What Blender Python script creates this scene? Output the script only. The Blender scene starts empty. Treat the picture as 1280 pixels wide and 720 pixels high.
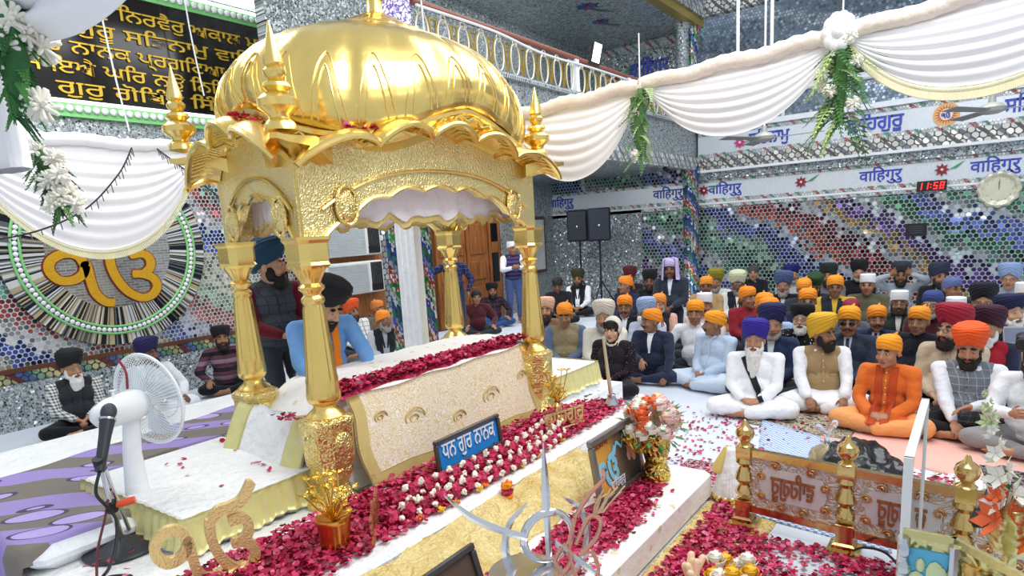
import bpy, math, random
import numpy as np
from mathutils import Vector, Matrix
from mathutils.bvhtree import BVHTree
random.seed(7); RNG = np.random.default_rng(7)
PI = math.pi
SC = bpy.context.scene
COL = SC.collection
# ------------------------------------------------------------------ camera
cam = bpy.data.cameras.new('camera'); CAM = bpy.data.objects.new('camera', cam); COL.objects.link(CAM)
CR = ((0.58511381, -0.80874287, -0.05980629), (-0.18035327, -0.05787194, -0.98189793), (0.79064184, 0.5853083, -0.17972109))
r, d, f = CR
CAM.matrix_world = Matrix(((r[0], -d[0], -f[0], 0), (r[1], -d[1], -f[1], 0), (r[2], -d[2], -f[2], 1.95), (0, 0, 0, 1)))
cam.sensor_width = 36; cam.lens = 802.99 / 1280 * 36
cam.shift_x = (640 - 632.94) / 1280; cam.shift_y = (436.4 - 360) / 1280
cam.clip_start = .05; cam.clip_end = 200
SC.camera = CAM
# ------------------------------------------------------------------ light and exposure
SC.view_settings.view_transform = 'Standard'; SC.view_settings.look = 'None'
SC.view_settings.gamma = 1; SC.view_settings.use_curve_mapping = False
SC.view_settings.exposure = 0.3
W = bpy.data.worlds.new('world'); SC.world = W; W.use_nodes = True
W.node_tree.nodes['Background'].inputs[0].default_value = (.82, .9, 1.0, 1)
W.node_tree.nodes['Background'].inputs[1].default_value = 0.62
def area(name, loc, target, size, power, color=(1, 1, 1)):
    l = bpy.data.lights.new(name, 'AREA'); l.shape = 'RECTANGLE'; l.size, l.size_y = size; l.energy = power; l.color = color
    o = bpy.data.objects.new(name, l); COL.objects.link(o); o.location = loc
    o.rotation_euler = (Vector(target) - Vector(loc)).to_track_quat('-Z', 'Y').to_euler(); return o
area('hall_light', (8.5, 1.0, 7.2), (8.5, 1.0, 0), (5, 5), 300, (.97, .98, 1))
area('hall_light', (3.2, 0.0, 6.0), (3.9, 3.0, 1.5), (3.0, 3.0), 190, (1, .98, .95))
area('hall_light', (2.5, 6.6, 5.4), (3.2, 7.6, 0), (3, 1.4), 120, (.97, .98, 1))
area('gallery_light', (9.5, 6.4, 5.9), (9.5, 6.6, 4), (6, 1.6), 60, (.97, .98, 1))
area('gallery_light', (9.5, 7.2, 3.02), (9.5, 7.2, 0), (6, 2.4), 110, (.97, .98, 1))

# ------------------------------------------------------------------ colours and materials
def lin(h):
    if not isinstance(h, str): return tuple(h) + (1,) if len(h) == 3 else tuple(h)
    h = h.lstrip('#'); h = ''.join(q * 2 for q in h) if len(h) == 3 else h; v = [int(h[i:i + 2], 16) / 255 for i in (0, 2, 4)]
    return tuple(c / 12.92 if c <= .04045 else ((c + .055) / 1.055) ** 2.4 for c in v) + (1,)
MATS = {}
class NT:
    def __init__(s, name):
        s.m = bpy.data.materials.new(name); s.m.use_nodes = True; s.t = s.m.node_tree
        s.b = s.t.nodes['Principled BSDF']
    def n(s, typ, props=None, **inp):
        x = s.t.nodes.new(typ)
        for k, v in (props or {}).items(): setattr(x, k, v)
        for k, v in inp.items():
            k = int(k[1:]) if k[0] == 'i' and k[1:].isdigit() else k
            s.set(x.inputs[k], v)
        return x
    def set(s, sock, v):
        if hasattr(v, 'bl_idname') and hasattr(v, 'outputs'): v = v.outputs[0]
        if isinstance(v, bpy.types.NodeSocket): s.t.links.new(v, sock)
        else: sock.default_value = v
    def math(s, op, a, b=0, c=0):
        return s.n('ShaderNodeMath', {'operation': op}, i0=a, i1=b, i2=c)
    def vec(s, op, a, b=(0, 0, 0)):
        return s.n('ShaderNodeVectorMath', {'operation': op}, i0=a, i1=b)
    def mix(s, fac, a, b):
        x = s.t.nodes.new('ShaderNodeMix'); x.data_type = 'RGBA'
        s.set(x.inputs[0], fac); s.set(x.inputs[6], a); s.set(x.inputs[7], b); return x.outputs[2]
    def ramp(s, fac, stops, const=False):
        x = s.t.nodes.new('ShaderNodeValToRGB'); s.set(x.inputs[0], fac); e = x.color_ramp.elements
        x.color_ramp.interpolation = 'CONSTANT' if const else 'LINEAR'
        while len(e) < len(stops): e.new(.5)
        for el, (p, c) in zip(e, stops): el.position = p; el.color = lin(c)
        return x.outputs[0]
    def obj(s): return s.n('ShaderNodeTexCoord').outputs['Object']
    def pos(s): return s.n('ShaderNodeNewGeometry').outputs['Position']
    def out(s, **kw):
        for k, v in kw.items(): s.set(s.b.inputs[k.replace('_', ' ')], v)
        return s.m
    def bump(s, h, strength=.3, dist=.01):
        x = s.n('ShaderNodeBump', Height=h, Strength=strength, Distance=dist); s.set(s.b.inputs['Normal'], x.outputs[0])
def mat(name, color, rough=.6, metal=0.0, var=.12, vs=6.0, bump=0.0, bs=60.0, bd=.004, trans=0.0, spec=.5, alpha=1.0, sheen=0):
    """plain procedural surface: colour varied by noise, optional noise bump"""
    key = (name, str(color))
    if key in MATS: return MATS[key]
    t = NT(name); c = lin(color); co = t.obj()
    nz = t.n('ShaderNodeTexNoise', Vector=co, Scale=vs, Detail=3.0)
    a = tuple(max(0, x * (1 - var)) for x in c[:3]) + (1,); b = tuple(min(1, x * (1 + var)) for x in c[:3]) + (1,)
    t.out(Base_Color=t.mix(nz.outputs[0], a, b), Roughness=rough, Metallic=metal, Alpha=alpha)
    t.b.inputs['Transmission Weight'].default_value = trans; t.b.inputs['Specular IOR Level'].default_value = spec
    if sheen: t.b.inputs['Sheen Weight'].default_value = sheen
    if bump:
        n2 = t.n('ShaderNodeTexNoise', Vector=co, Scale=bs, Detail=4.0); t.bump(n2.outputs[0], bump, bd)
    MATS[key] = t.m; return t.m
def cloth(color, name='cloth', fold=.5):
    return mat(name, color, .85, 0, .10, 5, 1.1 * fold, 13, .035, sheen=.15, spec=.25)
def emis(name, color, s):
    t = NT(name); t.out(Base_Color=lin(color), Emission_Color=lin(color), Emission_Strength=s); return t.m
def patterned(name, kind, c1, c2, scale, rough=.8, c3=None):
    """woven check / stripe / dots on object coordinates"""
    key = (name, kind, c1, c2, scale, c3)
    if key in MATS: return MATS[key]
    t = NT(name); co = t.obj(); sx = t.n('ShaderNodeSeparateXYZ', Vector=co)
    X, Y, Z = sx.outputs
    def line(ch, s, w): return t.math('LESS_THAN', t.math('FRACT', t.math('MULTIPLY', t.math('ADD', ch, 9.37), s)), w)
    if kind == 'check':
        fz = line(Z, scale, .5); fx = line(t.math('ADD', X, t.math('MULTIPLY', Y, .6)), scale, .5)
        f = t.math('MULTIPLY', t.math('ADD', fz, fx), .5); col = t.mix(f, lin(c1), lin(c2))
    elif kind == 'weave':
        f = t.math('ABSOLUTE', t.math('SUBTRACT', line(X, scale, .5), line(Y, scale, .5))); col = t.mix(f, lin(c1), lin(c2))
    elif kind == 'pane':
        fz = line(Z, scale, .1); fx = line(t.math('ADD', X, t.math('MULTIPLY', Y, .6)), scale, .1)
        f = t.math('MAXIMUM', fz, fx); col = t.mix(f, lin(c1), lin(c2))
    elif kind == 'stripe':
        f = line(Z, scale, .5); g = line(Z, scale * .5, .32)
        col = t.mix(f, lin(c1), lin(c2)); col = t.mix(t.math('MULTIPLY', f, g), col, lin(c3 or c2))
    elif kind == 'dots':
        v = t.n('ShaderNodeTexVoronoi', Vector=co, Scale=scale); f = t.math('LESS_THAN', v.outputs['Distance'], .22)
        col = t.mix(f, lin(c1), lin(c2))
    elif kind == 'camo':
        v = t.n('ShaderNodeTexNoise', Vector=co, Scale=scale, Detail=4.0)
        col = t.ramp(v.outputs[0], [(0, c1), (.45, c2), (.55, c3 or c2)], True)
    t.out(Base_Color=col, Roughness=rough); t.b.inputs['Specular IOR Level'].default_value = .25
    n2 = t.n('ShaderNodeTexNoise', Vector=co, Scale=13.0, Detail=4.0); t.bump(n2.outputs[0], .5, .035)
    MATS[key] = t.m; return t.m

# ------------------------------------------------------------------ mesh builder
def ortho(d):
    d = np.asarray(d, float); d = d / (np.linalg.norm(d) + 1e-12)
    a = np.array([0, 0, 1.0]) if abs(d[2]) < .9 else np.array([1.0, 0, 0])
    u = np.cross(a, d); u /= np.linalg.norm(u); return u, np.cross(d, u), d
class MB:
    def __init__(s): s.V = []; s.F = []; s.M = []; s.nv = 0
    def add(s, V, F, m=0):
        V = np.asarray(V, float).reshape(-1, 3); o = s.nv
        s.V.append(V); s.nv += len(V)
        s.F.extend(tuple(i + o for i in q) for q in F); s.M.extend([m] * len(F)); return s
    def rings(s, R, close_u=True, caps=True, m=0):
        """loft through equal rings of points"""
        R = np.asarray(R, float); n, k = R.shape[:2]; F = []
        for i in range(n - 1):
            for j in range(k if close_u else k - 1):
                j2 = (j + 1) % k; F.append((i * k + j, i * k + j2, (i + 1) * k + j2, (i + 1) * k + j))
        if caps and close_u: F.append(tuple(range(k - 1, -1, -1))); F.append(tuple(range((n - 1) * k, n * k)))
        return s.add(R.reshape(-1, 3), F, m)
    def cone(s, p0, r0, p1, r1, n=14, m=0, sq=1.0):
        """round cone: tapered limb with hemispherical ends"""
        p0 = np.asarray(p0, float); p1 = np.asarray(p1, float)
        u, v, d = ortho(p1 - p0 if np.linalg.norm(p1 - p0) > 1e-6 else (0, 0, 1))
        a = np.linspace(0, 2 * PI, n, endpoint=False); c = np.outer(np.cos(a), u) + np.outer(np.sin(a), v) * sq
        R = [p0 + c * (r0 * math.sin(t)) - d * (r0 * math.cos(t)) for t in (.05, .5, 1.0)]
        R += [p0 + c * r0, p1 + c * r1]
        R += [p1 + c * (r1 * math.cos(t)) + d * (r1 * math.sin(t)) for t in (.55, 1.05, 1.52)]
        return s.rings(R, m=m)
    def ell(s, c, rad, rot=None, nu=18, nv=10, m=0):
        th = np.linspace(0.02, PI - .02, nv); a = np.linspace(0, 2 * PI, nu, endpoint=False)
        P = np.stack([np.outer(np.sin(th), np.cos(a)), np.outer(np.sin(th), np.sin(a)), np.outer(-np.cos(th), np.ones(nu))], -1) * np.asarray(rad, float)
        if rot is not None: P = P @ np.asarray(rot, float).T
        return s.rings(P + np.asarray(c, float), m=m)
    def box(s, c, size, rot=None, m=0, bevel=0):
        x, y, z = np.asarray(size, float) / 2
        if bevel:
            b = min(bevel, x, y, z) ; R = []
            for zz, i in ((-z, b), (-z + b, 0), (z - b, 0), (z, b)):
                xx, yy = x - i, y - i; k = min(b, xx, yy) * .999
                R.append([(xx - k, -yy, zz), (xx, -yy + k, zz), (xx, yy - k, zz), (xx - k, yy, zz), (-xx + k, yy, zz), (-xx, yy - k, zz), (-xx, -yy + k, zz), (-xx + k, -yy, zz)])
            R = np.array(R)
        else:
            R = np.array([[(x, -y, zz), (x, y, zz), (-x, y, zz), (-x, -y, zz)] for zz in (-z, z)])
        if rot is not None: R = R @ np.asarray(rot, float).T
        return s.rings(R + np.asarray(c, float), m=m)
    def bar(s, p0, p1, w, h=None, m=0):
        p0 = np.asarray(p0, float); p1 = np.asarray(p1, float); u, v, d = ortho(p1 - p0); h = h or w
        q = [(-w / 2, -h / 2), (w / 2, -h / 2), (w / 2, h / 2), (-w / 2, h / 2)]
        return s.rings([[p + u * a + v * b for a, b in q] for p in (p0, p1)], m=m)
    def tube(s, P, r, n=8, closed=False, m=0, flat=1.0, up=None):
        P = np.asarray(P, float); k = len(P); rr = np.broadcast_to(np.asarray(r, float), (k,))
        T = np.roll(P, -1, 0) - np.roll(P, 1, 0)
        if not closed: T[0] = P[1] - P[0]; T[-1] = P[-1] - P[-2]
        T /= np.linalg.norm(T, axis=1)[:, None] + 1e-12
        u = ortho(T[0])[0] if up is None else np.asarray(up, float); a = np.linspace(0, 2 * PI, n, endpoint=False); R = []
        for i in range(k):
            u = u - T[i] * (u @ T[i]); u /= np.linalg.norm(u) + 1e-12; v = np.cross(T[i], u)
            R.append(P[i] + rr[i] * (np.outer(np.cos(a), u) * flat + np.outer(np.sin(a), v)))
        if closed: R.append(R[0]); return s.rings(R, caps=False, m=m)
        return s.rings(R, m=m)
    def lathe(s, prof, c=(0, 0, 0), n=24, rot=None, m=0, mod=None):
        a = np.linspace(0, 2 * PI, n, endpoint=False); R = []
        for r, z in prof:
            rr = r * (mod(a, z) if mod else 1.0) * np.ones(n)
            R.append(np.stack([rr * np.cos(a), rr * np.sin(a), np.full(n, z)], -1))
        R = np.array(R)
        if rot is not None: R = R @ np.asarray(rot, float).T
        return s.rings(R + np.asarray(c, float), m=m)
    def sheet(s, P, thick=0.0, m=0):
        """grid of points (nu,nv,3), given a back offset by its normals when thick"""
        P = np.asarray(P, float); a, b = P.shape[:2]
        F = [(i * b + j, i * b + j + 1, (i + 1) * b + j + 1, (i + 1) * b + j) for i in range(a - 1) for j in range(b - 1)]
        if not thick: return s.add(P.reshape(-1, 3), F, m)
        du = np.gradient(P, axis=0); dv = np.gradient(P, axis=1); N = np.cross(du, dv); N /= np.linalg.norm(N, axis=2)[..., None] + 1e-12
        Q = P - N * thick; o = a * b
        G = [tuple(reversed([i + o for i in q])) for q in F]
        rim = [i * b for i in range(a)] + [(a - 1) * b + j for j in range(1, b)] + [i * b + b - 1 for i in range(a - 2, -1, -1)] + [j for j in range(b - 2, 0, -1)]
        H = [(rim[i], rim[(i + 1) % len(rim)], rim[(i + 1) % len(rim)] + o, rim[i] + o) for i in range(len(rim))]
        return s.add(np.concatenate([P.reshape(-1, 3), Q.reshape(-1, 3)]), F + G + [tuple(reversed(h)) for h in H], m)
    def prism(s, poly, origin, ux, uy, depth, m=0):
        """2-D outline in the plane (ux, uy) pushed along its normal"""
        ux = np.asarray(ux, float); uy = np.asarray(uy, float); n = np.cross(ux, uy); o = np.asarray(origin, float)
        A = np.array([o + ux * x + uy * y for x, y in poly]); k = len(A)
        F = [tuple(range(k - 1, -1, -1)), tuple(range(k, 2 * k))] + [(i, (i + 1) % k, k + (i + 1) % k, k + i) for i in range(k)]
        return s.add(np.concatenate([A, A + n * depth]), F, m)
    def verts(s): return np.concatenate(s.V) if s.V else np.zeros((0, 3))
    def xform(s, M):
        M = np.asarray(M, float); s.V = [v @ M[:3, :3].T + M[:3, 3] for v in s.V]; return s
    def mesh(s, name, shift=None):
        V = s.verts()
        if shift is not None: V = V - np.asarray(shift, float)
        me = bpy.data.meshes.new(name); me.from_pydata(V.tolist(), [], s.F); me.polygons.foreach_set('material_index', s.M); me.update(); return me
def smooth(me, ang=40):
    me.polygons.foreach_set('use_smooth', [True] * len(me.polygons))
    if ang < 180 and hasattr(me, 'set_sharp_from_angle'): me.set_sharp_from_angle(angle=math.radians(ang))
def link(name, me, mats, parent=None, ang=40):
    o = bpy.data.objects.new(name, me); COL.objects.link(o)
    for m in (mats if isinstance(mats, (list, tuple)) else [mats]): me.materials.append(m)
    if ang: smooth(me, ang)
    if parent is not None: o.parent = parent
    return o
def base_of(p):
    L = Vector((0, 0, 0))
    while p is not None: L = L + p.location; p = p.parent
    return L
def part(name, mb, mats, parent, ang=40, label=None):
    """a part given in world coordinates under an unrotated thing"""
    o = link(name, mb.mesh(name, base_of(parent)), mats, parent, ang)
    if label: o['label'] = label
    return o
def tag(o, label, cat, group=None, kind=None):
    o['label'] = label; o['category'] = cat
    if group: o['group'] = group
    if kind: o['kind'] = kind
    return o
def thing(name, label, cat, loc=(0, 0, 0), rz=0, group=None):
    o = bpy.data.objects.new(name, None); COL.objects.link(o); o.location = loc; o.rotation_euler = (0, 0, rz)
    o.empty_display_size = .1; return tag(o, label, cat, group)
def solo(name, mb, mats, label, cat, loc=(0, 0, 0), ang=40, group=None, kind=None):
    """a thing that is one mesh; its verts are in world coordinates"""
    o = link(name, mb.mesh(name, loc), mats, None, ang); o.location = loc; return tag(o, label, cat, group, kind)
def struct(name, mb, mats, parent=None, ang=40):
    o = link(name, mb.mesh(name, base_of(parent) if parent else None), mats, parent, ang)
    if parent is None: o['kind'] = 'structure'
    return o
def fuse(mb, voxel, smooth_it=2, name='body'):
    """union of overlapping shapes as one continuous surface"""
    me = mb.mesh(name); o = bpy.data.objects.new(name, me); COL.objects.link(o)
    md = o.modifiers.new('r', 'REMESH'); md.mode = 'VOXEL'; md.voxel_size = voxel; md.adaptivity = 0
    if smooth_it: sm = o.modifiers.new('s', 'SMOOTH'); sm.factor = .5; sm.iterations = smooth_it
    dg = bpy.context.evaluated_depsgraph_get(); dg.update()
    out = bpy.data.meshes.new_from_object(o.evaluated_get(dg)); out.name = name
    bpy.data.objects.remove(o); bpy.data.meshes.remove(me); return out
def coords(me):
    a = np.empty(len(me.vertices) * 3); me.vertices.foreach_get('co', a); return a.reshape(-1, 3)
def setco(me, V): me.vertices.foreach_set('co', np.ascontiguousarray(V, dtype=np.float64).ravel()); me.update()
def normals(me):
    a = np.empty(len(me.vertices) * 3); me.vertices.foreach_get('normal', a); return a.reshape(-1, 3)
def wob(P, seed, f, k=6):
    """smooth pseudo-noise of points: sum of randomly directed waves"""
    g = np.random.default_rng(seed); s = np.zeros(len(P))
    for _ in range(k):
        d = g.normal(size=3); d *= f * g.uniform(.6, 1.6) / np.linalg.norm(d); s += np.sin(P @ d + g.uniform(0, 6.28))
    return s / k
def text_mesh(body, size, depth, bold=0.0, align='CENTER', slant=0):
    """lettering lying in the xy plane, facing +z"""
    cu = bpy.data.curves.new('lettering', 'FONT'); cu.body = body; cu.size = size; cu.extrude = depth; cu.offset = bold; cu.align_x = align; cu.shear = slant
    cu.resolution_u = 3
    o = bpy.data.objects.new('lettering', cu); COL.objects.link(o)
    dg = bpy.context.evaluated_depsgraph_get(); dg.update()
    me = bpy.data.meshes.new_from_object(o.evaluated_get(dg)); bpy.data.objects.remove(o); return me
def lettering(body, size, depth, origin, ux, uy, m, parent=None, bold=0.0, name='lettering', align='CENTER', width=None, slant=0):
    me = text_mesh(body, size, depth, bold, align, slant); V = coords(me)
    if width and len(V):
        w = V[:, 0].max() - V[:, 0].min(); V[:, 0] *= width / w
    ux = np.asarray(ux, float); uy = np.asarray(uy, float); n = np.cross(ux, uy)
    P = np.asarray(origin, float) + V[:, :1] * ux + V[:, 1:2] * uy + V[:, 2:] * n
    setco(me, P - np.array(base_of(parent) if parent else (0, 0, 0))); me.materials.clear()
    return link(name, me, m, parent, 0)
def copy_tree(o, parent=None):
    c = o.copy(); COL.objects.link(c)
    if parent is not None: c.parent = parent
    for ch in list(o.children): copy_tree(ch, c)
    return c
def rotz(a): c, s = math.cos(a), math.sin(a); return np.array([[c, -s, 0], [s, c, 0], [0, 0, 1]])
def rotx(a): c, s = math.cos(a), math.sin(a); return np.array([[1, 0, 0], [0, c, -s], [0, s, c]])
def roty(a): c, s = math.cos(a), math.sin(a); return np.array([[c, 0, s], [0, 1, 0], [-s, 0, c]])
def bez(P, n=40):
    """smooth curve through points"""
    P = np.asarray(P, float); k = len(P); t = np.linspace(0, k - 1, n); Q = []
    for x in t:
        i = min(int(x), k - 2); u = x - i
        p0, p1, p2, p3 = P[max(i - 1, 0)], P[i], P[i + 1], P[min(i + 2, k - 1)]
        Q.append(.5 * (2 * p1 + (p2 - p0) * u + (2 * p0 - 5 * p1 + 4 * p2 - p3) * u * u + (3 * p1 - p0 - 3 * p2 + p3) * u ** 3))
    return np.array(Q)
# ================================================================== SETTING
def mosaic(name, axes, kind='hex', pitch=.085, stops=None, slope=.55, grout='#cfd4d2', metal=.55, rough=.22, tilt=.35, bandf=.9, dark=.25):
    """mirror-tile wall work: hexagons in slanting colour bands, or silver slivers"""
    t = NT(name); p = t.pos(); sx = t.n('ShaderNodeSeparateXYZ', Vector=p); U, V = sx.outputs[axes[0]], sx.outputs[axes[1]]
    sgn = -1 if axes[0] == 1 else 1
    if sgn < 0: U = t.math('MULTIPLY', U, -1)
    U = t.math('ADD', U, 40.0)
    uv = t.n('ShaderNodeCombineXYZ', X=U, Y=V)
    geo = t.n('ShaderNodeNewGeometry')
    if kind == 'hex':
        s = (1, 1.7320508, 1); q = t.vec('SCALE', uv); q.inputs['Scale'].default_value = 1 / pitch
        h = (.5, .8660254, 0)
        a = t.vec('SUBTRACT', t.vec('MODULO', q, s), h); b = t.vec('SUBTRACT', t.vec('MODULO', t.vec('ADD', q, h), s), h)
        la, lb = t.vec('LENGTH', a).outputs['Value'], t.vec('LENGTH', b).outputs['Value']
        f = t.math('LESS_THAN', lb, la)
        m = t.n('ShaderNodeMix', {'data_type': 'VECTOR'}); t.set(m.inputs[0], f); t.set(m.inputs[4], a); t.set(m.inputs[5], b); g = m.outputs[1]
        cid = t.vec('SUBTRACT', q, g); L = t.math('MINIMUM', la, lb); gro = t.math('GREATER_THAN', L, .43)
        wn = t.n('ShaderNodeTexWhiteNoise', Vector=t.vec('SNAP', cid, (.25, .25, 1)))
    else:
        vr = t.n('ShaderNodeTexVoronoi', {'feature': 'F1'}, Vector=uv, Scale=1 / pitch); cid = vr.outputs['Position']
        ed = t.n('ShaderNodeTexVoronoi', {'feature': 'DISTANCE_TO_EDGE'}, Vector=uv, Scale=1 / pitch)
        gro = t.math('LESS_THAN', ed.outputs['Distance'], .03)
        wn = t.n('ShaderNodeTexWhiteNoise', Vector=vr.outputs['Color'])
    rv, rc = wn.outputs['Value'], wn.outputs['Color']
    if stops:
        nz = t.n('ShaderNodeTexNoise', Vector=uv, Scale=.9, Detail=2.0)
        band = t.math('ADD', t.math('ADD', t.math('MULTIPLY', U, slope * bandf), t.math('MULTIPLY', V, bandf)), t.math('MULTIPLY', nz.outputs[0], .30))
        band = t.math('FRACT', t.math('ADD', band, t.math('MULTIPLY', rv, .07)))
        col = t.ramp(band, stops, True)
    else: col = lin('#c6d2d6')
    val = t.math('ADD', t.math('MULTIPLY', rv, 1 - dark), dark)
    col = t.mix(1.0, col, col); mx = t.n('ShaderNodeMix', {'data_type': 'RGBA', 'blend_type': 'MULTIPLY'}); t.set(mx.inputs[0], 1.0); t.set(mx.inputs[6], col)
    cc = t.n('ShaderNodeCombineXYZ', X=val, Y=val, Z=val); t.set(mx.inputs[7], cc)
    fin = t.mix(gro, mx.outputs[2], lin(grout))
    nn = t.vec('NORMALIZE', t.vec('ADD', geo.outputs['Normal'], t.vec('MULTIPLY', t.vec('SUBTRACT', rc, (.5, .5, .5)), (tilt, tilt, tilt))))
    t.out(Base_Color=fin, Roughness=t.math('ADD', t.math('MULTIPLY', gro, .4), rough), Metallic=t.math('MULTIPLY', t.math('SUBTRACT', 1.0, gro), metal), Normal=nn)
    return t.m
BANDS = [(0, '#5f72c4'), (.1, '#d9dfe4'), (.17, '#3f7f5e'), (.27, '#8fb89c'), (.34, '#3a469c'), (.46, '#c8cde0'), (.52, '#b84a26'), (.58, '#94303e'), (.66, '#c9ccd2'), (.72, '#b88a34'), (.78, '#6a4496'), (.87, '#c4d0d2'), (.93, '#2f7350')]
BANDS_L = [(0, '#7f93d8'), (.12, '#d8dcf0'), (.22, '#d78a80'), (.34, '#b9d8b0'), (.46, '#e8e6c8'), (.56, '#4760b8'), (.68, '#e6e8ea'), (.78, '#b9504e'), (.86, '#78b8a0'), (.94, '#e9e6d8')]
M_hexL = mosaic('hex mirror mosaic left', (0, 2), 'hex', .062, BANDS_L, .7, bandf=.34, dark=.12, grout='#bcc2c4')
M_hexR = mosaic('hex mirror mosaic right', (1, 2), 'hex', .088, BANDS, .62, bandf=.26, dark=.08, grout='#9aa3a6')
M_silL = mosaic('silver mirror slivers', (0, 2), 'vor', .026, None, tilt=.8, dark=.06, grout='#d4dad9')
M_silR = mosaic('silver mirror slivers right', (1, 2), 'vor', .032, None, tilt=.8, dark=.1, grout='#d4dad9')
M_silF = mosaic('silver mirror slivers flat', (0, 1), 'vor', .06, None, tilt=.3, dark=.3, grout='#a9b3b4')
M_lat = mosaic('silver diamond lattice', (0, 2), 'hex', .12, [(0, '#eef1f2'), (.5, '#c0c6ca')], .2, grout='#2f3338', tilt=.4, dark=.5)
M_blueR = mosaic('blue grey mosaic', (1, 2), 'hex', .07, [(0, '#9fb2c4'), (.45, '#c4d0da'), (.7, '#8fa0b0')], .3, grout='#6f7c86', tilt=.25, dark=.5)
def pattern_strip(name, axes, pitch, stops, grout): return mosaic(name, axes, 'hex', pitch, stops, 1.0, grout, .4, .3, .15, 2.0, .6)
M_strR = pattern_strip('diamond strip right', (1, 2), .055, [(0, '#e6e9ea'), (.35, '#b0544e'), (.5, '#e6e9ea'), (.7, '#5b9a7a'), (.85, '#dde2e6')], '#8f9698')
M_friR = pattern_strip('floral frieze right', (1, 2), .12, [(0, '#f0efe8'), (.4, '#6b6a66'), (.55, '#efece0'), (.8, '#8a8f96')], '#55585a')
M_friL = pattern_strip('floral frieze gallery', (0, 2), .12, [(0, '#e9ebe8'), (.4, '#6b6a66'), (.55, '#d9dcd8'), (.8, '#8a8f96')], '#7a7f82')
M_diaL = pattern_strip('diamond strip left', (0, 2), .085, [(0, '#d8d49a'), (.3, '#8b4040'), (.5, '#5d78b8'), (.75, '#7fb08a')], '#2d2f34')
M_white = mat('white plaster', '#e7ebef', .5)
M_bandW = mat('white mirror band', '#d9e0e6', .28, .25, .15, 30)
M_wood = NT('brown wood'); _w = M_wood.n('ShaderNodeTexNoise', Vector=M_wood.vec('MULTIPLY', M_wood.obj(), (9, 9, .9)), Scale=3.0, Detail=5.0)
M_wood = M_wood.out(Base_Color=M_wood.ramp(_w.outputs[0], [(.3, '#6b3c1c'), (.7, '#a86a34')]), Roughness=.35)
M_dwood = mat('dark brown wood', '#5d3620', .45, 0, .25, 12)
M_rail = mat('brown rail', '#8a5444', .45)
M_black = mat('matte black', '#141518', .55); M_iron = mat('cream iron', '#d9d4c0', .4, .3); M_goldiron = mat('gilded iron', '#b49a4a', .35, .7)
M_blue = mat('blue enamel letters', '#3b49b4', .4); M_red = mat('dark red glass', '#8c1f2c', .3); M_green = mat('green glass', '#3f9a58', .3)
M_pearl = mat('pearl white beads', '#e8e6ea', .15); M_lime = mat('green trim', '#7fc37a', .4)
def bx(x0, x1, y0, y1, z0, z1, m=0, mb=None):
    mb = mb or MB(); return mb.box(((x0 + x1) / 2, (y0 + y1) / 2, (z0 + z1) / 2), (x1 - x0, y1 - y0, z1 - z0), m=m)
# floor: white sheets over the hall
t = NT('white floor sheets'); co = t.pos(); nz = t.n('ShaderNodeTexNoise', Vector=co, Scale=1.1, Detail=5.0); n2 = t.n('ShaderNodeTexNoise', Vector=co, Scale=5.0, Detail=6.0)
t.bump(n2.outputs[0], .25, .04)
M_floor = t.out(Base_Color=t.ramp(nz.outputs[0], [(.3, '#c3ccd8'), (.7, '#d8dee7')]), Roughness=.8)
fl = struct('floor', bx(-3, 14.6, -7, 9.1, -.2, 0), M_floor)
# left wall
wl = struct('wall_left', bx(-2, 14.6, 9.0, 9.2, 0, 6.6), M_hexL)
def lining(name, mb, m, parent): return struct(name, mb, m, parent)
lining('mirror_dado', bx(-2, 7.0, 8.965, 9.0, 0, .55), M_silL, wl)
lining('diamond_strip', bx(-2, 7.0, 8.955, 9.0, .55, .68), M_diaL, wl)
lining('dark_trim', bx(-2, 7.0, 8.94, 9.0, .68, .73), M_dwood, wl)
lining('mirror_band', bx(-2, 5.7, 8.965, 9.0, 3.05, 3.62), M_silL, wl)
lining('mirror_panel', bx(7.0, 14.5, 8.965, 9.0, 0, 3.1), M_silL, wl)
lining('diamond_lattice_panel', bx(8.3, 9.5, 8.95, 8.965, 0, 2.6), M_lat, wl)
lining('mirror_upper', bx(-2, 5.6, 8.965, 9.0, 5.36, 6.6), M_silL, wl)
# round mosaic medallion with the symbol
MCX, MCZ = 3.76, 2.03
t = NT('medallion slats'); sx = t.n('ShaderNodeSeparateXYZ', Vector=t.obj()); br = t.n('ShaderNodeTexBrick', {'offset': .5}, Vector=t.n('ShaderNodeCombineXYZ', X=sx.outputs[0], Y=sx.outputs[2]), Scale=1.0, Color1=lin('#3a3d44'), Color2=lin('#8c939a'), Mortar=lin('#d5d8da'))
br.inputs['Brick Width'].default_value = .11; br.inputs['Row Height'].default_value = .035; br.inputs['Mortar Size'].default_value = .003
wn = t.n('ShaderNodeTexNoise', Vector=t.obj(), Scale=3.0, Detail=1.0)
M_slat = t.out(Base_Color=t.mix(t.math('MULTIPLY', wn.outputs[0], .8), br.outputs[0], lin('#c9c4b4')), Metallic=.7, Roughness=.2)
t = NT('medallion rays'); sx = t.n('ShaderNodeSeparateXYZ', Vector=t.obj()); an = t.math('ARCTAN2', sx.outputs[2], sx.outputs[0])
w1 = t.n('ShaderNodeTexWhiteNoise', {'noise_dimensions': '1D'}); t.set(w1.inputs['W'], t.math('FLOOR', t.math('MULTIPLY', an, 58)))
M_ray = t.out(Base_Color=t.ramp(w1.outputs[0], [(0, '#22242a'), (.3, '#e6e8e6'), (.55, '#6f7378'), (.8, '#c4b690')], True), Metallic=.6, Roughness=.22)
med = thing('wall_medallion', 'large round mirror mosaic medallion with green beaded ring on the left wall', 'medallion', (MCX, 8.96, MCZ))
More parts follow.
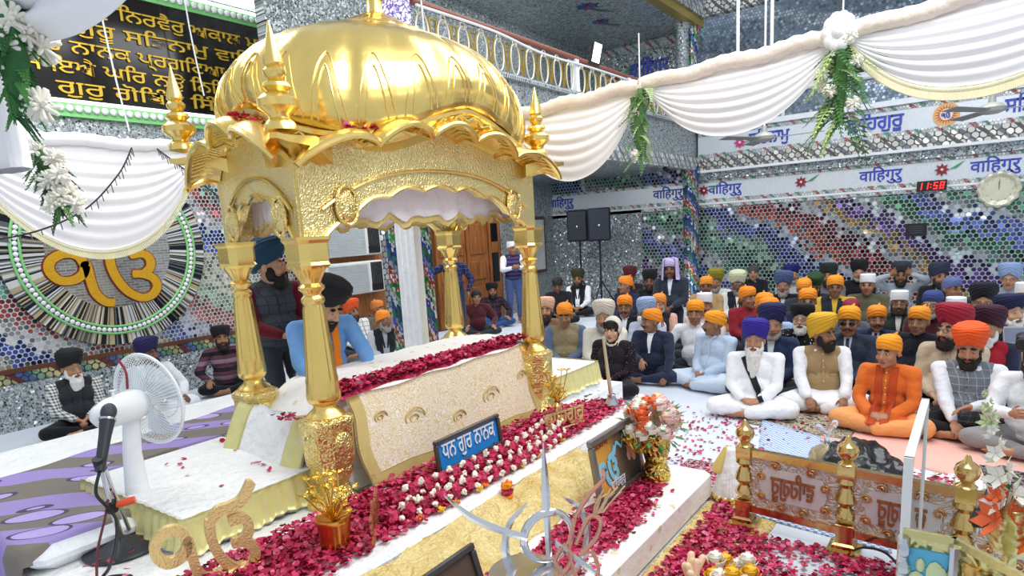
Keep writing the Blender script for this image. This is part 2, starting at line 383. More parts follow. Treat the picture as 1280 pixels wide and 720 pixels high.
def disc(r0, r1, y, th, m, n=96):
    mb = MB(); a = np.linspace(0, 2 * PI, n, endpoint=False); R = []
    for r, yy in ((r0, y), (r0, y - th), (r1, y - th), (r1, y)): R.append(np.stack([MCX + r * np.cos(a), np.full(n, yy), MCZ + r * np.sin(a)], -1))
    R.append(R[0]); return mb.rings(R, caps=False)
part('outer_rays', disc(1.06, 1.22, 8.96, .012, 0), M_ray, med, 30)
part('inner_rays', disc(.74, .98, 8.96, .012, 0), M_ray, med, 30)
part('slat_field', disc(.02, .75, 8.965, .014, 0), M_slat, med, 30)
g = MB()
for r in (.985, 1.075): g.tube([(MCX + r * math.cos(a), 8.935, MCZ + r * math.sin(a)) for a in np.linspace(0, 2 * PI, 97)[:-1]], .017, 6, True)
part('green_ring', g, M_lime, med)
g = MB()
for k in range(104):
    a = 2 * PI * k / 104; g.ell((MCX + 1.03 * math.cos(a), 8.93, MCZ + 1.03 * math.sin(a)), (.03, .02, .03), nu=8, nv=6)
part('bead_ring', g, M_pearl, med)
M_ekgold = mat('yellow gold mosaic', '#d9a520', .4, .35, .25, 60); M_ekred = mat('maroon outline', '#7a1c1c', .5)
def ek_onkar(place, w, th, sub=('ek', 'onkar', 'arc')):
    """strokes of the symbol: (points in unit frame) swept as flat ribbons; returns MB of ribbons of half width w"""
    strokes = [
        [(-.30, .02), (-.36, .16), (-.50, .20), (-.64, .13), (-.68, -.0), (-.60, -.13), (-.46, -.15), (-.34, -.08), (-.29, .04), (-.27, -.15), (-.24, -.34), (-.15, -.47), (-.04, -.50)],
        [(.00, .22), (-.015, .02), (.03, -.18), (.13, -.36), (.28, -.47), (.42, -.45), (.50, -.34), (.47, -.22), (.36, -.15), (.22, -.13)],
        [(.36, -.14), (.45, -.06), (.46, .06), (.38, .14), (.22, .13)],
        [(.02, .20), (.12, .28), (.30, .30), (.44, .36), (.58, .54)]]
    mb = MB()
    for i, S in enumerate(strokes):
        C = bez(S, 14 * len(S)); T = np.gradient(C, axis=0); T /= np.linalg.norm(T, axis=1)[:, None]; N = np.stack([-T[:, 1], T[:, 0]], 1)
        e = np.ones(len(C)); e[:3] *= (.55, .8, .95); e[-3:] *= (.95, .8, .55)
        Lp, Rp = C + N * w * e[:, None], C - N * w * e[:, None]; z0 = .0003 * i
        R = [np.array([place(*a, z0), place(*a, th + z0), place(*b, th + z0), place(*b, z0)]) for a, b in zip(Lp, Rp)]
        mb.rings(R)
    return mb
def pm(off): return lambda x, y, h: (MCX - .03 + x * 1.03, off - h, MCZ - .21 + y * .93)
part('symbol_outline', ek_onkar(pm(8.948), .068, .015), M_ekred, med, 30)
part('symbol', ek_onkar(pm(8.94), .054, .02), M_ekgold, med, 30)
# inscription board
bd = thing('inscription_board', 'long black board of golden lettering above the white wall drape', 'board', (5.0, 8.96, 3.8))
M_board = mat('polished black granite', '#17130f', .12, .0, .5, 14)
part('panel', bx(2.3, 7.6, 8.92, 8.96, 3.82, 5.15), M_board, bd)
M_letgold = mat('gold letters', '#d8b23a', .35, .5)
rows = [(4.85, 3.3, 3.4, 'ਿਨਰਭਉ ਿਨਰਵੈਰੁ ਅਕਾਲ ਮੂਰਿਤ'), (4.60, 3.1, 3.6, 'ਧੰਨੁ ਗੁਰੂ ਸਿਤਨਾਮੁ ਵਾਿਹਗੁਰੂ'), (4.36, 3.15, 3.6, 'ਗੁਰ ਨਾਨਕ ਪ੍ਰਗਿਟਆ ਿਮਟੀ ਧੁੰਧ'), (4.12, 2.95, 3.7, 'ਸਮਾਇਐ ਘਿਰ ਨਉ ਿਨਿਧ ਅੰਿਮ੍ਰਤ'), (3.885, 3.45, 2.5, 'ਗੁਰੁ ਗੋਿਬੰਦ ਿਸੰਘ ।')]
for z, x0, wd, s in rows: lettering(s, .215, .008, (x0, 8.905, z), (1, 0, 0), (0, 0, 1), M_letgold, bd, .0015, align='LEFT', width=wd)
for z, n in ((3.72, 'lower_bead_trim'), (5.26, 'upper_bead_trim')):
    e = MB(); bx(2.3, 7.6, 8.9, 8.96, z - .1, z - .075, 0, e); bx(2.3, 7.6, 8.9, 8.96, z + .06, z + .1, 1, e); bx(2.3, 7.6, 8.92, 8.96, z - .075, z + .06, 2, e)
    for k in range(54): e.ell((2.37 + k * .098, 8.9, z - .005), (.043, .03, .043), nu=10, nv=7, m=3)
    part(n, e, [M_lime, emis('lit strip', '#f4fff6', 1.6), M_lime, M_pearl], bd)
lp = thing('light_panel', 'glowing white light panel above the black inscription board', 'light', (6.7, 8.95, 5.4))
part('diffuser', bx(5.5, 8.2, 8.86, 8.9, 5.44, 5.98), emis('lit diffuser', '#ffffff', 3.0), lp); part('housing', bx(5.45, 8.25, 8.9, 8.96, 5.4, 6.02), M_white, lp)
# right wall
wr = struct('wall_right', bx(14.5, 14.7, -7, 9.2, 0, 3.9), M_hexR)
lining('mirror_panel', bx(14.47, 14.5, 6.5, 9.0, 0, 2.3), M_silR, wr)
def rb(name, z0, z1, out, m, y0=-7, y1=9.0): return lining(name, bx(14.5 - out, 14.5, y0, y1, z0, z1), m, wr)
rb('lower_strip', 2.20, 2.27, .03, M_strR); rb('lower_white', 2.27, 2.31, .035, M_white); rb('lower_strip', 2.31, 2.39, .03, M_strR)
rb('name_band', 2.39, 2.74, .015, M_bandW); rb('upper_strip', 2.74, 2.80, .03, M_strR)
rb('shadow_cove', 2.80, 2.95, .10, M_silR, -7, 5.1); rb('ledge', 2.95, 3.0, .22, M_white, -7, 5.1); rb('flower_frieze', 3.0, 3.25, .16, M_friR, -7, 5.1)
rb('strip', 3.25, 3.34, .13, M_strR, -7, 5.1); rb('banner_band', 3.34, 3.72, .11, M_bandW, -7, 5.1); rb('strip', 3.72, 3.80, .13, M_strR, -7, 5.1); rb('coping', 3.80, 3.9, .2, M_white, -7, 5.1)
URY, UZ = (0, -1, 0), (0, 0, 1)
for yc, wd, s in ((3.62, .8, 'ਸਿਤਨਾਮੁ'), (1.72, .95, 'ਵਾਿਹਗੁਰੂ'), (-.62, .8, 'ਸਿਤਨਾਮੁ')): lettering(s, .34, .008, (14.38, yc, 3.43), URY, UZ, M_blue, wr, .008, width=wd)
for yc, s in ((8.7, 'वािहगुरु'), (5.85, 'वािहगुरु'), (4.55, 'वािहगुरु'), (1.6, 'वािहगुरु'), (-.15, 'वािहगुरु'), (-2.2, 'वािहगुरु')): lettering(s, .28, .006, (14.48, yc, 2.49), URY, UZ, M_blue, wr, .005, width=.72)
def flower(mb, c, r, ux, uy, m=0):
    ux = np.array(ux, float); uy = np.array(uy, float); n = np.cross(ux, uy); pts = []
    for k in range(16):
        a = 2 * PI * k / 16; q = r * (1 if k % 2 == 0 else .55); pts.append((q * math.cos(a), q * math.sin(a)))
    mb.prism(pts, c, ux, uy, .012, m); mb.ell(np.array(c) + n * .012, (r * .22,) * 3, nu=8, nv=6, m=m + 2)
    lf = [(0, 0), (r * .5, r * .28), (r * 1.9, r * 1.1), (r * .9, r * .1)]; mb.prism([(x + r * .9, y) for x, y in lf], c, ux, uy, .01, m + 1)
fw = MB()
for y in (5.0, 3.0, .62, -1.5): flower(fw, (14.47, y, 2.58), .12, URY, UZ)
lining('flower_inlay', fw, [M_red, M_green, M_pearl], wr)
fw = MB(); flower(fw, (14.38, 4.2, 3.5), .13, URY, UZ); lining('flower_inlay', fw, [mat('pink glass', '#c23a78', .3), M_green, M_pearl], wr)
# gallery above the right wall
up = struct('wall_gallery', bx(15.8, 16.0, -7, 9.2, 3.9, 8.0), M_blueR)
struct('gallery_shelf', bx(14.5, 15.8, -7, 5.1, 3.86, 3.9), M_white, up)
struct('dark_opening', bx(15.76, 15.8, -5, 4.2, 4.72, 5.15), M_black, up); struct('white_sill', bx(15.7, 15.8, -5, 4.4, 4.58, 4.72), M_white, up)
rr = thing('gallery_railing', 'white railing of bars along the gallery above the blue lettering', 'railing', (14.6, 1, 3.9))
part('handrail', bx(14.58, 14.64, -5, 5.0, 4.42, 4.48), M_white, rr)
for y in (4.6, 3.4, 2.2, 1.0, -.2, -1.4): part('post', bx(14.59, 14.63, y - .03, y + .03, 3.9, 4.43), M_white, rr)
# gallery on the left: slab on columns, back wall, ceiling, beams
gs = struct('gallery_slab', bx(5.55, 14.5, 5.2, 9.0, 3.1, 3.92), M_silF)
struct('gallery_fascia', bx(5.5, 14.5, 5.14, 5.2, 3.3, 3.95), M_silL, gs); struct('gallery_frieze', bx(5.5, 14.4, 5.05, 5.2, 3.02, 3.28), M_friL, gs)
struct('gallery_lip', bx(5.5, 14.5, 5.08, 5.22, 3.92, 3.98), mosaic('lip', (0, 2), 'hex', .05, None, tilt=.3), gs)
struct('wall_gallery_back', bx(5.6, 14.5, 7.75, 7.95, 3.92, 6.2), M_silL)
wg = struct('wall_gallery_end', bx(14.5, 14.7, 5.2, 8.0, 3.9, 6.2), M_silR)
for z0, z1 in ((5.78, 5.95), (4.9, 5.0), (4.55, 4.62)): struct('strip', bx(14.47, 14.5, 5.2, 7.75, z0, z1), M_strR, wg)
lettering('वािहगुरु', .42, .008, (14.46, 6.25, 5.25), URY, UZ, M_blue, wg, .008, width=.95)
fw = MB(); flower(fw, (14.46, 7.1, 5.35), .17, URY, UZ); struct('flower_inlay', fw, [M_red, M_green, M_pearl], wg)
cg = struct('ceiling_gallery', bx(5.3, 14.6, 5.2, 7.95, 5.98, 6.1), M_silF)
fw = MB()
for i, (x, y) in enumerate(((10.6, 5.9), (11.5, 6.15), (12.5, 6.4))): flower(fw, (x, y, 5.975), .26 - .04 * i, (1, 0, 0), (0, -1, 0))
struct('flower_inlay', fw, [mat('blue glass', '#2c3a7c', .3), mat('grey green glass', '#46604c', .3), M_red], cg)
struct('beam_front', bx(5.3, 14.5, 5.0, 5.2, 5.95, 6.12), M_goldiron); struct('beam_pattern', bx(5.3, 14.5, 4.95, 5.2, 6.12, 6.45), M_friL)
struct('beam_side', bx(14.4, 14.6, -7, 5.0, 6.15, 6.45), M_friR)
# columns
def spiral(name, cols):
    t = NT(name); sx = t.n('ShaderNodeSeparateXYZ', Vector=t.obj()); an = t.math('MULTIPLY', t.math('ARCTAN2', sx.outputs[1], sx.outputs[0]), .32)
    q = t.math('ADD', t.math('MULTIPLY', sx.outputs[2], 1.5), t.math('MULTIPLY', t.math('ADD', sx.outputs[0], t.math('MULTIPLY', sx.outputs[1], -.7)), 2.2))
    v = t.n('ShaderNodeTexWhiteNoise', Vector=t.vec('SNAP', t.obj(), (.03, .03, .05)))
    b = t.math('FRACT', t.math('ADD', q, t.math('MULTIPLY', v.outputs[0], .3))); col = t.ramp(b, cols, True)
    m = t.n('ShaderNodeMix', {'data_type': 'RGBA', 'blend_type': 'MULTIPLY'}); t.set(m.inputs[0], .75); t.set(m.inputs[6], col); t.set(m.inputs[7], t.n('ShaderNodeCombineXYZ', X=v.outputs[0], Y=v.outputs[0], Z=v.outputs[0]))
    return t.out(Base_Color=m.outputs[2], Metallic=.4, Roughness=.2)
SP = [(0, '#3f49b8'), (.13, '#e4e6e8'), (.24, '#3fa060'), (.4, '#d8d6c4'), (.5, '#c04a34'), (.62, '#e8e9ec'), (.72, '#5a5fc0'), (.86, '#3a8f5a')]
c1 = MB(); c1.box((5.4, 5.3, 1.55), (.42, .42, 3.1), bevel=.06); 
k1 = struct('column_front', c1, spiral('spiral mosaic', SP)); struct('column_shaft', MB().box((5.42, 5.3, 4.8), (.36, .36, 3.4), bevel=.05), patterned('white violet mosaic', 'camo', '#dfe0ea', '#6a4aa8', 20, .3, '#e9e9f0'), k1)
lo = MB()
for k in range(5):
    a = (k - 2) * .5; lo.prism([(-.03, 0), (0, -.02), (.03, 0), (.035, .09), (0, .16), (-.035, .09)], (5.42 + .05 * (k - 2), 5.1, 4.88), (math.cos(a), 0, -math.sin(a)), (math.sin(a), 0, math.cos(a)), .012)
struct('lotus_inlay', lo, mat('pink lotus glass', '#c41e9a', .3), k1); struct('column_cap', MB().box((5.42, 5.3, 4.72), (.4, .4, .22), bevel=.03), mat('lime enamel', '#b7c832', .35), k1)
c2 = MB().lathe([(.2, 0), (.2, .2), (.17, .24), (.17, 2.86), (.2, 2.9), (.22, 3.1)], (14.25, 5.22, 0), 24); c2.lathe([(.14, 3.95), (.14, 5.7), (.2, 5.95)], (14.3, 5.2, 0), 20)
struct('column_corner', c2, spiral('spiral mosaic corner', SP))
struct('column_corner_silver', MB().lathe([(.13, 3.95), (.13, 5.8), (.2, 5.98)], (13.9, 5.25, 0), 20), M_silR)
cl = MB(); P = np.array([[(5.16 - .018 * math.sin(j * 1.7), 5.13 + j * .022 - .15, z) for j in range(14)] for z in np.linspace(.02, 3.0, 12)]); cl.sheet(P, .01)
P = np.array([[(5.15 + j * .016, 5.0 - .02 * math.sin(j * 1.9), z) for j in range(10)] for z in np.linspace(.02, 3.0, 12)]); cl.sheet(P[:, ::-1], .01)
solo('column_drape', cl, cloth('#f2f5f8', 'white drape'), 'long white cloth hanging down the side of the mosaic column', 'drape', (5.16, 5.1, 0), 180)
# left gallery railing
rl = thing('balcony_railing', 'ornate cream and gold ironwork balcony railing with a brown handrail', 'railing', (9.5, 5.15, 3.98))
part('handrail', MB().tube([(5.6, 5.15, 4.48), (14.3, 5.15, 4.48)], .04, 10), M_rail, rl)
part('conduit', MB().tube(bez([(5.6, 5.08, 4.42), (7, 5.08, 4.43), (8.2, 5.08, 4.36), (10, 5.08, 4.4), (14.3, 5.08, 4.42)], 40), .016, 6), M_white, rl)
for x in (9.15, 11.0, 13.0): part('post', bx(x - .05, x + .05, 5.1, 5.2, 3.96, 4.46), M_white, rl)
ir = MB(); gi = MB(); x = 5.75
while x < 14.2:
    ir.tube([(x + .1 * math.cos(a), 5.15, 4.22 + (.17 * math.sin(a) if math.sin(a) > 0 else .22 * math.sin(a))) for a in np.linspace(0, 2 * PI, 19)[:-1]], .012, 5, True)
    ir.tube([(x + .045 * math.cos(a), 5.15, 4.4 + .045 * math.sin(a)) for a in np.linspace(0, 2 * PI, 11)[:-1]], .009, 5, True)
    gi = MB()
    for s in (-1, 1): gi.tube([(x + .18 + s * .06, 5.15, 4.36), (x + .18 + s * .01, 5.15, 4.02)], .014, 5)
    gi.tube([(x + .12, 5.15, 4.36), (x + .24, 5.15, 4.36)], .012, 5); part('gilt_bar', gi, M_goldiron, rl); x += .36
part('iron_loops', ir, M_iron, rl)
# window-less wooden door and air conditioner panel under the gallery
dr = struct('door_1', bx(9.7, 12.05, 8.9, 8.96, 0, 2.36), M_dwood)
for x0, x1, n in ((9.78, 10.72, 'leaf'), (10.76, 11.5, 'leaf'), (11.54, 11.97, 'side_light')):
    e = bx(x0, x1, 8.86, 8.9, .02, 2.28)
    struct(n, e, M_wood, dr)
    if n == 'leaf':
        for z0, z1 in ((.15, .8), (.95, 1.35), (1.5, 2.15)): struct('door_panel', MB().box(((x0 + x1) / 2, 8.85, (z0 + z1) / 2), (x1 - x0 - .2, .03, z1 - z0), bevel=.012), M_wood, dr)
    else:
        for z0, z1 in ((.85, 1.5), (1.75, 2.15)): struct('glass_pane', bx(x0 + .1, x1 - .1, 8.845, 8.865, z0, z1), mat('dark glass', '#15181c', .08), dr)
wb = thing('timber_panel', 'brown timber panel holding two window air conditioners', 'panel', (7.6, 8.9, .6)); part('board', bx(6.5, 8.3, 8.86, 8.93, .6, 2.34), M_wood, wb)
for i, z in enumerate((1.68, 1.02)):
    ac = thing('air_conditioner', ('upper' if i == 0 else 'lower') + ' of two white window air conditioners in the timber panel', 'air conditioner', (7.35, 8.88, z), 0, 'window air conditioners')
    part('casing', MB().box((7.5, 8.77, z + .29), (1.3, .18, .56), bevel=.02), mat('ac cream', '#d6d8d4', .5), ac)
    g = MB()
    for k in range(14): bx(6.92, 7.78, 8.665, 8.682, z + .05 + k * .035, z + .07 + k * .035, 0, g)
    part('grille', g, mat('ac grey grille', '#aab2b4', .5), ac)
    g = MB()
    for k in range(9): bx(7.85 + k * .03, 7.865 + k * .03, 8.665, 8.682, z + .05, z + .54, 0, g)
    part('louvres', g, M_black, ac); part('control_panel', bx(7.84, 8.1, 8.672, 8.682, z + .04, z + .16), M_black, ac)
# ================================================================== GOLDEN CANOPY
def gold(name, color, rough, emb=0.0, es=40, ed=.006, kind='vor', voro=1.0):
    t = NT(name); co = t.obj(); nz = t.n('ShaderNodeTexNoise', Vector=co, Scale=5.0, Detail=3.0); c = lin(color)
    t.out(Base_Color=t.mix(nz.outputs[0], tuple(x * .86 for x in c[:3]) + (1,), tuple(min(1, x * 1.1) for x in c[:3]) + (1,)), Metallic=1.0, Roughness=rough)
    if emb:
        wv = t.n('ShaderNodeTexNoise', Vector=co, Scale=es * .35, Detail=1.0)
        v2 = t.vec('ADD', co, t.vec('SCALE', wv.outputs['Color'])); v2.inputs[1].links[0].from_node.inputs['Scale'].default_value = .05
        v = t.n('ShaderNodeTexVoronoi', {'feature': 'SMOOTH_F1'}, Vector=v2, Scale=float(es))
        w = t.math('SINE', t.math('MULTIPLY', v.outputs['Distance'], 9.0)); t.bump(w, emb, ed)
    else:
        n2 = t.n('ShaderNodeTexNoise', Vector=co, Scale=9.0, Detail=3.0); t.bump(n2.outputs[0], .12, .02)
    return t.m
M_gold = gold('polished gold', '#f5d27c', .27); M_goldS = gold('smooth gold', '#f6d680', .27)
M_goldE = gold('embossed gold', '#f7e3a2', .34, .42, 70, .005); M_goldF = gold('fine embossed gold', '#f5dd94', .3, .55, 60, .006)
CFL, CFR, CBL, CBR = (np.array(p) for p in ((2.48, 3.29), (4.80, 3.24), (2.75, 4.49), (5.2, 4.52)))
def CW(s, t, z): p = CFL * (1 - s) * (1 - t) + CFR * s * (1 - t) + CBL * (1 - s) * t + CBR * s * t; return np.array([p[0], p[1], z])
can = thing('golden_canopy', 'golden domed canopy on four fluted pillars standing over the white bed', 'canopy', (3.8, 3.88, .3))
PROF = [(.12, .86), (.125, .88), (.105, .90), (.075, .925), (.07, .945), (.095, .965), (.105, .985), (.108, 1.01), (.104, 1.04), (.1, 1.09), (.098, 1.11), (.094, 1.13), (.066, 1.56), (.06, 1.58), (.072, 1.6), (.07, 1.62), (.052, 1.64), (.055, 1.655), (.078, 1.675), (.08, 1.69), (.06, 1.71), (.065, 1.73), (.085, 1.77), (.105, 1.80), (.11, 1.815)]
def flute(a, z): return 1 + (.045 * np.cos(14 * a) if 1.1 < z < 1.57 else .02 * np.cos(14 * a) * (z > 1.6))
for nm, c in (('FL', CFL), ('FR', CFR), ('BL', CBL), ('BR', CBR)):
    p = part('pillar', MB().lathe(PROF, (c[0], c[1], 0), 56, mod=flute), M_gold, can, 50)
    b = MB()
    R = [[(c[0] + k * w + .0, c[1] + q * w, z) for k, q in ((-1, -.55), (-.55, -1), (.55, -1), (1, -.55), (1, .55), (.55, 1), (-.55, 1), (-1, .55))] for w, z in ((.15, .26), (.16, .3), (.1, .36), (.085, .42), (.12, .5), (.115, .54), (.135, .57), (.14, .6), (.14, .8), (.15, .82), (.15, .85), (.12, .87))]
    b.rings(R)
    for k in range(4):
        a = k * PI / 2; b.ell((c[0] + .14 * math.cos(a), c[1] + .14 * math.sin(a), .7), (.07 - .05 * abs(math.cos(a)), .07 - .05 * abs(math.sin(a)), .08))
    part('pedestal', b, M_goldF, p, 35)
    q = MB(); R = []
    for w, z in ((.1, 1.8), (.115, 1.82), (.105, 1.84), (.11, 1.86), (.11, 1.95), (.125, 1.97), (.125, 1.99)): R.append([(c[0] + x * w, c[1] + y * w, z) for x, y in ((-.6, -1), (.6, -1), (1, -.6), (1, .6), (.6, 1), (-.6, 1), (-1, .6), (-1, -.6))])
    q.rings(R); part('capital', q, M_goldS, p, 30)
def lobes(s, n): return abs(math.sin(PI * n * s))
def arch_z(s, wide):                                   # lower edge of the cusped arch panel
    x = abs(s - .5) * 2
    env = 2.30 - .40 * x ** 2.6 if wide else 2.28 - .36 * x ** 2.2
    cusp = .035 * lobes(s, 7 if wide else 5)
    return max(1.93, env - .03 + cusp) if x < .93 else 1.93 - .0
def top_z(s, wide): return (2.43 if wide else 2.46) + (.24 if wide else .22) * math.sin(PI * s) ** .9 + .075 * lobes(s, 5 if wide else 3) ** .7
SIDES = [(lambda s, o, z: CW(s, 0, z) + np.array([0, -o, 0]), True), (lambda s, o, z: CW(1, s, z) + np.array([o, 0, 0]), False), (lambda s, o, z: CW(1 - s, 1, z) + np.array([0, o, 0]), True), (lambda s, o, z: CW(0, 1 - s, z) + np.array([-o, 0, 0]), False)]
M_goldP = gold('pale gold edge', '#f4da8c', .24)
for f, wide in SIDES:
    n = 71; S = np.linspace(-.02, 1.02, n); mb = MB()
    P = np.array([[f(s, .05, arch_z(min(max(s, 0), 1), wide) * (1 - v) + (top_z(min(max(s, 0), 1), wide) - .0) * v) for v in np.linspace(0, 1, 9)] for s in S])
    mb.sheet(P, .06); ap = part('arch_panel', mb, M_goldE, can, 40)
    e = MB().tube([f(s, .055, arch_z(min(max(s, 0), 1), wide)) for s in S], .016, 6)
    e.tube([f(s, .065, (2.41 - .34 * abs(s - .5) ** 2.4 * 5.0) if wide else (2.39 - .3 * abs(s - .5) ** 2.2 * 4.3)) for s in np.linspace(.04, .96, 50)], .012, 6)
    part('arch_moulding', e, M_goldP, ap)
    for s in ((.12, .88) if wide else (.16, .84)):
        r = MB(); c0 = f(s, .075, 2.17 if wide else 2.12); ax = f(s + .01, .075, 2.17) - f(s, .075, 2.17); ax /= np.linalg.norm(ax)
        r.tube([c0 + ax * (.082 * math.cos(a)) + np.array([0, 0, .12 * math.sin(a)]) for a in np.linspace(0, 2 * PI, 25)[:-1]], .014, 6, True)
        r.ell(c0, (.06, .06, .09) if False else (abs(ax[0]) * .06 + .018, abs(ax[1]) * .06 + .018, .09)); part('medallion', r, M_goldF, ap)
    # eave: scalloped canopy edge rolling outwards
    nl = 5 if wide else 3; n = 101; S = np.linspace(0, 1, n); O = np.linspace(0, 1, 9); P = []
    def ev(s, o):
        x = s if wide else s
        lb = lobes(s * .86 + .07 if False else s, nl) ** .7
        ext = .20 + .05 * lb; k = o
        z = top_z(s, wide) - .02 + .012 * lb * k + .055 * math.sin(PI * k * .85) - .045 * k
        corner = abs(s - .5) * 2; ss = s + (s - .5) * k * (.16 if wide else .30) * corner ** 3
        return f(ss, .04 + ext * k, z)
    P = np.array([[ev(s, o) for o in O] for s in S]); mb = MB().sheet(P[:, ::-1], .03)
    ea = part('eave', mb, M_gold, can, 50)
    part('eave_rim', MB().tube([ev(s, 1.0) + np.array([0, 0, -.012]) for s in S], .021, 7), M_goldS, ea)
    g = MB()
    for k in range(1, 60):
        s = k / 60; g.tube([ev(s, o) + np.array([0, 0, -.035]) for o in (.15, .5, .9)], .009, 4)
    part('eave_ribs', g, M_goldE, ea)
# fallen petals on the eaves are kept for later
def eave_spots(side, s0, s1):
    f, wide = SIDES[side]
    def g_(g, n): return np.array([f(a, .04 + b, top_z(a, wide) + .03) for a, b in zip(g.uniform(s0, s1, n), g.uniform(.02, .12, n))])
    return g_
# roof deck and dome
DC = (CFL + CFR + CBL + CBR) / 4; DX, DY = DC
AX = (CFR - CFL + CBR - CBL) / 2; AXL = np.linalg.norm(AX); AX = AX / AXL; AY = np.array([-AX[1], AX[0]])
def DP(a, r, z, ax=1.0, by=1.0, pw=2.0):
    c, s = math.cos(a), math.sin(a); k = (abs(c) ** pw + abs(s) ** pw) ** (-1 / pw)
    p = DC + AX * (c * k * ax * r) + AY * (s * k * by * r); return (p[0], p[1], z)
A = np.linspace(0, 2 * PI, 161)[:-1]
def ZO(a): return -.21 * abs(math.sin(2 * a)) ** 1.6
deck = MB().rings([[DP(a, 1, z + ZO(a) * (z > 2.55) * .6, ax, by, 5) for a in A] for ax, by, z in ((1.02, .5, 2.38), (1.03, .5, 2.5), (1.05, .52, 2.62), (1.06, .56, 2.72), (1.06, .6, 2.8))])
part('roof_deck', deck, M_gold, can, 40)
band = MB().rings([[DP(a, 1, z + ZO(a), ax, by, 2.8) for a in A] for ax, by, z in ((1.0, .5, 2.60), (1.12, .66, 2.67), (1.2, .82, 2.74), (1.22, .84, 2.79), (1.24, .86, 2.8), (1.24, .86, 2.83), (1.16, .8, 2.85))])
bn = part('dome_base_band', band, M_goldS, can, 40)
z = MB()
for k in range(44):
    a0, a1 = 2 * PI * k / 44, 2 * PI * (k + 1) / 44; z.tube([DP(a0, 1, 2.75 + ZO(a0), 1.225, .845, 2.8), DP((a0 + a1) / 2, 1, 2.795 + ZO((a0 + a1) / 2), 1.225, .845, 2.8), DP(a1, 1, 2.75 + ZO(a1), 1.225, .845, 2.8)], .01, 5)
part('zigzag_inlay', z, M_goldP, bn)
DZ = [(1.0, 2.84), (1.03, 2.88), (1.05, 2.95), (1.045, 3.02), (1.01, 3.11), (.945, 3.20), (.86, 3.28), (.74, 3.36), (.60, 3.425), (.45, 3.475), (.33, 3.50), (.24, 3.515)]
def rib(a, r): return 1 + .03 * (abs(math.sin(12 * a)) ** .5 - .6) * min(1, r * 1.3)
dm = part('dome', MB().rings([[DP(a, r * rib(a, r), zz + ZO(a) * max(0, (3.30 - zz) / .46), 1.20, .88, 2.45 - .25 * min(1, max(0, (zz - 2.84) / .5))) for a in A] for r, zz in zip(np.interp(np.linspace(0, 11, 34), range(12), [p[0] for p in DZ]), np.interp(np.linspace(0, 11, 34), range(12), [p[1] for p in DZ]))]), M_goldS, can, 60)
z = MB()
for k in range(24):
    for j, (dl, h) in enumerate(((.105, .30), (.06, .24))):
        a = 2 * PI * (k + .5) / 24; L = []
        for u in np.linspace(-1, 1, 15):
            zz = 2.87 + h * (1 - abs(u) ** 1.8); r = np.interp(zz, [p[1] for p in DZ], [p[0] for p in DZ]) * rib(a + u * dl, 1); L.append(DP(a + u * dl, r + .003, zz + ZO(a + u * dl) * max(0, (3.30 - zz) / .46), 1.20, .88, 2.45 - .25 * min(1, max(0, (zz - 2.84) / .5))))
        z.tube(L, .006, 5)
part('leaf_border', z, M_goldP, dm)
lot = MB().rings([[DP(a, r * (1 + .05 * abs(math.sin(10 * a))), zz, 1, .8, 2) for a in A] for r, zz in ((.44, 3.455), (.46, 3.475), (.45, 3.5), (.38, 3.53), (.3, 3.56), (.22, 3.6), (.13, 3.64), (.09, 3.66))])
cl_ = part('lotus_collar', lot, M_gold, can, 50)
part('top_finial', MB().lathe([(.075, 3.64), (.06, 3.7), (.06, 3.76), (.12, 3.79), (.14, 3.83), (.12, 3.87), (.05, 3.9), (.1, 3.96), (.13, 4.02), (.1, 4.1), (.03, 4.16), (.05, 4.2), (.01, 4.36)], (DX, DY, 0), 28), M_goldS, cl_)
FP = [(.0, -.02), (.075, 0), (.07, .04), (.045, .07), (.05, .09), (.09, .13), (.092, .17), (.07, .2), (.04, .215), (.065, .24), (.06, .26), (.03, .28), (.05, .31), (.052, .33), (.035, .355), (.045, .37), (.042, .40), (.03, .46), (.012, .55), (.004, .6)]
for x, y, z0 in ((2.30, 3.16, 2.57), (2.54, 4.66, 2.66), (4.90, 3.16, 2.58), (5.34, 4.66, 2.6)):
    part('corner_finial', MB().lathe([(r * 1.22, z0 + h * .95) for r, h in FP], (x, y, 0), 28), M_goldS, can)
# corner plates that carry the finials
for (x, y, z0), (ix, iy) in zip(((2.30, 3.16, 2.52), (2.54, 4.66, 2.58), (4.90, 3.16, 2.5), (5.34, 4.66, 2.5)), (CFL, CBL, CFR, CBR)):
    v = np.array([x - ix, y - iy]); v /= np.linalg.norm(v); u = np.array([-v[1], v[0]]); e = MB()
    R = []
    for k, w, zz, h in ((-.05, .2, z0 - .06, .1), (.12, .16, z0, .06), (.3, .06, z0 + .0, .035), (.36, .02, z0 + .01, .03)):
        p = np.array([ix, iy]) + v * k; R.append([(*(p - u * w), zz - h / 2), (*(p + u * w), zz - h / 2), (*(p + u * w), zz + h / 2), (*(p - u * w), zz + h / 2)])
    part('corner_bracket', e.rings(R), M_gold, can, 30)
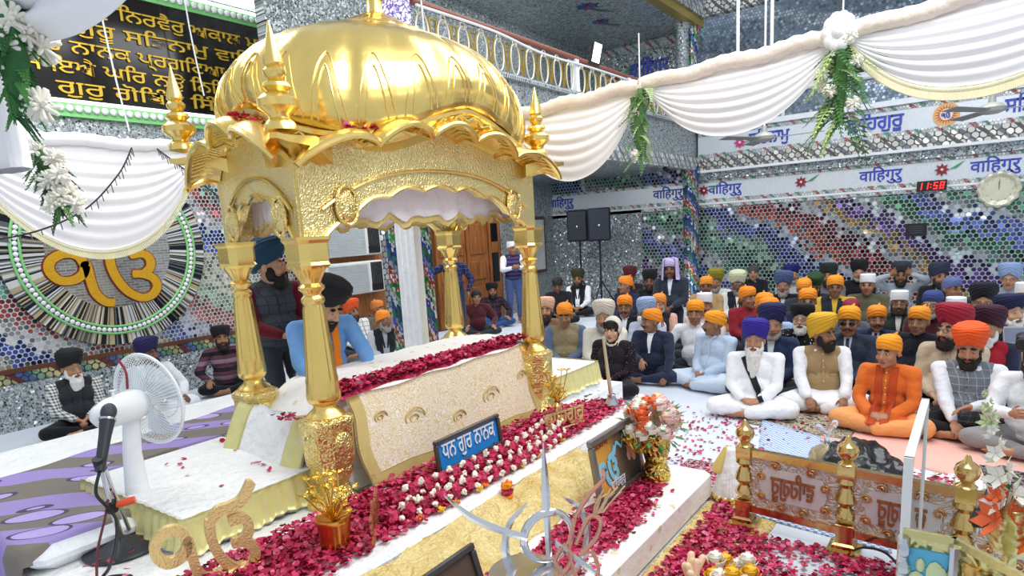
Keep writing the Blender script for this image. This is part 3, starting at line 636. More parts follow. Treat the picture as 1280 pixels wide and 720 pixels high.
# white lining inside the canopy with a gold fringe
M_lining = cloth('#f6eef0', 'pale pink white lining'); e = MB()
S = np.linspace(.03, .97, 49)
e.sheet(np.array([[CW(s, t, 2.33 + .03 * math.cos(s * 40) * math.sin(PI * t)) for t in np.linspace(.03, .97, 15)] for s in S]), .012)
ln = part('ceiling_lining', e, M_lining, can, 180)
e = MB(); fr = MB()
for (g0, wide) in ((lambda s: CW(s, .1, 0), 1), (lambda s: CW(s, .9, 0), 1), (lambda s: CW(.06, s, 0), 0), (lambda s: CW(.94, s, 0), 0)):
    n = 6 if wide else 4
    zl = lambda s: 2.02 + .04 * (1 - lobes(s, n)) + .02 * math.sin(s * 60)
    T = np.linspace(.06, .94, 61)
    e.sheet(np.array([[g0(s) + np.array([.01 * math.sin(s * 80 + v), .01 * math.cos(s * 75), 2.32 * (1 - v) + (zl(s) + .06) * v]) for v in np.linspace(0, 1, 6)] for s in T]), .006)
    fr.sheet(np.array([[g0(s) + np.array([.012 * math.sin(s * 140), .012, zl(s) + .065 - .05 * v]) for v in (0, 1)] for s in np.linspace(.06, .94, 140)]), .006)
vl = part('valance', e, M_lining, ln, 180); part('gold_fringe', fr, mat('gold thread fringe', '#dcc47a', .5, .2, .3, 60), vl, 180)
# ------------------------------------------------------------------ platforms
M_sheet = cloth('#f3f4f3', 'white cotton sheet', 1.0)
t = NT('white cloth with gold sprigs'); co = t.obj(); v = t.n('ShaderNodeTexVoronoi', Vector=co, Scale=7.0); n = t.n('ShaderNodeTexNoise', Vector=co, Scale=14.0, Detail=3.0)
f = t.math('LESS_THAN', t.math('ADD', v.outputs['Distance'], t.math('MULTIPLY', n.outputs[0], .25)), .3); t.bump(n.outputs[0], .4, .02)
M_sprig = t.out(Base_Color=t.mix(t.math('MULTIPLY', f, .75), lin('#f6f4ee'), lin('#d8c688')), Roughness=.75)
t = NT('gold brocade'); co = t.obj(); n = t.n('ShaderNodeTexNoise', Vector=co, Scale=7.0, Detail=5.0); n2 = t.n('ShaderNodeTexVoronoi', Vector=t.vec('ADD', co, n.outputs['Color']), Scale=7.0)
t.bump(n2.outputs[0], .6, .04); M_broc = t.out(Base_Color=t.ramp(n.outputs[0], [(.3, '#d2b468'), (.6, '#e9d494')]), Roughness=.5, Metallic=.2)
M_gilt = mat('gilt satin border', '#d9c07c', .4, .4, .12, 20, .2, 40)
M_skirt = mat('pale gold pleated satin', '#e4dc98', .38, .3, .12, 12, .2, 30)
M_pleat = cloth('#eef0f2', 'white pleated net')
tk = struct('platform', bx(1.0, 6.2, 3.05, 7.0, 0, .27), M_sheet)
up_ = MB(); up_.box((3.05, 2.73, .17), (4.3, .72, .34), bevel=.02)
ust = solo('upper_step', up_, M_sheet, 'white covered upper step strewn with garlands in front of the golden canopy', 'step', (3.05, 2.73, 0), 30)
P = np.array([[(x, 2.355 - .012 * math.sin(x * 9) - .02 * v + (.006 * math.sin(x * 31) if 0 < v < 1 else 0), .275 * (1 - v) + .195 * v + .0) for v in np.linspace(0, 1, 5)] for x in np.linspace(.95, 4.75, 90)])
P2 = np.array([[(x, 2.35 - .012 * math.sin(x * 9) * v, .285 * (1 - v) + .19 * v) for v in np.linspace(0, 1, 4)] for x in np.linspace(.95, 4.75, 90)])
l2 = MB(); l2.box((2.65, 1.90, .1), (3.3, .93, .2), bevel=.025)
lw = solo('lower_step', l2, M_sprig, 'white sprigged lower step carrying the framed picture and rose petals', 'step', (2.65, 1.9, 0), 30)
# ================================================================== THINGS ON AND AROUND THE PLATFORM
M_pet = [mat('rose petal crimson', '#b3123f', .5, 0, .2, 30), mat('rose petal magenta', '#cf2a62', .5, 0, .2, 30), mat('rose petal dark', '#7c0a2c', .5, 0, .2, 30), mat('rose petal pink', '#e26a92', .5, 0, .2, 30)]
M_petbase = NT('packed rose petals'); _v = M_petbase.n('ShaderNodeTexVoronoi', Vector=M_petbase.obj(), Scale=34.0); M_petbase.bump(_v.outputs['Distance'], .8, .02)
M_petbase = M_petbase.out(Base_Color=M_petbase.ramp(_v.outputs['Color'], [(0, '#6d0a28'), (.4, '#b3123f'), (.75, '#cf2a62'), (1, '#d9547f')]), Roughness=.55)
def petals(sample, n, size=.032, seed=1, flat=.5):
    g = np.random.default_rng(seed); mb = MB(); P = sample(g, n)
    n = len(P); base = np.array([(i, j) for i in (-1, 0, 1) for j in (-1, 0, 1)], float); F0 = [(0, 3, 4, 1), (1, 4, 5, 2), (3, 6, 7, 4), (4, 7, 8, 5)]
    shape = base * np.where((np.abs(base).sum(1) == 2)[:, None], .72, 1.0)
    s = size * g.uniform(.55, 1.15, (n, 1, 1)); cup = g.uniform(-.1, .7, (n, 1)) * (base ** 2).sum(1)[None] * .5
    L = np.concatenate([np.repeat(shape[None], n, 0) * np.array([.5, .42]), cup[..., None] * .5], -1) * s
    yaw = g.uniform(0, 6.28, n); tl = g.normal(0, flat, n); c, sn = np.cos(yaw), np.sin(yaw); ct, st = np.cos(tl), np.sin(tl)
    Rz = np.zeros((n, 3, 3)); Rz[:, 0, 0] = c; Rz[:, 0, 1] = -sn; Rz[:, 1, 0] = sn; Rz[:, 1, 1] = c; Rz[:, 2, 2] = 1
    Rx = np.zeros((n, 3, 3)); Rx[:, 0, 0] = 1; Rx[:, 1, 1] = ct; Rx[:, 1, 2] = -st; Rx[:, 2, 1] = st; Rx[:, 2, 2] = ct
    V = np.einsum('nij,njk,nlk->nli', Rz, Rx, L); V[..., 2] -= V[..., 2].min(1)[:, None]; V += P[:, None]
    mi = g.choice(4, n, p=(.42, .32, .16, .10))
    mb.V = [V.reshape(-1, 3)]; mb.nv = n * 9; mb.F = [tuple(i + 9 * k for i in q) for k in range(n) for q in F0]; mb.M = [int(m) for m in np.repeat(mi, 4)]
    return mb
def inpoly(x, y, poly):
    r = np.zeros(len(x), bool); k = len(poly)
    for i in range(k):
        (x0, y0), (x1, y1) = poly[i], poly[(i + 1) % k]; c = (y0 > y) != (y1 > y); r ^= c & (x < (x1 - x0) * (y - y0) / (y1 - y0 + 1e-12) + x0)
    return r
def spread(poly, z, thick=.0, patchy=None, soft=.0):
    poly = np.array(poly)
    def f(g, n):
        out = np.zeros((0, 3))
        while len(out) < n:
            x = g.uniform(poly[:, 0].min(), poly[:, 0].max(), n * 2); y = g.uniform(poly[:, 1].min(), poly[:, 1].max(), n * 2)
            k = inpoly(x + g.normal(0, soft + 1e-9, n * 2), y + g.normal(0, soft + 1e-9, n * 2), poly)
            if patchy: k &= (wob(np.stack([x, y, x * 0], 1), 5, patchy[0]) + g.normal(0, .2, n * 2)) > patchy[1]
            q = np.stack([x, y, z + g.uniform(0, thick + 1e-6, n * 2) ** 1], 1)[k]; out = np.concatenate([out, q])
        return out[:n]
    return f
def mound(poly_fn, z0, h, nu, nv, seed):
    P = np.array([[poly_fn(u, v) for v in np.linspace(0, 1, nv)] for u in np.linspace(0, 1, nu)])
    U, Vv = np.meshgrid(np.linspace(0, 1, nu), np.linspace(0, 1, nv), indexing='ij'); e = np.minimum(1, 6 * np.minimum(np.minimum(U * 3, (1 - U) * 3), np.minimum(Vv, 1 - Vv)))
    Z = z0 + h * e * (.75 + .25 * wob(np.concatenate([P.reshape(-1, 2), np.zeros((nu * nv, 1))], 1), seed, 22).reshape(nu, nv))
    return np.concatenate([P, Z[..., None]], -1)
# --- bed of the scripture under the canopy
bed = thing('scripture_bed', 'broad white cloth covered bed under the golden canopy with a gold brocade front', 'bed', (3.8, 3.9, .27))
U = np.linspace(0, 1, 46); V = np.linspace(0, 1, 24); P = []
for u in U:
    row = []
    for v in V:
        x = 2.60 + 2.42 * u + .2 * v; y = 3.33 + 1.16 * v
        z = .93 - .06 * v + .035 * math.sin(PI * v) - .30 * max(0, 1 - u / .12) ** 1.5 - .02 * max(0, 1 - (1 - u) / .06) + .006 * math.sin(u * 37 + v * 9) + .005 * math.sin(v * 41 + u * 12)
        row.append((x - .18 * max(0, 1 - u / .12) ** 1.5, y, z))
    P.append(row)
P = np.array(P); skirtb = np.concatenate([P[:, :1] * [1, 1, 0] + [0, 0, .29], P, P[:, -1:] * [1, 1, 0] + [0, 0, .29]], 1)
part('bed_cover', MB().sheet(skirtb[:, ::-1], .015), M_sprig, bed, 180)
P = np.array([[(2.58 - .2 * v - .03 * math.sin(6 * u), 3.52 + .92 * u, .80 - .36 * v ** 1.3 + .01 * math.sin(20 * u)) for v in np.linspace(0, 1, 10)] for u in np.linspace(0, 1, 24)])
e = MB(); e.sheet(P[::-1, ::-1], .012); part('side_cover', e, M_sheet, bed, 180)
for u0, u1 in ((0, .2), (.84, 1)):
    e = MB(); n = np.linspace(u0, u1, 8); e.sheet(np.array([[(2.575 - .2 * v - .03 * math.sin(6 * u), 3.52 + .92 * u, .806 - .36 * v ** 1.3 + .01 * math.sin(20 * u)) for v in np.linspace(0, 1.03, 12)] for u in n])[::-1, ::-1], .008)
    part('side_border', e, M_skirt, bed, 180)
def fp(u, v, o=0.0): return (2.66 + 2.1 * u + .02 * math.sin(8 * v), 3.30 - .17 * v - .015 * math.sin(3 * u * PI) * v - o, .935 - .60 * v - .07 * u * v + .008 * math.sin(u * 21 + v * 5))
t = NT('cream gold embroidery'); co = t.obj(); n = t.n('ShaderNodeTexNoise', Vector=co, Scale=4.0, Detail=2.0); v = t.n('ShaderNodeTexVoronoi', Vector=t.vec('ADD', co, n.outputs['Color']), Scale=24.0)
n2 = t.n('ShaderNodeTexNoise', Vector=co, Scale=70.0, Detail=2.0); t.bump(n2.outputs[0], .5, .008)
w = t.math('SINE', t.math('MULTIPLY', v.outputs['Distance'], 14.0)); f = t.math('MULTIPLY', t.math('GREATER_THAN', t.math('ADD', w, t.math('MULTIPLY', n2.outputs[0], .9)), .35), .8)
M_emb = t.out(Base_Color=t.mix(f, lin('#efe5da'), lin('#d6bd7a')), Roughness=.6, Metallic=.1)
M_emb2 = mat('gold zari thread', '#cdb069', .5, .2)
rm = part('front_cloth', MB().sheet(np.array([[fp(u, v) for v in np.linspace(0, 1, 20)] for u in np.linspace(0, 1, 50)])[:, ::-1], .012), M_emb, bed, 180)
e = MB()
for (u0, u1, v0, v1) in ((0, .045, 0, 1), (.945, 1, 0, 1), (0, 1, .84, 1)): e.sheet(np.array([[fp(u, v, .008) for v in np.linspace(v0, v1, 16)] for u in np.linspace(u0, u1, 40)])[:, ::-1], .006)
part('brocade_border', e, M_gilt, rm, 180)
e = MB(); q = lambda u, v, r, a: (lambda c: (c[0] + r * math.cos(a), c[1] - .002, c[2] + r * .8 * math.sin(a)))(fp(u, v))
for u, v, r in ((.25, .45, .12), (.68, .5, .13), (.9, .4, .08), (.48, .62, .09), (.1, .3, .07)):
    e = MB(); e.tube([q(u, v, r * (1 - k / 40), k * .22) for k in range(30)], .006, 5); e.tube([q(u, v, r * .45 * (1 - k / 30), k * .3) for k in range(20)], .005, 5); part('paisley_embroidery', e, M_emb2, rm)
# petals on the bed
S = mound(lambda u, v: (2.58 + 2.2 * u, 3.33 + (.20 + .02 * math.sin(u * 14)) * v + .02 * math.sin(u * 9) * (v > .5)), .925, .055, 90, 14, 3)
pb = link('petal_heap', MB().sheet(S[:, ::-1] if False else S, .0).mesh('petal_heap'), M_petbase, None, 180); tag(pb, 'long strip of heaped rose petals lying on the scripture bed', 'petals', kind='stuff')
e = petals(spread([(2.56, 3.32), (4.8, 3.32), (4.8, 3.54), (2.56, 3.53)], .965, .035, soft=.012), 2600, .042, 11)
o = solo('rose_petals', e, M_pet, 'loose crimson petals on the heap along the scripture bed', 'petals', (0, 0, 0), 180, kind='stuff')
# --- side tables
def side_table(x0, x1, y0, y1, z, label, zb):
    tb = thing('side_table', label, 'table', ((x0 + x1) / 2, (y0 + y1) / 2, zb))
    part('table_top', MB().box(((x0 + x1) / 2, (y0 + y1) / 2, z - .02), (x1 - x0, y1 - y0, .04), bevel=.015), M_sheet, tb, 30)
    per = [(x0, y1), (x0, y0), (x1, y0), (x1, y1)]; L = []
    for (a, b), (c, d) in zip(per, per[1:]):
        n = int(math.hypot(c - a, d - b) / .012); L += [(a + (c - a) * k / n, b + (d - b) * k / n, (b - d) , (c - a)) for k in range(n)]
    def skirt(za, zb_, amp, fl, off):
        R = []
        for i, (x, y, nx, ny) in enumerate(L):
            h = math.hypot(nx, ny); ox, oy = -(-nx) / h * -1, -ny / h * 1
            ox, oy = (nx / h * -1 if nx else 0), (-ny / h if ny else 0)
            w = math.sin(i * .85 + .6 * math.sin(i * .13)); R.append([(x + ox * (off + fl * v + amp * w * (.3 + .7 * v)), y + oy * (off + fl * v + amp * w * (.3 + .7 * v)), za + (zb_ - za) * v + (.012 * math.sin(i * .21) if v == 1 else 0)) for v in np.linspace(0, 1, 6)])
        return MB().sheet(np.array(R), .004)
    part('gold_skirt', skirt(z + .004, z - .20, .012, .035, .008), M_skirt, tb, 180)
    part('net_skirt', skirt(z - .1, zb + .01, .012, .02, .002), M_pleat, tb, 180)
    return tb
side_table(1.58, 2.58, 3.45, 4.75, .5, 'low white table with pleated gold skirt left of the golden canopy', .27)
side_table(4.98, 5.78, 3.12, 4.15, .58, 'low white table with gold satin skirt right of the golden canopy', .27)
# --- purple sheet over a white mattress
mt = thing('mattress', 'white quilted mattress under the purple leaf patterned sheet', 'mattress', (2.6, 5.3, .27))
e = MB(); e.box((1.33, 4.64, .345), (.62, 1.36, .15), bevel=.06); e.box((2.72, 5.30, .345), (3.4, .58, .15), bevel=.06); part('mattress_body', e, cloth('#eef0f3', 'white quilting'), mt, 40)
t = NT('purple leaf print'); co = t.pos(); n = t.n('ShaderNodeTexNoise', Vector=co, Scale=1.5, Detail=1.0); q = t.vec('ADD', co, t.vec('MULTIPLY', n.outputs['Color'], (.25, .25, 0)))
wv = t.n('ShaderNodeTexWave', {'wave_type': 'BANDS', 'bands_direction': 'DIAGONAL'}, Vector=t.vec('MULTIPLY', q, (1, 1, 0)), Scale=.85, Distortion=1.2)
lf = t.n('ShaderNodeTexVoronoi', {'distance': 'EUCLIDEAN'}, Vector=t.vec('MULTIPLY', t.n('ShaderNodeVectorRotate', Vector=q, Angle=.6), (2.1, 4.6, 0)), Scale=1.0)
d = lf.outputs['Distance']; col = t.mix(t.math('GREATER_THAN', wv.outputs[0], .52), lin('#7d746c'), lin('#9d8cc6')); col = t.mix(t.math('LESS_THAN', d, .36), col, lin('#b7a4dc'))
edge = t.math('MULTIPLY', t.math('GREATER_THAN', d, .33), t.math('LESS_THAN', d, .375)); M_purple = t.out(Base_Color=t.mix(edge, col, lin('#4d4560')), Roughness=.85)
R = []
for u in np.concatenate([[-.03, -.02, -.01], np.linspace(0, 1, 60)]):
    x = max(.985, .985 + 3.54 * u) - (.02 if u < 0 else 0); row = []
    for v in np.concatenate([[-.02, -.01], np.linspace(0, 1, 30)]):
        y0 = 4.02 if x < 1.66 else 5.0 if x > 1.76 else 4.02 + (x - 1.66) / .10 * .98
        y = y0 + (5.38 + .127 * x - y0) * max(v, 0) - (.012 if v < 0 else 0); z = .436 + .006 * math.sin(9 * x + 5 * y) 
        if v < 0: z -= .045 * (1 if v > -.015 else 2)
        if u < 0: z += u * 9 * (1 + .15 * math.sin(y * 9)) 
        row.append((x - (.012 * math.sin(y * 14) if u < 0 else 0), y, z))
    R.append(row)
solo('purple_sheet', MB().sheet(np.array(R), .008), M_purple, 'purple and grey leaf patterned sheet spread beside the wall seat', 'sheet', (2.6, 5.3, .43), 180)
R = []
for i, y in enumerate(np.linspace(3.2, 6.5, 160)): R.append([(1.0 - .03 * v + .014 * math.sin(i * .8) * v - .0, y, .27 - .27 * v) for v in np.linspace(0, 1, 5)])
solo('platform_skirt', MB().sheet(np.array(R)[::-1], .004), M_pleat, 'white pleated cloth hanging at the left end of the platform', 'skirt', (1, 4.8, 0), 180)
# --- front faces of the steps: gold brocade
def facing(x0, x1, y, z0, z1, seed):
    return np.array([[(x, y - .40 * v ** 1.2 - .015 * abs(math.sin(x * 5 + seed)) + .014 * math.sin(x * 17 + 3 * v + seed), .012 * math.sin(x * 13 + 9 * v) * math.sin(PI * v) + z1 + (z0 - z1) * v) for v in np.linspace(0, 1, 24)] for x in np.linspace(x0, x1, 220)])
FC_ = facing(.95, 4.0, 2.375, .203, .325, 1); _q = FC_.reshape(-1, 3); FC_[..., 2] += (.016 * (1 - 2 * np.abs(wob(_q, 5, 16))) + .008 * (1 - 2 * np.abs(wob(_q, 6, 40)))).reshape(FC_.shape[:2]) * np.sin(np.linspace(0, PI, FC_.shape[1]))[None]; FC_[..., 1] += (.014 * wob(_q, 7, 28)).reshape(FC_.shape[:2])
solo('brocade_drape', MB().sheet(FC_[:, ::-1], .006), M_broc, 'crinkled gold brocade hung along the front of the upper step', 'cloth', (2.5, 2.35, .2), 180)
solo('gold_floor_cloth', MB().sheet(np.array([[(x, y, .006 + .004 * math.sin(9 * x + 7 * y)) for y in np.linspace(.95, 1.43, 12)] for x in np.linspace(1.9, 4.45, 50)]), .004), M_broc, 'gold cloth laid on the floor before the lower step', 'cloth', (3, 1.2, 0), 180)
# --- petals spread on steps and floor
def pstuff(name, label, poly, z, thick, n, size, seed, patchy=None, soft=.02):
    solo(name, petals(spread(poly, z, thick, patchy, soft), n, size, seed), M_pet, label, 'petals', (0, 0, 0), 180, kind='stuff')
POLY_U = [(1.25, 2.5), (2.0, 2.46), (2.6, 2.47), (3.3, 2.49), (4.0, 2.48), (4.4, 2.46), (4.9, 2.46), (5.2, 2.55), (5.15, 2.85), (4.6, 3.06), (3.2, 3.08), (2.4, 3.1), (1.7, 3.12), (1.25, 3.1)]
S = mound(lambda u, v: (1.3 + 3.55 * u, 2.5 + .03 * math.sin(7 * u) + .57 * v), .335, .022, 110, 22, 8)
tag(link('petal_bed', MB().sheet(S).mesh('petal_bed'), M_petbase, None, 180), 'thick layer of rose petals covering the upper step', 'petals', kind='stuff')
pstuff('rose_petals', 'crimson rose petals strewn over the upper step', POLY_U, .352, .02, 6500, .04, 21, None, .03)
S = mound(lambda u, v: (2.55 + 1.42 * u, 1.58 + .06 * math.sin(3 * u) + (.28 + .06 * math.sin(5 * u)) * v), .197, .012, 60, 20, 9)
tag(link('petal_bed', MB().sheet(S).mesh('petal_bed'), M_petbase, None, 180), 'layer of rose petals in front of the framed picture on the lower step', 'petals', kind='stuff')
pstuff('rose_petals', 'crimson rose petals scattered over the lower step', [(1.9, 1.5), (2.6, 1.52), (3.3, 1.55), (4.1, 1.55), (4.2, 2.0), (4.1, 2.25), (4.0, 2.25), (3.9, 1.9), (1.9, 1.9)], .203, .014, 3200, .034, 22, (9, -.05), .03)
pstuff('rose_petals', 'crimson rose petals spread over the floor before the brass rail', [(2.2, .1), (3.85, .1), (3.85, 1.02), (4.3, 1.36), (3.2, 1.38), (2.2, 1.36)], .012, .01, 6500, .036, 23, (7, -.30), .02)
pstuff('rose_petals', 'dark rose petals sprinkled on the white floor among the flower vase and seated people', [(4.35, 1.1), (5.2, 1.0), (6.2, .9), (6.8, 1.5), (6.2, 2.3), (5.4, 2.4), (4.6, 2.2), (4.3, 1.7)], .003, .004, 620, .034, 24, None, .15)
pstuff('rose_petals', 'few dark rose petals dropped on the left white table', [(1.8, 3.6), (2.6, 3.6), (2.75, 4.7), (1.9, 4.7)], .503, .003, 16, .04, 26)
pstuff('rose_petals', 'few rose petals dropped around the microphone stand base', [(1.15, 3.4), (1.5, 3.4), (1.6, 4.1), (1.2, 4.1)], .305, .003, 26, .035, 27)
for sd_, a_, b_, lb_ in ((0, .12, .3, 'rose petals fallen on the front eave of the golden canopy'), (3, .25, .75, 'rose petals fallen on the left eave of the golden canopy')):
    solo('rose_petals', petals(eave_spots(sd_, a_, b_), 60, .04, 28 + sd_), M_pet, lb_, 'petals', (0, 0, 0), 180, kind='stuff')
pstuff('rose_petals', 'rose petals on the white cloth at the left end of the scripture bed', [(2.42, 3.5), (2.55, 3.45), (2.55, 3.8), (2.45, 3.9)], .80, .02, 40, .04, 29)
solo('petal_rug', MB().sheet(np.array([[(x, y, .004) for y in np.linspace(.85, 1.85, 8)] for x in np.linspace(4.22, 4.95, 8)]), .003), patterned('maroon flecked rug', 'camo', '#8e1f3c', '#c7a9ad', 26, .85, '#5c1428'), 'small maroon flecked rug behind the first brass post', 'rug', (4.6, 1.3, 0), 180)
# --- garlands
M_jas = mat('white jasmine', '#f1ecd9', .6, 0, .06, 40, .5, 60); M_mari = mat('marigold orange', '#f08a12', .6, 0, .2, 40, .6, 80); M_mariy = mat('marigold yellow', '#f4bd22', .6, 0, .15, 40, .6, 80)
def tuft(mb, c, r, seed, m=0, k=14):
    g = np.random.default_rng(seed)
    for i in range(k):
        d = g.normal(size=3); d[2] = abs(d[2]) * .9; d /= np.linalg.norm(d); mb.cone(np.array(c) + d * r * .35, r * .3, np.array(c) + d * r * .85, r * .2, 6, m)
def garland(pts, r, label, seed, edge=True):
    C = bez(pts, 120); L = np.r_[0, np.cumsum(np.linalg.norm(np.diff(C, axis=0), axis=1))]; gl = thing('garland', label, 'garland', tuple(C[60]), 0, 'rose and jasmine garlands on the upper step')
    n = int(L[-1] / .115); g = np.random.default_rng(seed)
    for k in range(n):
        a, b = L[-1] * k / n, L[-1] * (k + .56) / n; m = L[-1] * (k + 1) / n
        A = np.array([np.interp(q, L, C[:, i]) for q in np.linspace(a, b, 4) for i in range(3)]).reshape(4, 3); e = MB().tube(A, [r * .8, r, r, r * .8], 10)
        for q in range(26):
            p = A[0] + (A[-1] - A[0]) * g.uniform(0, 1); d = g.normal(size=3); d[2] = abs(d[2]); d /= np.linalg.norm(d); e.ell(p + d * r * .95, (.016, .013, .008), rotz(g.uniform(0, 3)) @ rotx(g.uniform(-1, 1)), 6, 4)
        part('rose_segment', e, M_petbase, gl, 60)
        p = np.array([np.interp((b + m) / 2, L, C[:, i]) for i in range(3)]); e = MB()
        T = C[min(119, int(119 * (b + m) / 2 / L[-1]) + 1)] - C[max(0, int(119 * (b + m) / 2 / L[-1]) - 1)]; u, v, _ = ortho(T)
        for q in range(44):
            a_ = 2 * PI * q / 11 + q; d = u * math.cos(a_) + v * math.sin(a_); o_ = T / np.linalg.norm(T) * (.014 if q % 2 else -.012)
            if d[2] > -.5: e.cone(p + o_ * g.uniform(.1, 1.2) + d * r * .7, .012, p + o_ * 1.3 + d * r * 1.06 + g.normal(0, .007, 3), .011, 5)
        part('jasmine_ring', e, M_jas, gl, 60)
    return gl
garland([(2.30, 2.62, .385), (2.7, 2.55, .39), (3.2, 2.50, .39), (3.7, 2.50, .385), (4.15, 2.60, .39)], .048, 'front rose and jasmine garland on the upper step, nearest the edge', 31)
garland([(2.5, 2.78, .39), (2.9, 2.72, .40), (3.35, 2.68, .40), (3.8, 2.68, .39), (4.25, 2.78, .39)], .048, 'rear rose and jasmine garland on the upper step, passing below the blue sign', 32)
mg = thing('marigold_string', 'row of small marigold heads along the edge of the front garland', 'flowers', (3.2, 2.45, .35))
for k, (x, y) in enumerate([(2.45, 2.5), (2.6, 2.47), (2.72, 2.46), (2.95, 2.46), (3.02, 2.47), (3.42, 2.46), (3.55, 2.47), (3.62, 2.46), (3.9, 2.5), (4.02, 2.5)]): e = MB(); tuft(e, (x, y, .36), .028, 40 + k, 0); part('marigold', e, (M_mari, M_mariy)[k % 2], mg, 60)
hg = thing('marigold_tassel', 'short hanging string of orange and yellow marigolds over the gold brocade', 'garland', (3.06, 2.33, .3))
for k, (z, c) in enumerate(((.37, M_mari), (.33, M_petbase), (.295, M_mari), (.262, M_petbase), (.23, M_mariy))): e = MB(); e.ell((3.06, 2.33 - .004 * k, z), (.042, .036, .024)); tuft(e, (3.06, 2.325, z), .042, 60 + k, 0, 10); part('flower_head', e, c, hg, 60)
# --- blue name sign, letters, pots
def oriented(mb, origin, yaw, tilt, parent=None): return mb.xform(np.block([[rotz(yaw) @ rotx(tilt), np.array(origin, float)[:, None]], [np.zeros((1, 3)), np.ones((1, 1))]]))
def frame_thing(name, label, cat, c, w, h, yaw, tilt, th, border, mframe, mback):
    """picture standing on its lower edge at c, leaning back by tilt"""
    ft = thing(name, label, cat, c); R = rotz(yaw) @ rotx(tilt); o = np.array(c, float)
    def g(mb): return mb.xform(np.block([[R, o[:, None]], [np.zeros((1, 3)), np.ones((1, 1))]]))
    e = MB()
    for a, b, s in (((-w / 2, border / 2), (w / 2, border / 2), 0), ((-w / 2, h - border / 2), (w / 2, h - border / 2), 0), ((-w / 2 + border / 2, border), (-w / 2 + border / 2, h - border), 1), ((w / 2 - border / 2, border), (w / 2 - border / 2, h - border), 1)):
        cx, cz = (a[0] + b[0]) / 2, (a[1] + b[1]) / 2; e.box((cx, -th / 2, cz), (abs(b[0] - a[0]) + (border if s else 0), th, abs(b[1] - a[1]) + (0 if s else border)), bevel=.006)
    part('frame', g(e), mframe, ft, 30); part('picture', g(MB().box((0, -.004, h / 2), (w - border * 1.2, .008, h - border * 1.2))), mback, ft, 0)
    P = lambda x, z, d=.012: o + R @ np.array([x, -d, z]); return ft, P, R
M_silver = mat('silver trim', '#c7c9cc', .22, .95, .1, 20); M_pewter = mat('pewter frame', '#8b8480', .32, .8, .15, 20)
sg, SP_, SR = frame_thing('name_sign', 'blue sign with white lettering in a dark frame behind the garlands', 'sign', (3.36, 2.86, .36), .74, .24, .02, -.12, .03, .03, mat('dark sequin frame', '#56534f', .35, .5, .4, 60), mat('bright blue sign', '#1f86d4', .35))
lettering('ਧੰਨ ਗੁਰ ਨਾਨਕ', .17, .003, SP_(0, .09, .014), SR @ np.array([1, 0, 0]), SR @ np.array([0, 0, 1]), M_white, sg, .001, width=.6)
R = rotz(-.25); M_copper = mat('copper gilt', '#d9a66a', .3, .85, .15, 30)
def standing_word(label, c, yaw, size, width, m):
    st = thing('letter_ornament', label, 'ornament', c); R = rotz(yaw); lettering('ਵਾਿਹਗੁਰੂ', size, .008, np.array(c) + [0, 0, size * .30], R @ np.array([1, 0, 0]), (0, 0, 1), m, st, .002, width=width)
    part('base_bar', MB().bar(np.array(c) + R @ np.array([-width / 2, 0, .0]), np.array(c) + R @ np.array([width / 2, 0, .0]), .02, .012), m, st)
standing_word('small golden letters standing in rose petals right of the blue sign', (4.24, 2.6, .375), -.25, .16, .44, mat('cut gold letters', '#e0bd7c', .3, .7))
standing_word('small copper letters standing in rose petals beside the golden flower pot', (2.22, 2.62, .37), .75, .16, .42, mat('cut copper letters', '#b4694e', .35, .6))
def leafy(mb, c, n, r, h, seed, m=0):
    g = np.random.default_rng(seed); c = np.array(c, float)
    for k in range(n):
        a = g.uniform(0, 6.28); rr = r * math.sqrt(g.uniform(0, 1)); q = c + [rr * math.cos(a), rr * math.sin(a), h * g.uniform(.2, 1)]
        mb.tube([c, (c + q) / 2 + g.normal(0, .01, 3), q], .004, 4, m=m)
        for j in range(5):
            b = 2 * PI * j / 5 + g.uniform(0, 1); d = np.array([math.cos(b), math.sin(b), .4]); u = np.array([-math.sin(b), math.cos(b), 0])
            mb.sheet(np.array([[q, q + u * .001], [q + d * .02 + u * .012, q + d * .02 - u * .012], [q + d * .045, q + d * .045 + u * .001]]), .002, m)
M_goldL = gold('gold foil leaves', '#ecc95c', .25); M_copgold = gold('copper gold pot', '#d99a4a', .25)
pt = thing('flower_pot', 'copper gold pot of golden foil flowers standing in rose petals', 'pot', (1.99, 2.68, .35))
part('pot', MB().lathe([(.0, 0), (.07, 0), (.078, .01), (.075, .02), (.09, .15), (.096, .165), (.092, .18), (.08, .17), (.0, .15)], (1.99, 2.68, .35), 28), M_copgold, pt, 40)
e = MB(); leafy(e, (1.99, 2.68, .5), 22, .14, .26, 71); part('foil_flowers', e, M_goldL, pt, 0)
ot = thing('golden_ornament', 'golden leafy ornament stand by the right front pillar', 'ornament', (4.42, 2.78, .36)); e = MB().lathe([(.08, 0), (.06, .02), (.02, .05), (.018, .1), (.04, .13), (.015, .16)], (4.42, 2.78, .36), 20); part('stand', e, M_goldS, ot)
e = MB(); leafy(e, (4.42, 2.78, .48), 20, .10, .34, 72); part('gilt_leaves', e, M_goldL, ot, 0)
ch = thing('fly_whisk', 'slender silver handled whisk standing upright in a small silver cup', 'whisk', (5.02, 2.58, .345))
part('cup', MB().lathe([(0, 0), (.075, 0), (.07, .02), (.05, .06), (.035, .1), (.04, .12), (.03, .125)], (5.02, 2.58, .345), 24), M_silver, ch)
part('handle', MB().tube(bez([(5.02, 2.58, .44), (4.98, 2.58, .6), (4.94, 2.58, .8), (4.9, 2.58, 1.0)], 12), np.linspace(.02, .012, 12), 8), mat('pale twisted silver', '#d3c9a8', .3, .6), ch)
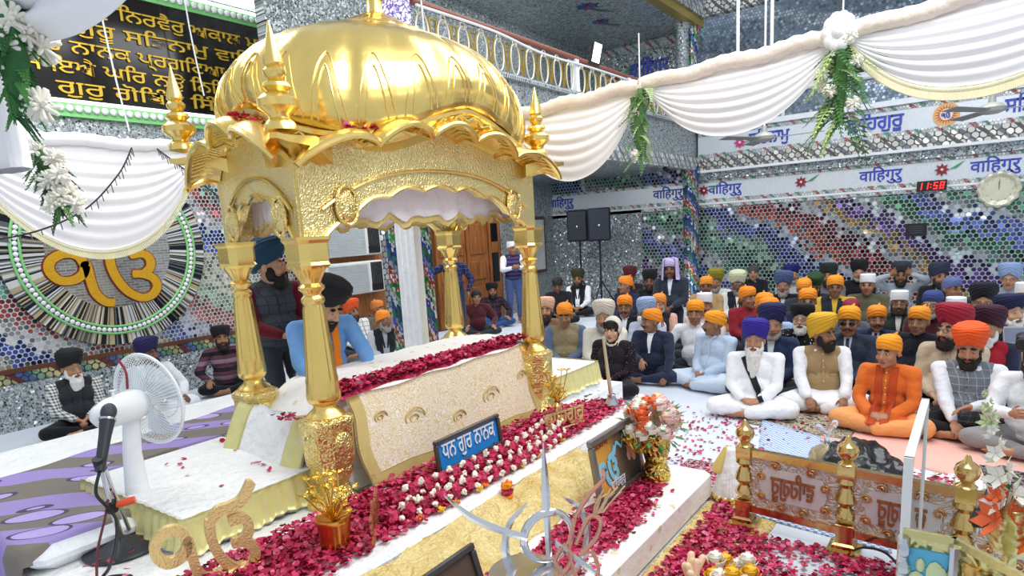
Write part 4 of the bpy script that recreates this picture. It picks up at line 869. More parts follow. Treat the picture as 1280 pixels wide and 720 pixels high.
# --- framed picture
t = NT('painted picture ground'); g = t.n('ShaderNodeTexGradient', Vector=t.vec('MULTIPLY', t.n('ShaderNodeTexCoord').outputs['Generated'], (1, 1, 1))); n = t.n('ShaderNodeTexNoise', Vector=t.obj(), Scale=6.0, Detail=4.0)
M_pic = t.out(Base_Color=t.ramp(t.math('ADD', g.outputs[0], t.math('MULTIPLY', n.outputs[0], .25)), [(.1, '#e0a43c'), (.5, '#c18a3a'), (.62, '#6b5c4c'), (1, '#4a443e')]), Roughness=.25)
pf, PP_, PR = frame_thing('framed_picture', 'grey framed picture with a blue symbol leaning against the upper step', 'picture', (3.66, 1.83, .205), .66, .44, .0, -.16, .035, .045, M_pewter, M_pic)
M_lblue = mat('pale blue paint', '#7cc3dc', .4)
def pl(x, y, h): return PP_(-.12 + x * .19, .21 + y * .2, .012 + h)
part('blue_symbol', ek_onkar(pl, .09, .004), M_lblue, pf, 30)
e = MB(); C = bez([(-.02, .27), (.02, .33), (.08, .29), (.12, .36), (.16, .37)], 20); e.sheet(np.array([[PP_(x, z + .012, .016), PP_(x, z - .012, .016)] for x, z in C])[:, ::-1], .003); part('blue_ribbon', e, M_lblue, pf, 30)
e = MB()
for x, z, a, b in ((.19, .33, .035, .06), (.2, .25, .05, .05), (.17, .2, .03, .04), (.24, .19, .035, .05), (.2, .4, .02, .025)): e.ell(PP_(x, z, .012), (a, .004, b), PR, 12, 6)
part('figure_patch', e, mat('salmon paint', '#d9a488', .5), pf); lettering('ਵਾਿਹਗੁਰੂ', .075, .002, PP_(-.04, .06, .016), PR @ np.array([1, 0, 0]), PR @ np.array([0, 0, 1]), M_white, pf, 0, width=.2)
lettering('ਸਿਤਨਾਮ', .075, .002, PP_(-.19, .36, .016), PR @ np.array([1, 0, 0]), PR @ np.array([0, 0, 1]), mat('maroon paint', '#8a3424', .5), pf, 0, width=.2)
frame_thing('framed_picture', 'dark picture frame at the bottom edge, leaning left of the silver emblem', 'picture', (2.08, 1.93, .205), .42, .22, .02, -.3, .03, .035, mat('charcoal frame', '#4a4848', .35, .4), mat('brown photo ground', '#54463c', .3))
# --- silver khanda emblem on a stand
kh = thing('silver_emblem', 'silver double sword and ring emblem standing before the lower step', 'emblem', (2.03, 1.35, .0)); M_steel = mat('bright steel', '#d8dadd', .16, .95, .08, 20)
ku = np.array([.80, -.6, 0]); kn = np.array([-.6, -.8, 0]) ; kc = np.array([2.03, 1.35, .70])
def kp(x, z, d=0): return kc + ku * x + np.array([0, 0, z]) + kn * d
e = MB()
for s, w in ((1, .0),):
    prof = [(-.32, .012), (-.1, .013), (.05, .014), (.2, .018), (.3, .014), (.42, .002)]
    e.rings([[kp(-w_, z), kp(0, z, .008), kp(w_, z), kp(0, z, -.008)] for z, w_ in prof])
part('centre_sword', e, M_steel, kh, 20)
e = MB().tube([kp(.105 * math.cos(a), .02 + .105 * math.sin(a)) for a in np.linspace(0, 2 * PI, 41)[:-1]], .017, 8, True, flat=.5); part('ring', e, M_steel, kh)
for s in (-1, 1):
    C = bez([(s * .02, -.2), (s * .13, -.15), (s * .18, -.02), (s * .155, .1), (s * .08, .17)], 24); W_ = np.interp(np.arange(24), [0, 8, 18, 23], [.012, .02, .014, .002]); e = MB()
    R = []
    for (x, z), w_ in zip(C, W_): q = np.array([x, z + .05]); q /= np.linalg.norm(q); R.append([kp(x - q[0] * w_, z - q[1] * w_, -.012), kp(x, z, .0), kp(x + q[0] * w_, z + q[1] * w_, -.012), kp(x, z, -.024)])
    part('curved_sword', e.rings(R), M_steel, kh, 20)
for s, C in ((-1, bez([(-.10, .05), (-.2, .10), (-.32, .18), (-.42, .29)], 20)), (1, bez([(.02, .0), (.18, -.16), (.34, -.33), (.5, -.5)], 20))):
    R = [[kp(x, z - w_, .03), kp(x, z, .04), kp(x, z + w_, .03), kp(x, z, .02)] for (x, z), w_ in zip(C, np.interp(np.arange(20), [0, 14, 19], [.016, .018, .002]))]; part('long_sword', MB().rings(R), M_steel, kh, 20)
part('stand', MB().lathe([(.0, 0), (.16, 0), (.16, .02), (.05, .06), (.03, .2), (.05, .3), (.04, .34), (.06, .38), (.03, .42)], (kc[0], kc[1], 0), 28), M_steel, kh)
part('bowl', MB().lathe([(.03, .40), (.1, .43), (.15, .5), (.16, .58), (.15, .60)], (kc[0] - .1, kc[1] + .05, 0), 28), M_steel, kh)
cw = thing('copper_ornament', 'copper wire symbol ornament in front of the silver emblem', 'ornament', (2.03, 1.22, .0)); e = MB()
def cp(x, z): return np.array([2.03, 1.22, .67]) + ku * x + np.array([0, 0, z])
for pts in ([(-.06, .05), (-.09, .0), (-.06, -.06), (-.02, .0), (-.05, .06)], [(.0, .16), (-.03, .02), (.02, -.14), (.09, -.1), (.07, 0), (.01, .0)], [(.02, .0), (.09, .06), (.11, .13), (.06, .15), (.0, .05)], [(.0, .16), (.06, .24), (.13, .3), (.12, .34)], [(.0, -.12), (-.01, -.3), (.0, -.65)]):
    e.tube([cp(*p) for p in bez(pts, 24)], .009, 6)
part('wire_symbol', e, mat('pink copper', '#d9a08a', .3, .8), cw); e = MB()
for k in range(8): e.tube([cp(.08 + .006 * k, .16), cp(.09 + .012 * k, .20 + .012 * (k % 3)), cp(.11 + .016 * k, .235 + .02 * (k % 2))], .003, 5)
part('wire_fringe', e, mat('pale straw', '#d9b890', .5, .3), cw)
part('foot', MB().lathe([(0, 0), (.06, 0), (.05, .02), (.012, .04)], (2.03, 1.22, 0), 16), M_copper, cw)
# --- golden symbol cut-out at the left
eo = thing('golden_symbol', 'large golden cut out symbol standing at the lower left before the gold skirt', 'ornament', (1.46, 3.0, .27)); M_eo = gold('brushed gold foam', '#e8c98a', .42, .35, 70, .004)
M_eo.node_tree.nodes['Principled BSDF'].inputs['Metallic'].default_value = .55
eu = np.array([.93, -.36, 0]) ; en = np.array([-.36, -.93, 0])
part('symbol', ek_onkar(lambda x, y, h: np.array([1.50, 3.0, .555]) + eu * x * .37 + np.array([0, 0, y * .44]) + en * h, .062, .04), M_eo, eo, 30); part('base', MB().box((1.46, 3.0, .32), (.5, .1, .1), rotz(-.37), bevel=.01), M_eo, eo, 30)
# --- vase with flowers
vs = thing('flower_vase', 'golden vase of pink, white and orange roses on the end of the lower step', 'vase', (3.98, 1.72, .2)); M_vase = gold('hammered gold vase', '#e2c46a', .22, .7, 26, .015)
part('vase_body', MB().lathe([(0, 0), (.09, 0), (.1, .03), (.09, .08), (.07, .12), (.085, .18), (.1, .24), (.105, .32), (.09, .33), (.08, .3)], (3.98, 1.72, .2), 28), M_vase, vs, 40)
g = np.random.default_rng(5); FC = [mat('rose pink', '#eec0bc', .6), mat('rose white', '#f2efe2', .6), mat('rose orange', '#e86a34', .6), mat('rose peach', '#f0cdb0', .6), mat('leaf green', '#5d8a4c', .6, 0, .3, 20), mat('rose red', '#c03038', .6)]
def rose(mb, c, r, m=0, seed=0):
    q = np.random.default_rng(seed)
    for k in range(9):
        a = k * 2.4; rr = r * (.2 + .09 * k); z = r * (.45 - .09 * k); C = np.array(c, float)
        P = np.array([[C + [math.cos(a + u) * (rr + v * r * .15), math.sin(a + u) * (rr + v * r * .15), z + v * r * .55 - .5 * r + (.0 if k < 5 else -.1 * r)] for v in (0, .5, 1)] for u in np.linspace(-.75, .75, 5)]); mb.sheet(P, r * .05, m)
    mb.ell(c, (r * .55, r * .55, r * .45), nu=10, nv=7, m=m)
for k in range(46):
    a = g.uniform(0, 6.28); el = g.uniform(-.3, 1.3); rr = .16; c = np.array([3.93, 1.73, .63]) + [rr * math.cos(a) * math.cos(el), rr * math.sin(a) * math.cos(el) + .0, .17 * math.sin(el)]
    dx = c[0] - 3.93 - (c[1] - 1.73); ci = int(g.choice([0, 0, 3, 1])) if dx > .05 else int(g.choice([1, 1, 2, 3, 2, 1])); e = MB(); rose(e, c, g.uniform(.048, .064), 0, k); part('rose', e, FC[ci], vs, 60)
e = MB()
for k in range(60):
    d = g.normal(size=3); d /= np.linalg.norm(d); d[2] *= .8; c = np.array([3.94, 1.73, .6]) + d * .19; u, v, w = ortho(d); e.sheet(np.array([[c, c + v * .002], [c + d * .03 + u * .018, c + d * .03 - u * .018], [c + d * .07, c + d * .07 + u * .002]]), .002)
e.tube([(3.95, 1.72, .5), (3.94, 1.73, .62)], .03, 8); part('leaves', e, FC[4], vs, 0)
e = MB(); leafy(e, (3.82, 1.8, .42), 16, .1, .16, 75); part('gold_filler', e, M_goldL, vs, 0)
# --- brass rail with lettered panels
br = thing('brass_rail', 'low brass and silver rail with embossed lettered panels before the seated front row', 'rail', (3.95, .5, 0)); M_brass = gold('polished brass', '#d9b878', .18)
t = NT('embossed silver and copper'); co = t.obj(); n = t.n('ShaderNodeTexNoise', Vector=co, Scale=5.0, Detail=2.0); v = t.n('ShaderNodeTexVoronoi', Vector=t.vec('ADD', co, n.outputs['Color']), Scale=11.0); w = t.math('SINE', t.math('MULTIPLY', v.outputs['Distance'], 16.0)); t.bump(w, .5, .008)
M_rpan = t.out(Base_Color=t.mix(t.math('GREATER_THAN', w, .1), lin('#dad8d4'), lin('#d0b096')), Metallic=.45, Roughness=.35)
M_plain = mat('brushed silver', '#d6d4d0', .4, .25, .1, 12)
def railx(y): return 3.88 + .13 * (y - .4)
POST = [(.085, 0), (.085, .03), (.06, .035), (.06, .06), (.045, .07), (.045, .17), (.05, .18), (.035, .19), (.055, .22), (.052, .25), (.03, .28), (.06, .32), (.05, .36), (.03, .40), (.055, .43), (.045, .46), (.045, .53), (.05, .54), (.025, .56), (.05, .59), (.058, .62), (.05, .65), (.02, .675), (.012, .70), (.0, .71)]
for y in (1.12, .53, -.02, -.6, -1.2):
    x = railx(y); R = []
    p = MB(); sq = [(-1, -1), (1, -1), (1, 1), (-1, 1)]
    p.lathe(POST[8:16], (x, y, 0), 18); p.lathe(POST[16:], (x, y, 0), 20)
    p.rings([[(x + a * r, y + b * r, z) for a, b in sq] for r, z in POST[:8]]); p.rings([[(x + a * r, y + b * r, z) for a, b in sq] for r, z in ((.04, .455), (.044, .46), (.044, .53), (.04, .54))]); part('post', p, M_brass, br, 35)
for y0, y1, word in ((1.12, .53, 'ਵਾਿਹਗੁਰੂ'), (.53, -.02, 'ਵਾਿਹਗੁਰੂ'), (-.02, -.6, ''), (-.6, -1.2, '')):
    a, b = np.array([railx(y0), y0, 0]), np.array([railx(y1), y1, 0]); d = (b - a) / np.linalg.norm(b - a); a2, b2 = a + d * .04, b - d * .04; up3 = np.array([0, 0, 1.0])
    part('top_rail', MB().bar(a2 + up3 * .5, b2 + up3 * .5, .045, .045), M_brass, br); part('bottom_rail', MB().bar(a2 + up3 * .13, b2 + up3 * .13, .045, .045), M_brass, br)
    pn = part('panel', MB().bar(a2 + up3 * .315, b2 + up3 * .315, .02, .34) if False else MB().rings([[a2 + up3 * .14 + np.array([-.01, 0, 0]), a2 + up3 * .48 + np.array([-.01, 0, 0]), a2 + up3 * .48 + np.array([.01, 0, 0]), a2 + up3 * .14 + np.array([.01, 0, 0])], [b2 + up3 * .14 + np.array([-.01, 0, 0]), b2 + up3 * .48 + np.array([-.01, 0, 0]), b2 + up3 * .48 + np.array([.01, 0, 0]), b2 + up3 * .14 + np.array([.01, 0, 0])]]), M_rpan, br, 20)
    c = (a2 + b2) / 2 + up3 * .31 + np.array([-.012, 0, 0]); L = np.linalg.norm(b2 - a2)
    e = MB().prism([(-L * .34, -.09), (L * .34, -.09), (L * .38, 0), (L * .34, .1), (L * .1, .115), (-L * .1, .115), (-L * .34, .1), (-L * .38, 0)], c, d, up3, .004); pnl = part('plaque', e, M_plain, pn, 30)
    for s in (-1, 1):
        for (u, h) in ((.36, .05), (.36, -.08), (.2, .13), (.12, -.13)): e = MB().tube([c + d * (s * L * u + .03 * (1 - k / 22) * math.cos(k * .5) * s) + up3 * (h + .03 * (1 - k / 22) * math.sin(k * .5)) + np.array([-.008, 0, 0]) for k in range(20)], .006, 5); part('scroll', e, M_copper, pn)
    if word: lettering(word, .17, .006, c + up3 * -.045 + np.array([-.008, 0, 0]), -d, up3, mat('copper letters', '#a9704a', .35, .6), pn, .003, width=L * .5)
# --- cloth with tassels beside the first post, mats, rugs
e = MB()
for k in range(26): a = k * .5; x, y = 4.33 + .10 * math.cos(a), 1.32 + .09 * math.sin(a); e.cone((4.33 + .02 * math.cos(a), 1.32 + .02 * math.sin(a), .36), .02, (x, y, .05), .028, 7)
ts = thing('whisk_tuft', 'white hair whisk with a yellow binding standing behind the first brass post', 'whisk', (4.33, 1.32, 0)); part('white_hair', e, cloth('#f0f0f2', 'white hair'), ts)
e = MB()
for k in range(7): a = 1.75 + k * .16; e.cone((4.33 + .02 * math.cos(a), 1.33 + .02 * math.sin(a), .37), .015, (4.33 + .09 * math.cos(a), 1.33 + .1 * math.sin(a), .22), .017, 7)
part('yellow_binding', e, mat('yellow silk', '#d6c070', .5), ts); e = MB()
for k in range(14): a = k * .45; e.ell((4.33 + .11 * math.cos(a), 1.32 + .1 * math.sin(a), .03), (.03, .03, .03), nu=8, nv=6)
part('gold_beads', e, M_goldS, ts)
def mat_rug(label, poly_fn, m, nm='mat', th=.012):
    P = np.array([[(*poly_fn(u, v), th + .003 * math.sin(9 * u + 7 * v)) for v in np.linspace(0, 1, 14)] for u in np.linspace(0, 1, 14)])
    c = P[7, 7]; return solo(nm, MB().sheet(P, th * .8), m, label, 'mat', (c[0], c[1], 0), 180)
quad = lambda A, B, C, D: (lambda u, v: tuple(np.array(A) * (1 - u) * (1 - v) + np.array(B) * u * (1 - v) + np.array(C) * u * v + np.array(D) * (1 - u) * v))
mat_rug('blue and white woven mat behind the brass rail', quad((4.12, 1.12), (4.0, .3), (5.72, .55), (6.25, 1.6)), patterned('blue white weave', 'weave', '#7f9cc9', '#d3deee', 22))
mat_rug('pink sheet spread under the seated front row on the right', quad((5.75, .98), (5.15, -.9), (6.2, -.9), (6.75, 1.2)), cloth('#e9b3a4', 'pale pink sheet'), 'mat', .008)
mat_rug('black and white patterned rug at the right behind the brass rail', quad((4.6, -.25), (4.5, -1.3), (5.6, -1.1), (5.75, -.1)), patterned('black white rug', 'camo', '#2e2a2c', '#8a8384', 30, .9, '#2e2a2c'), 'rug', .014)
mat_rug('grey patterned rug under the seated man in white robes', quad((6.1, 1.7), (5.95, .8), (6.7, .8), (6.85, 1.8)), patterned('grey gold rug', 'camo', '#8a8074', '#b9ae96', 26, .9, '#4a4640'), 'rug', .01)
mat_rug('maroon flower rug behind the lower right microphone', quad((4.02, -.15), (3.95, -1.2), (4.5, -1.2), (4.55, -.1)), patterned('maroon rug', 'camo', '#7c2638', '#b98e92', 22, .9, '#5a1828'), 'rug', .012)
# plastic bag, books, packets
e = MB(); e.ell((5.0, .62, .16), (.24, .22, .15)); e.ell((4.86, .5, .12), (.18, .16, .11)); e.ell((5.02, .42, .1), (.2, .13, .09)); e.ell((5.15, .5, .1), (.13, .14, .1)); bm = fuse(e, .02, 1, 'bag'); Vb = coords(bm); setco(bm, Vb + normals(bm) * (.026 * (1 - 2 * np.abs(wob(Vb, 3, 26))) + .012 * wob(Vb, 4, 80))[:, None])
Vb = coords(bm); Vb[:, 2] = np.maximum(Vb[:, 2], .016); Vb -= np.array([5.0, .55, 0]); setco(bm, Vb); o = link('plastic_bag', bm, mat('black plastic', '#101114', .22, 0, .2, 10, .3, 14, .03), None, 50); o.location = (5.0, .55, 0); tag(o, 'crumpled black plastic bag lying behind the second brass post', 'bag')
cb = thing('clear_bag', 'knotted clear bag of yellow fruit beside the black plastic bag', 'bag', (5.12, .84, .0)); e = MB()
for k in range(6): a = k * 1.05; e.ell((5.12 + .06 * math.cos(a), .84 + .06 * math.sin(a), .1 + .05 * (k % 2)), (.055,) * 3, nu=12, nv=8)
part('fruit', e, mat('yellow sweets', '#d9bf74', .5), cb); e = MB(); e.ell((5.12, .84, .12), (.13, .13, .11)); e.cone((5.12, .84, .22), .03, (5.14, .84, .3), .015); e.cone((5.14, .84, .29), .012, (5.2, .8, .38), .03); e.cone((5.14, .84, .29), .012, (5.1, .9, .37), .03)
part('clear_film', fuse(e, .016, 1, 'clear_film'), mat('clear film', '#f4f4f4', .1, 0, .02, 5, 0, 60, .004, .85), cb) if False else link('clear_film', (lambda me: (setco(me, coords(me) - np.array([5.12, .84, 0])), me)[1])(fuse(e, .016, 1, 'clear_film')), mat('clear film', '#f4f4f4', .12, 0, .02, 5, .4, 30, .01, .9), cb, 60)
M_page = mat('cream paper', '#efe9dc', .7)
for k, (x, y, a, c, lb) in enumerate(((4.78, .33, .3, '#a3283c', 'red edged white box nearest the black plastic bag behind the rail'), (4.72, .1, .25, '#b02c44', 'red edged white box lying behind the glass sheet'), (4.6, -.12, .35, '#c4596a', 'white box with red rim beside the third brass post'))):
    bk = thing('sweet_box', lb, 'box', (x, y, .014), a, 'flat boxes behind the rail'); b1 = MB().box((0, 0, .03), (.24, .3, .06), bevel=.006); o = link('box_base', b1.mesh('box_base'), mat('box red', c, .5), bk, 30); o = link('box_lid', MB().box((0, 0, .068), (.25, .31, .02), bevel=.006).mesh('box_lid'), M_page, bk, 30)
pk = thing('petal_cloth', 'white cloth heaped with small red petals on the pink sheet', 'cloth', (5.15, .1, .02)); P = np.array([[(4.95 + .45 * u, -.12 + .45 * v, .03 + .02 * math.sin(7 * u) * math.sin(6 * v)) for v in np.linspace(0, 1, 12)] for u in np.linspace(0, 1, 12)]); part('cloth', MB().sheet(P, .008), M_sheet, pk, 180)
part('petals', petals(spread([(5.02, -.02), (5.3, -.02), (5.3, .2), (5.02, .2)], .05, .01), 70, .035, 33), M_pet, pk, 180)
bt = thing('snack_packet', 'pale brown packets piled beside the white boxes', 'packet', (4.95, -.16, .015)); e = MB()
for k in range(7): e.ell((4.95 + .06 * math.cos(k * 2.1), -.16 + .1 * math.sin(k * 1.7), .045 + .02 * (k % 3)), (.06, .05, .028), rotz(k))
part('packets', e, mat('biscuit brown', '#c9a58c', .5), bt)
tv = thing('small_vase', 'small glass vase of pale green stems beside the third brass post', 'vase', (4.25, .0, .012)); part('glass', MB().lathe([(0, 0), (.04, 0), (.045, .02), (.045, .2), (.055, .24), (.05, .24), (.035, .03)], (4.25, .0, .012), 20), mat('pale glass', '#e8e2b8', .08, 0, .05, 8, 0, 60, .004, .6), tv)
e = MB(); 
for k in range(14): a = k * 2.4; e.tube([(4.25, 0, .05), (4.25 + .03 * math.cos(a), .03 * math.sin(a), .24), (4.25 + .11 * math.cos(a), .11 * math.sin(a), .34 + .02 * (k % 3))], .006, 5)
part('stems', e, mat('pale stem green', '#c9c48a', .6), tv)
# --- glass sheet
t = NT('clear glass'); t.out(Base_Color=lin('#eef6f4'), Roughness=.02); t.b.inputs['Transmission Weight'].default_value = 1.0; t.b.inputs['IOR'].default_value = 1.45
gp = thing('glass_sheet', 'upright clear glass sheet with white polished edges at the lower right', 'glass', (3.35, .17, 0)); part('pane', bx(2.88, 3.82, .166, .184, .05, .95), t.m, gp, 0)
e = bx(2.87, 3.83, .158, .192, .95, .975); bx(2.862, 2.882, .158, .192, .03, .975, 0, e); bx(3.82, 3.84, .158, .192, .03, .975, 0, e); part('edge', e, mat('white acrylic edge', '#e6ebea', .15), gp, 0)
for x in (2.95, 3.75): part('foot', bx(x - .06, x + .06, .1, .25, .0, .05), M_white, gp, 20)
# --- decorated golden box at the lower right corner
db = thing('decorated_box', 'gold edged box with a blue painted panel at the lower right corner', 'box', (2.15, -.05, 0)); M_dg = gold('pale worn gold', '#d9cf92', .28, .5, 30, .006)
A_, B_, C_ = np.array([2.02, .125]), np.array([2.02, .005]), np.array([1.78, -.24])
def vert(p, q, z0, z1, o0=.0, th=.02, u0=0, u1=1):
    d = (q - p); n = np.array([d[1], -d[0]]) / np.linalg.norm(d); n = -n if n @ np.array([-1, 0]) < 0 else n
    a, b = p + d * u0 + n * o0, p + d * u1 + n * o0; return [[(*(a), z0), (*(a + n * th), z0), (*(a + n * th), z1), (*(a), z1)], [(*(b), z0), (*(b + n * th), z0), (*(b + n * th), z1), (*(b), z1)]]
for p_, q_, nm in ((A_, B_, 'box_front'), (B_, C_, 'box_side')):
    e = MB().rings(vert(p_, q_, 0, 1.03, -.012, .012)); part(nm, e, M_dg, db, 20)
    e = MB().rings(vert(p_, q_, 1.03, 1.052, -.006, .014, -.02, 1.02)); part('top_rim', e, gold('bright brass lid', '#cdc184', .2), db, 20)
part('blue_panel', MB().rings(vert(A_, B_, .5, 1.0, 0, .008, .12, .94)), mat('sky blue enamel', '#58b4d6', .25), db, 20)
e = MB(); g = np.random.default_rng(9)
for k in range(26): u = g.uniform(.3, .8); z = g.uniform(.55, .97); p = A_ + (B_ - A_) * u; e.ell((p[0] - .012, p[1], z), (.006, .02 * g.uniform(.5, 1.2), .03 * g.uniform(.5, 1.4)), nu=8, nv=6)
part('relief_figures', e, mat('pale green relief', '#d3dba8', .4, .3), db); part('side_panel', MB().rings(vert(B_, C_, .5, 1.0, 0, .008, .1, .95)), gold('amber brass panel', '#cfa860', .3, .6, 22, .01), db, 20)
e = MB()
for u in (.0, 1.0): p = A_ + (B_ - A_) * u; e.tube([(p[0] - .012, p[1] - (.0 if u else 0), .45), (p[0] - .012, p[1], 1.03)], .014, 8)
for k in range(10): p = A_ + (B_ - A_) * .03; e.ell((p[0] - .018, p[1], .5 + .055 * k), (.014, .018, .026), nu=8, nv=6)
part('beaded_corner', e, M_silver, db)
e = MB()
for k in range(5): e.ell((1.865 - .016 * k, -.135 - .018 * k, .95 - .03 * k), (.012, .03, .018), nu=8, nv=6)
part('orange_relief', e, mat('orange enamel', '#d97a34', .35), db)
# --- tall flower spray and microphone at the right edge
gs_ = thing('flower_spray', 'tall spray of white and orange gladioli at the right edge', 'flowers', (2.15, -.34, 1.08)); g = np.random.default_rng(12)
part('vase', MB().lathe([(0, 0), (.05, 0), (.06, .04), (.04, .1), (.05, .13)], (2.15, -.34, 1.075), 18), M_dg, gs_)
def glad(p0, p1, n, r, m0):
    e = MB(); p0, p1 = np.array(p0), np.array(p1)
    for k in range(n):
        u = k / (n - 1); p = p0 + (p1 - p0) * u; a = k * 2.2; rr = r * (1 - .75 * u); d = np.array([math.cos(a), math.sin(a), .35]); 
        for j in range(5): b = 2 * PI * j / 5; u_, v_, w_ = ortho(d); q = d * .6 + u_ * math.cos(b) + v_ * math.sin(b); q /= np.linalg.norm(q); sd = np.cross(q, d); c = p + d * rr * .3; e.sheet(np.array([[c, c + sd * .002], [c + q * rr * .6 + sd * rr * .35, c + q * rr * .6 - sd * rr * .35], [c + q * rr * 1.1, c + q * rr * 1.1 + sd * .003]]), .002)
    return e
part('white_blooms', glad((2.15, -.33, 1.2), (2.16, -.27, 1.47), 12, .06, 0), FC[1], gs_, 0); part('white_blooms', glad((2.16, -.4, 1.15), (2.15, -.42, 1.4), 9, .06, 0), FC[1], gs_, 0)
part('orange_blooms', glad((2.13, -.32, 1.14), (2.12, -.3, 1.28), 6, .075, 0), FC[2], gs_, 0); part('orange_blooms', glad((2.13, -.4, 1.1), (2.12, -.41, 1.22), 5, .075, 0), FC[2], gs_, 0); part('bud_tip', glad((2.16, -.27, 1.45), (2.165, -.255, 1.56), 8, .03, 0), mat('pale green bud', '#c7d3a0', .6), gs_, 0)
part('stand', MB().lathe([(.14, -1.075 + .17), (.14, -.88), (.02, -.85), (.02, -.02), (.05, 0)], (2.15, -.34, 1.075), 18), M_dg, gs_)
e = MB()
for k in range(7): a = -1 + .3 * k; e.sheet(np.array([[(2.15 + .01 * math.sin(a), -.34, 1.1), (2.15, -.33, 1.1)], [(2.15 + .03 * math.cos(a), -.34 + .04 * math.sin(a) + .012, 1.2), (2.15 + .03 * math.cos(a), -.34 + .04 * math.sin(a) - .012, 1.2)], [(2.15 + .06 * math.cos(a), -.34 + .1 * math.sin(a), 1.3), (2.15 + .06 * math.cos(a), -.34 + .1 * math.sin(a) + .002, 1.3)]]), .002)
part('green_blades', e, mat('blade green', '#4f8a3c', .6), gs_, 0)
gs_.location = (2.34, -.13, .91)
def mic(label, head, tail, parent_loc, r=.026):
    m_ = thing('microphone', label, 'microphone', parent_loc); head, tail = np.array(head, float), np.array(tail, float); d = (head - tail) / np.linalg.norm(head - tail); L = np.linalg.norm(head - tail)
    part('body', MB().tube([tail, tail + d * L * .55, head - d * r * 1.6], [r * .62, r * .75, r * .95], 14), mat('graphite', '#3a3d42', .4, .3), m_); part('grille', MB().ell(head - d * r * .5, (r, r, r * 1.25), np.stack(ortho(d), 1), 16, 10), mat('mic mesh', '#4a4e55', .5, .5, .3, 200, .6, 300), m_); part('ring', MB().tube([head - d * r * 1.7, head - d * r * 1.4], r * 1.05, 14), M_silver, m_); return m_, tail, d
m1, tl_, d_ = mic('black microphone in a stand before the white electric fan', (1.50, 3.93, 1.10), (1.35, 3.80, .80), (1.43, 3.9, .9), .042)
m2, t2, d2 = mic('black microphone at the lower right beside the orange gladioli', (2.62, -.11, 1.06), (2.5, -.045, .90), (2.56, -.08, .9), .022)
part('boom', MB().tube([t2 + [0, 0, 0], t2 + [.05, -.02, -.02], t2 + [.1, -.3, .0]], .012, 8), M_black, m2); part('clip', MB().tube([t2, t2 + d2 * .05], .022, 10), M_black, m2); part('pole', MB().tube([t2 + [.1, -.3, 0], t2 + [.1, -.3, -.85]], .012, 8), M_black, m2); part('base', MB().lathe([(0, 0), (.12, 0), (.12, .02), (.02, .04)], tuple((t2 + [.1, -.3, -.9]) * [1, 1, 0]), 20), M_black, m2)
# --- microphone stand and cables
ms = thing('microphone_stand', 'chrome microphone stand with an orange knob and round black base', 'stand', (1.44, 3.92, .27)); M_chrome = mat('chrome', '#c9ccd0', .15, .95)
part('base', MB().lathe([(0, 0), (.2, 0), (.205, .015), (.19, .03), (.05, .06), (.03, .075), (0, .075)], (1.44, 3.92, .272), 40), mat('dark rubber', '#2c3035', .4), ms)
part('pole', MB().tube([(1.44, 3.92, .34), (1.40, 3.87, .58)], .017, 12), M_chrome, ms); part('pole', MB().tube([(1.40, 3.87, .55), (1.37, 3.83, .83)], .013, 12), M_chrome, ms); part('brace', MB().tube([(1.5, 3.95, .36), (1.44, 3.9, .6), (1.39, 3.85, .82)], .012, 10), M_chrome, ms)
part('collar', MB().tube([(1.408, 3.88, .53), (1.396, 3.866, .59)], .03, 14), M_black, ms); part('knob', MB().tube([(1.41, 3.87, .56), (1.47, 3.82, .575), (1.5, 3.8, .58)], [.016, .022, .02], 12), mat('orange plastic', '#e8572a', .4), ms); part('clamp', MB().tube([(1.37, 3.83, .80), (1.355, 3.81, .87)], .03, 12), M_black, ms)
cbm = mat('black cable', '#1d1e22', .5)
solo('microphone_cable', MB().tube(bez([(1.35, 3.80, .80), (1.30, 3.76, .70), (1.36, 3.8, .58), (1.38, 3.78, .5), (1.33, 3.72, .38), (1.26, 3.66, .31), (1.2, 3.6, .3), (1.16, 3.52, .29), (1.22, 3.45, .29), (1.3, 3.5, .29), (1.22, 3.6, .29), (1.12, 3.45, .285)], 80), .009, 7), cbm, 'black cable looping down from the microphone by the fan', 'cable', (1.3, 3.7, .3))
solo('twisted_cable', MB().tube(bez([(1.42, 3.9, .66), (1.34, 3.8, .55), (1.24, 3.7, .42), (1.18, 3.6, .33), (1.14, 3.5, .3), (1.1, 3.4, .29)], 50), .007, 6), mat('maroon cord', '#5d1f2a', .6), 'thin maroon cord trailing beside the microphone stand', 'cable', (1.24, 3.7, .3))
solo('floor_cable', MB().tube(bez([(3.86, .5, .02), (3.8, .42, .1), (3.7, .3, .14), (3.6, .22, .08), (3.4, .26, .015), (3.2, .6, .02), (3.0, 1.0, .02)], 60), .007, 6), cbm, 'thin black cable looping over rose petals by the second brass post', 'cable', (3.6, .3, 0))
# --- electric fan
fn = thing('electric_fan', 'white electric fan with a wire cage on the platform left of the canopy', 'fan', (1.62, 4.15, .27)); FCn = np.array([1.80, 4.12, 1.06]); fd = np.array([.93, .22, .06]); fd /= np.linalg.norm(fd); fu, fv, _ = ortho(fd); M_fan = mat('white plastic', '#eef1f3', .35)
def fpnt(r, a, d): return FCn + fd * d + fu * (r * math.cos(a)) + fv * (r * math.sin(a))
e = MB()
for k in range(72):
    a = 2 * PI * k / 72; e.tube([fpnt(r, a, d) for r, d in ((.05, .09), (.16, .085), (.24, .06), (.285, .0), (.24, -.05), (.1, -.075))], .0022, 4)
part('cage_wires', e, M_fan, fn); e = MB()
for r, d in ((.285, 0), (.15, .086)): e.tube([fpnt(r, a, d) for a in np.linspace(0, 2 * PI, 61)[:-1]], .012 if d == 0 else .004, 6, True)
part('cage_rim', e, M_fan, fn); t_bl = mat('pale blue blade', '#dcecf4', .2, 0, .05, 5, 0, 60, .004, .4)
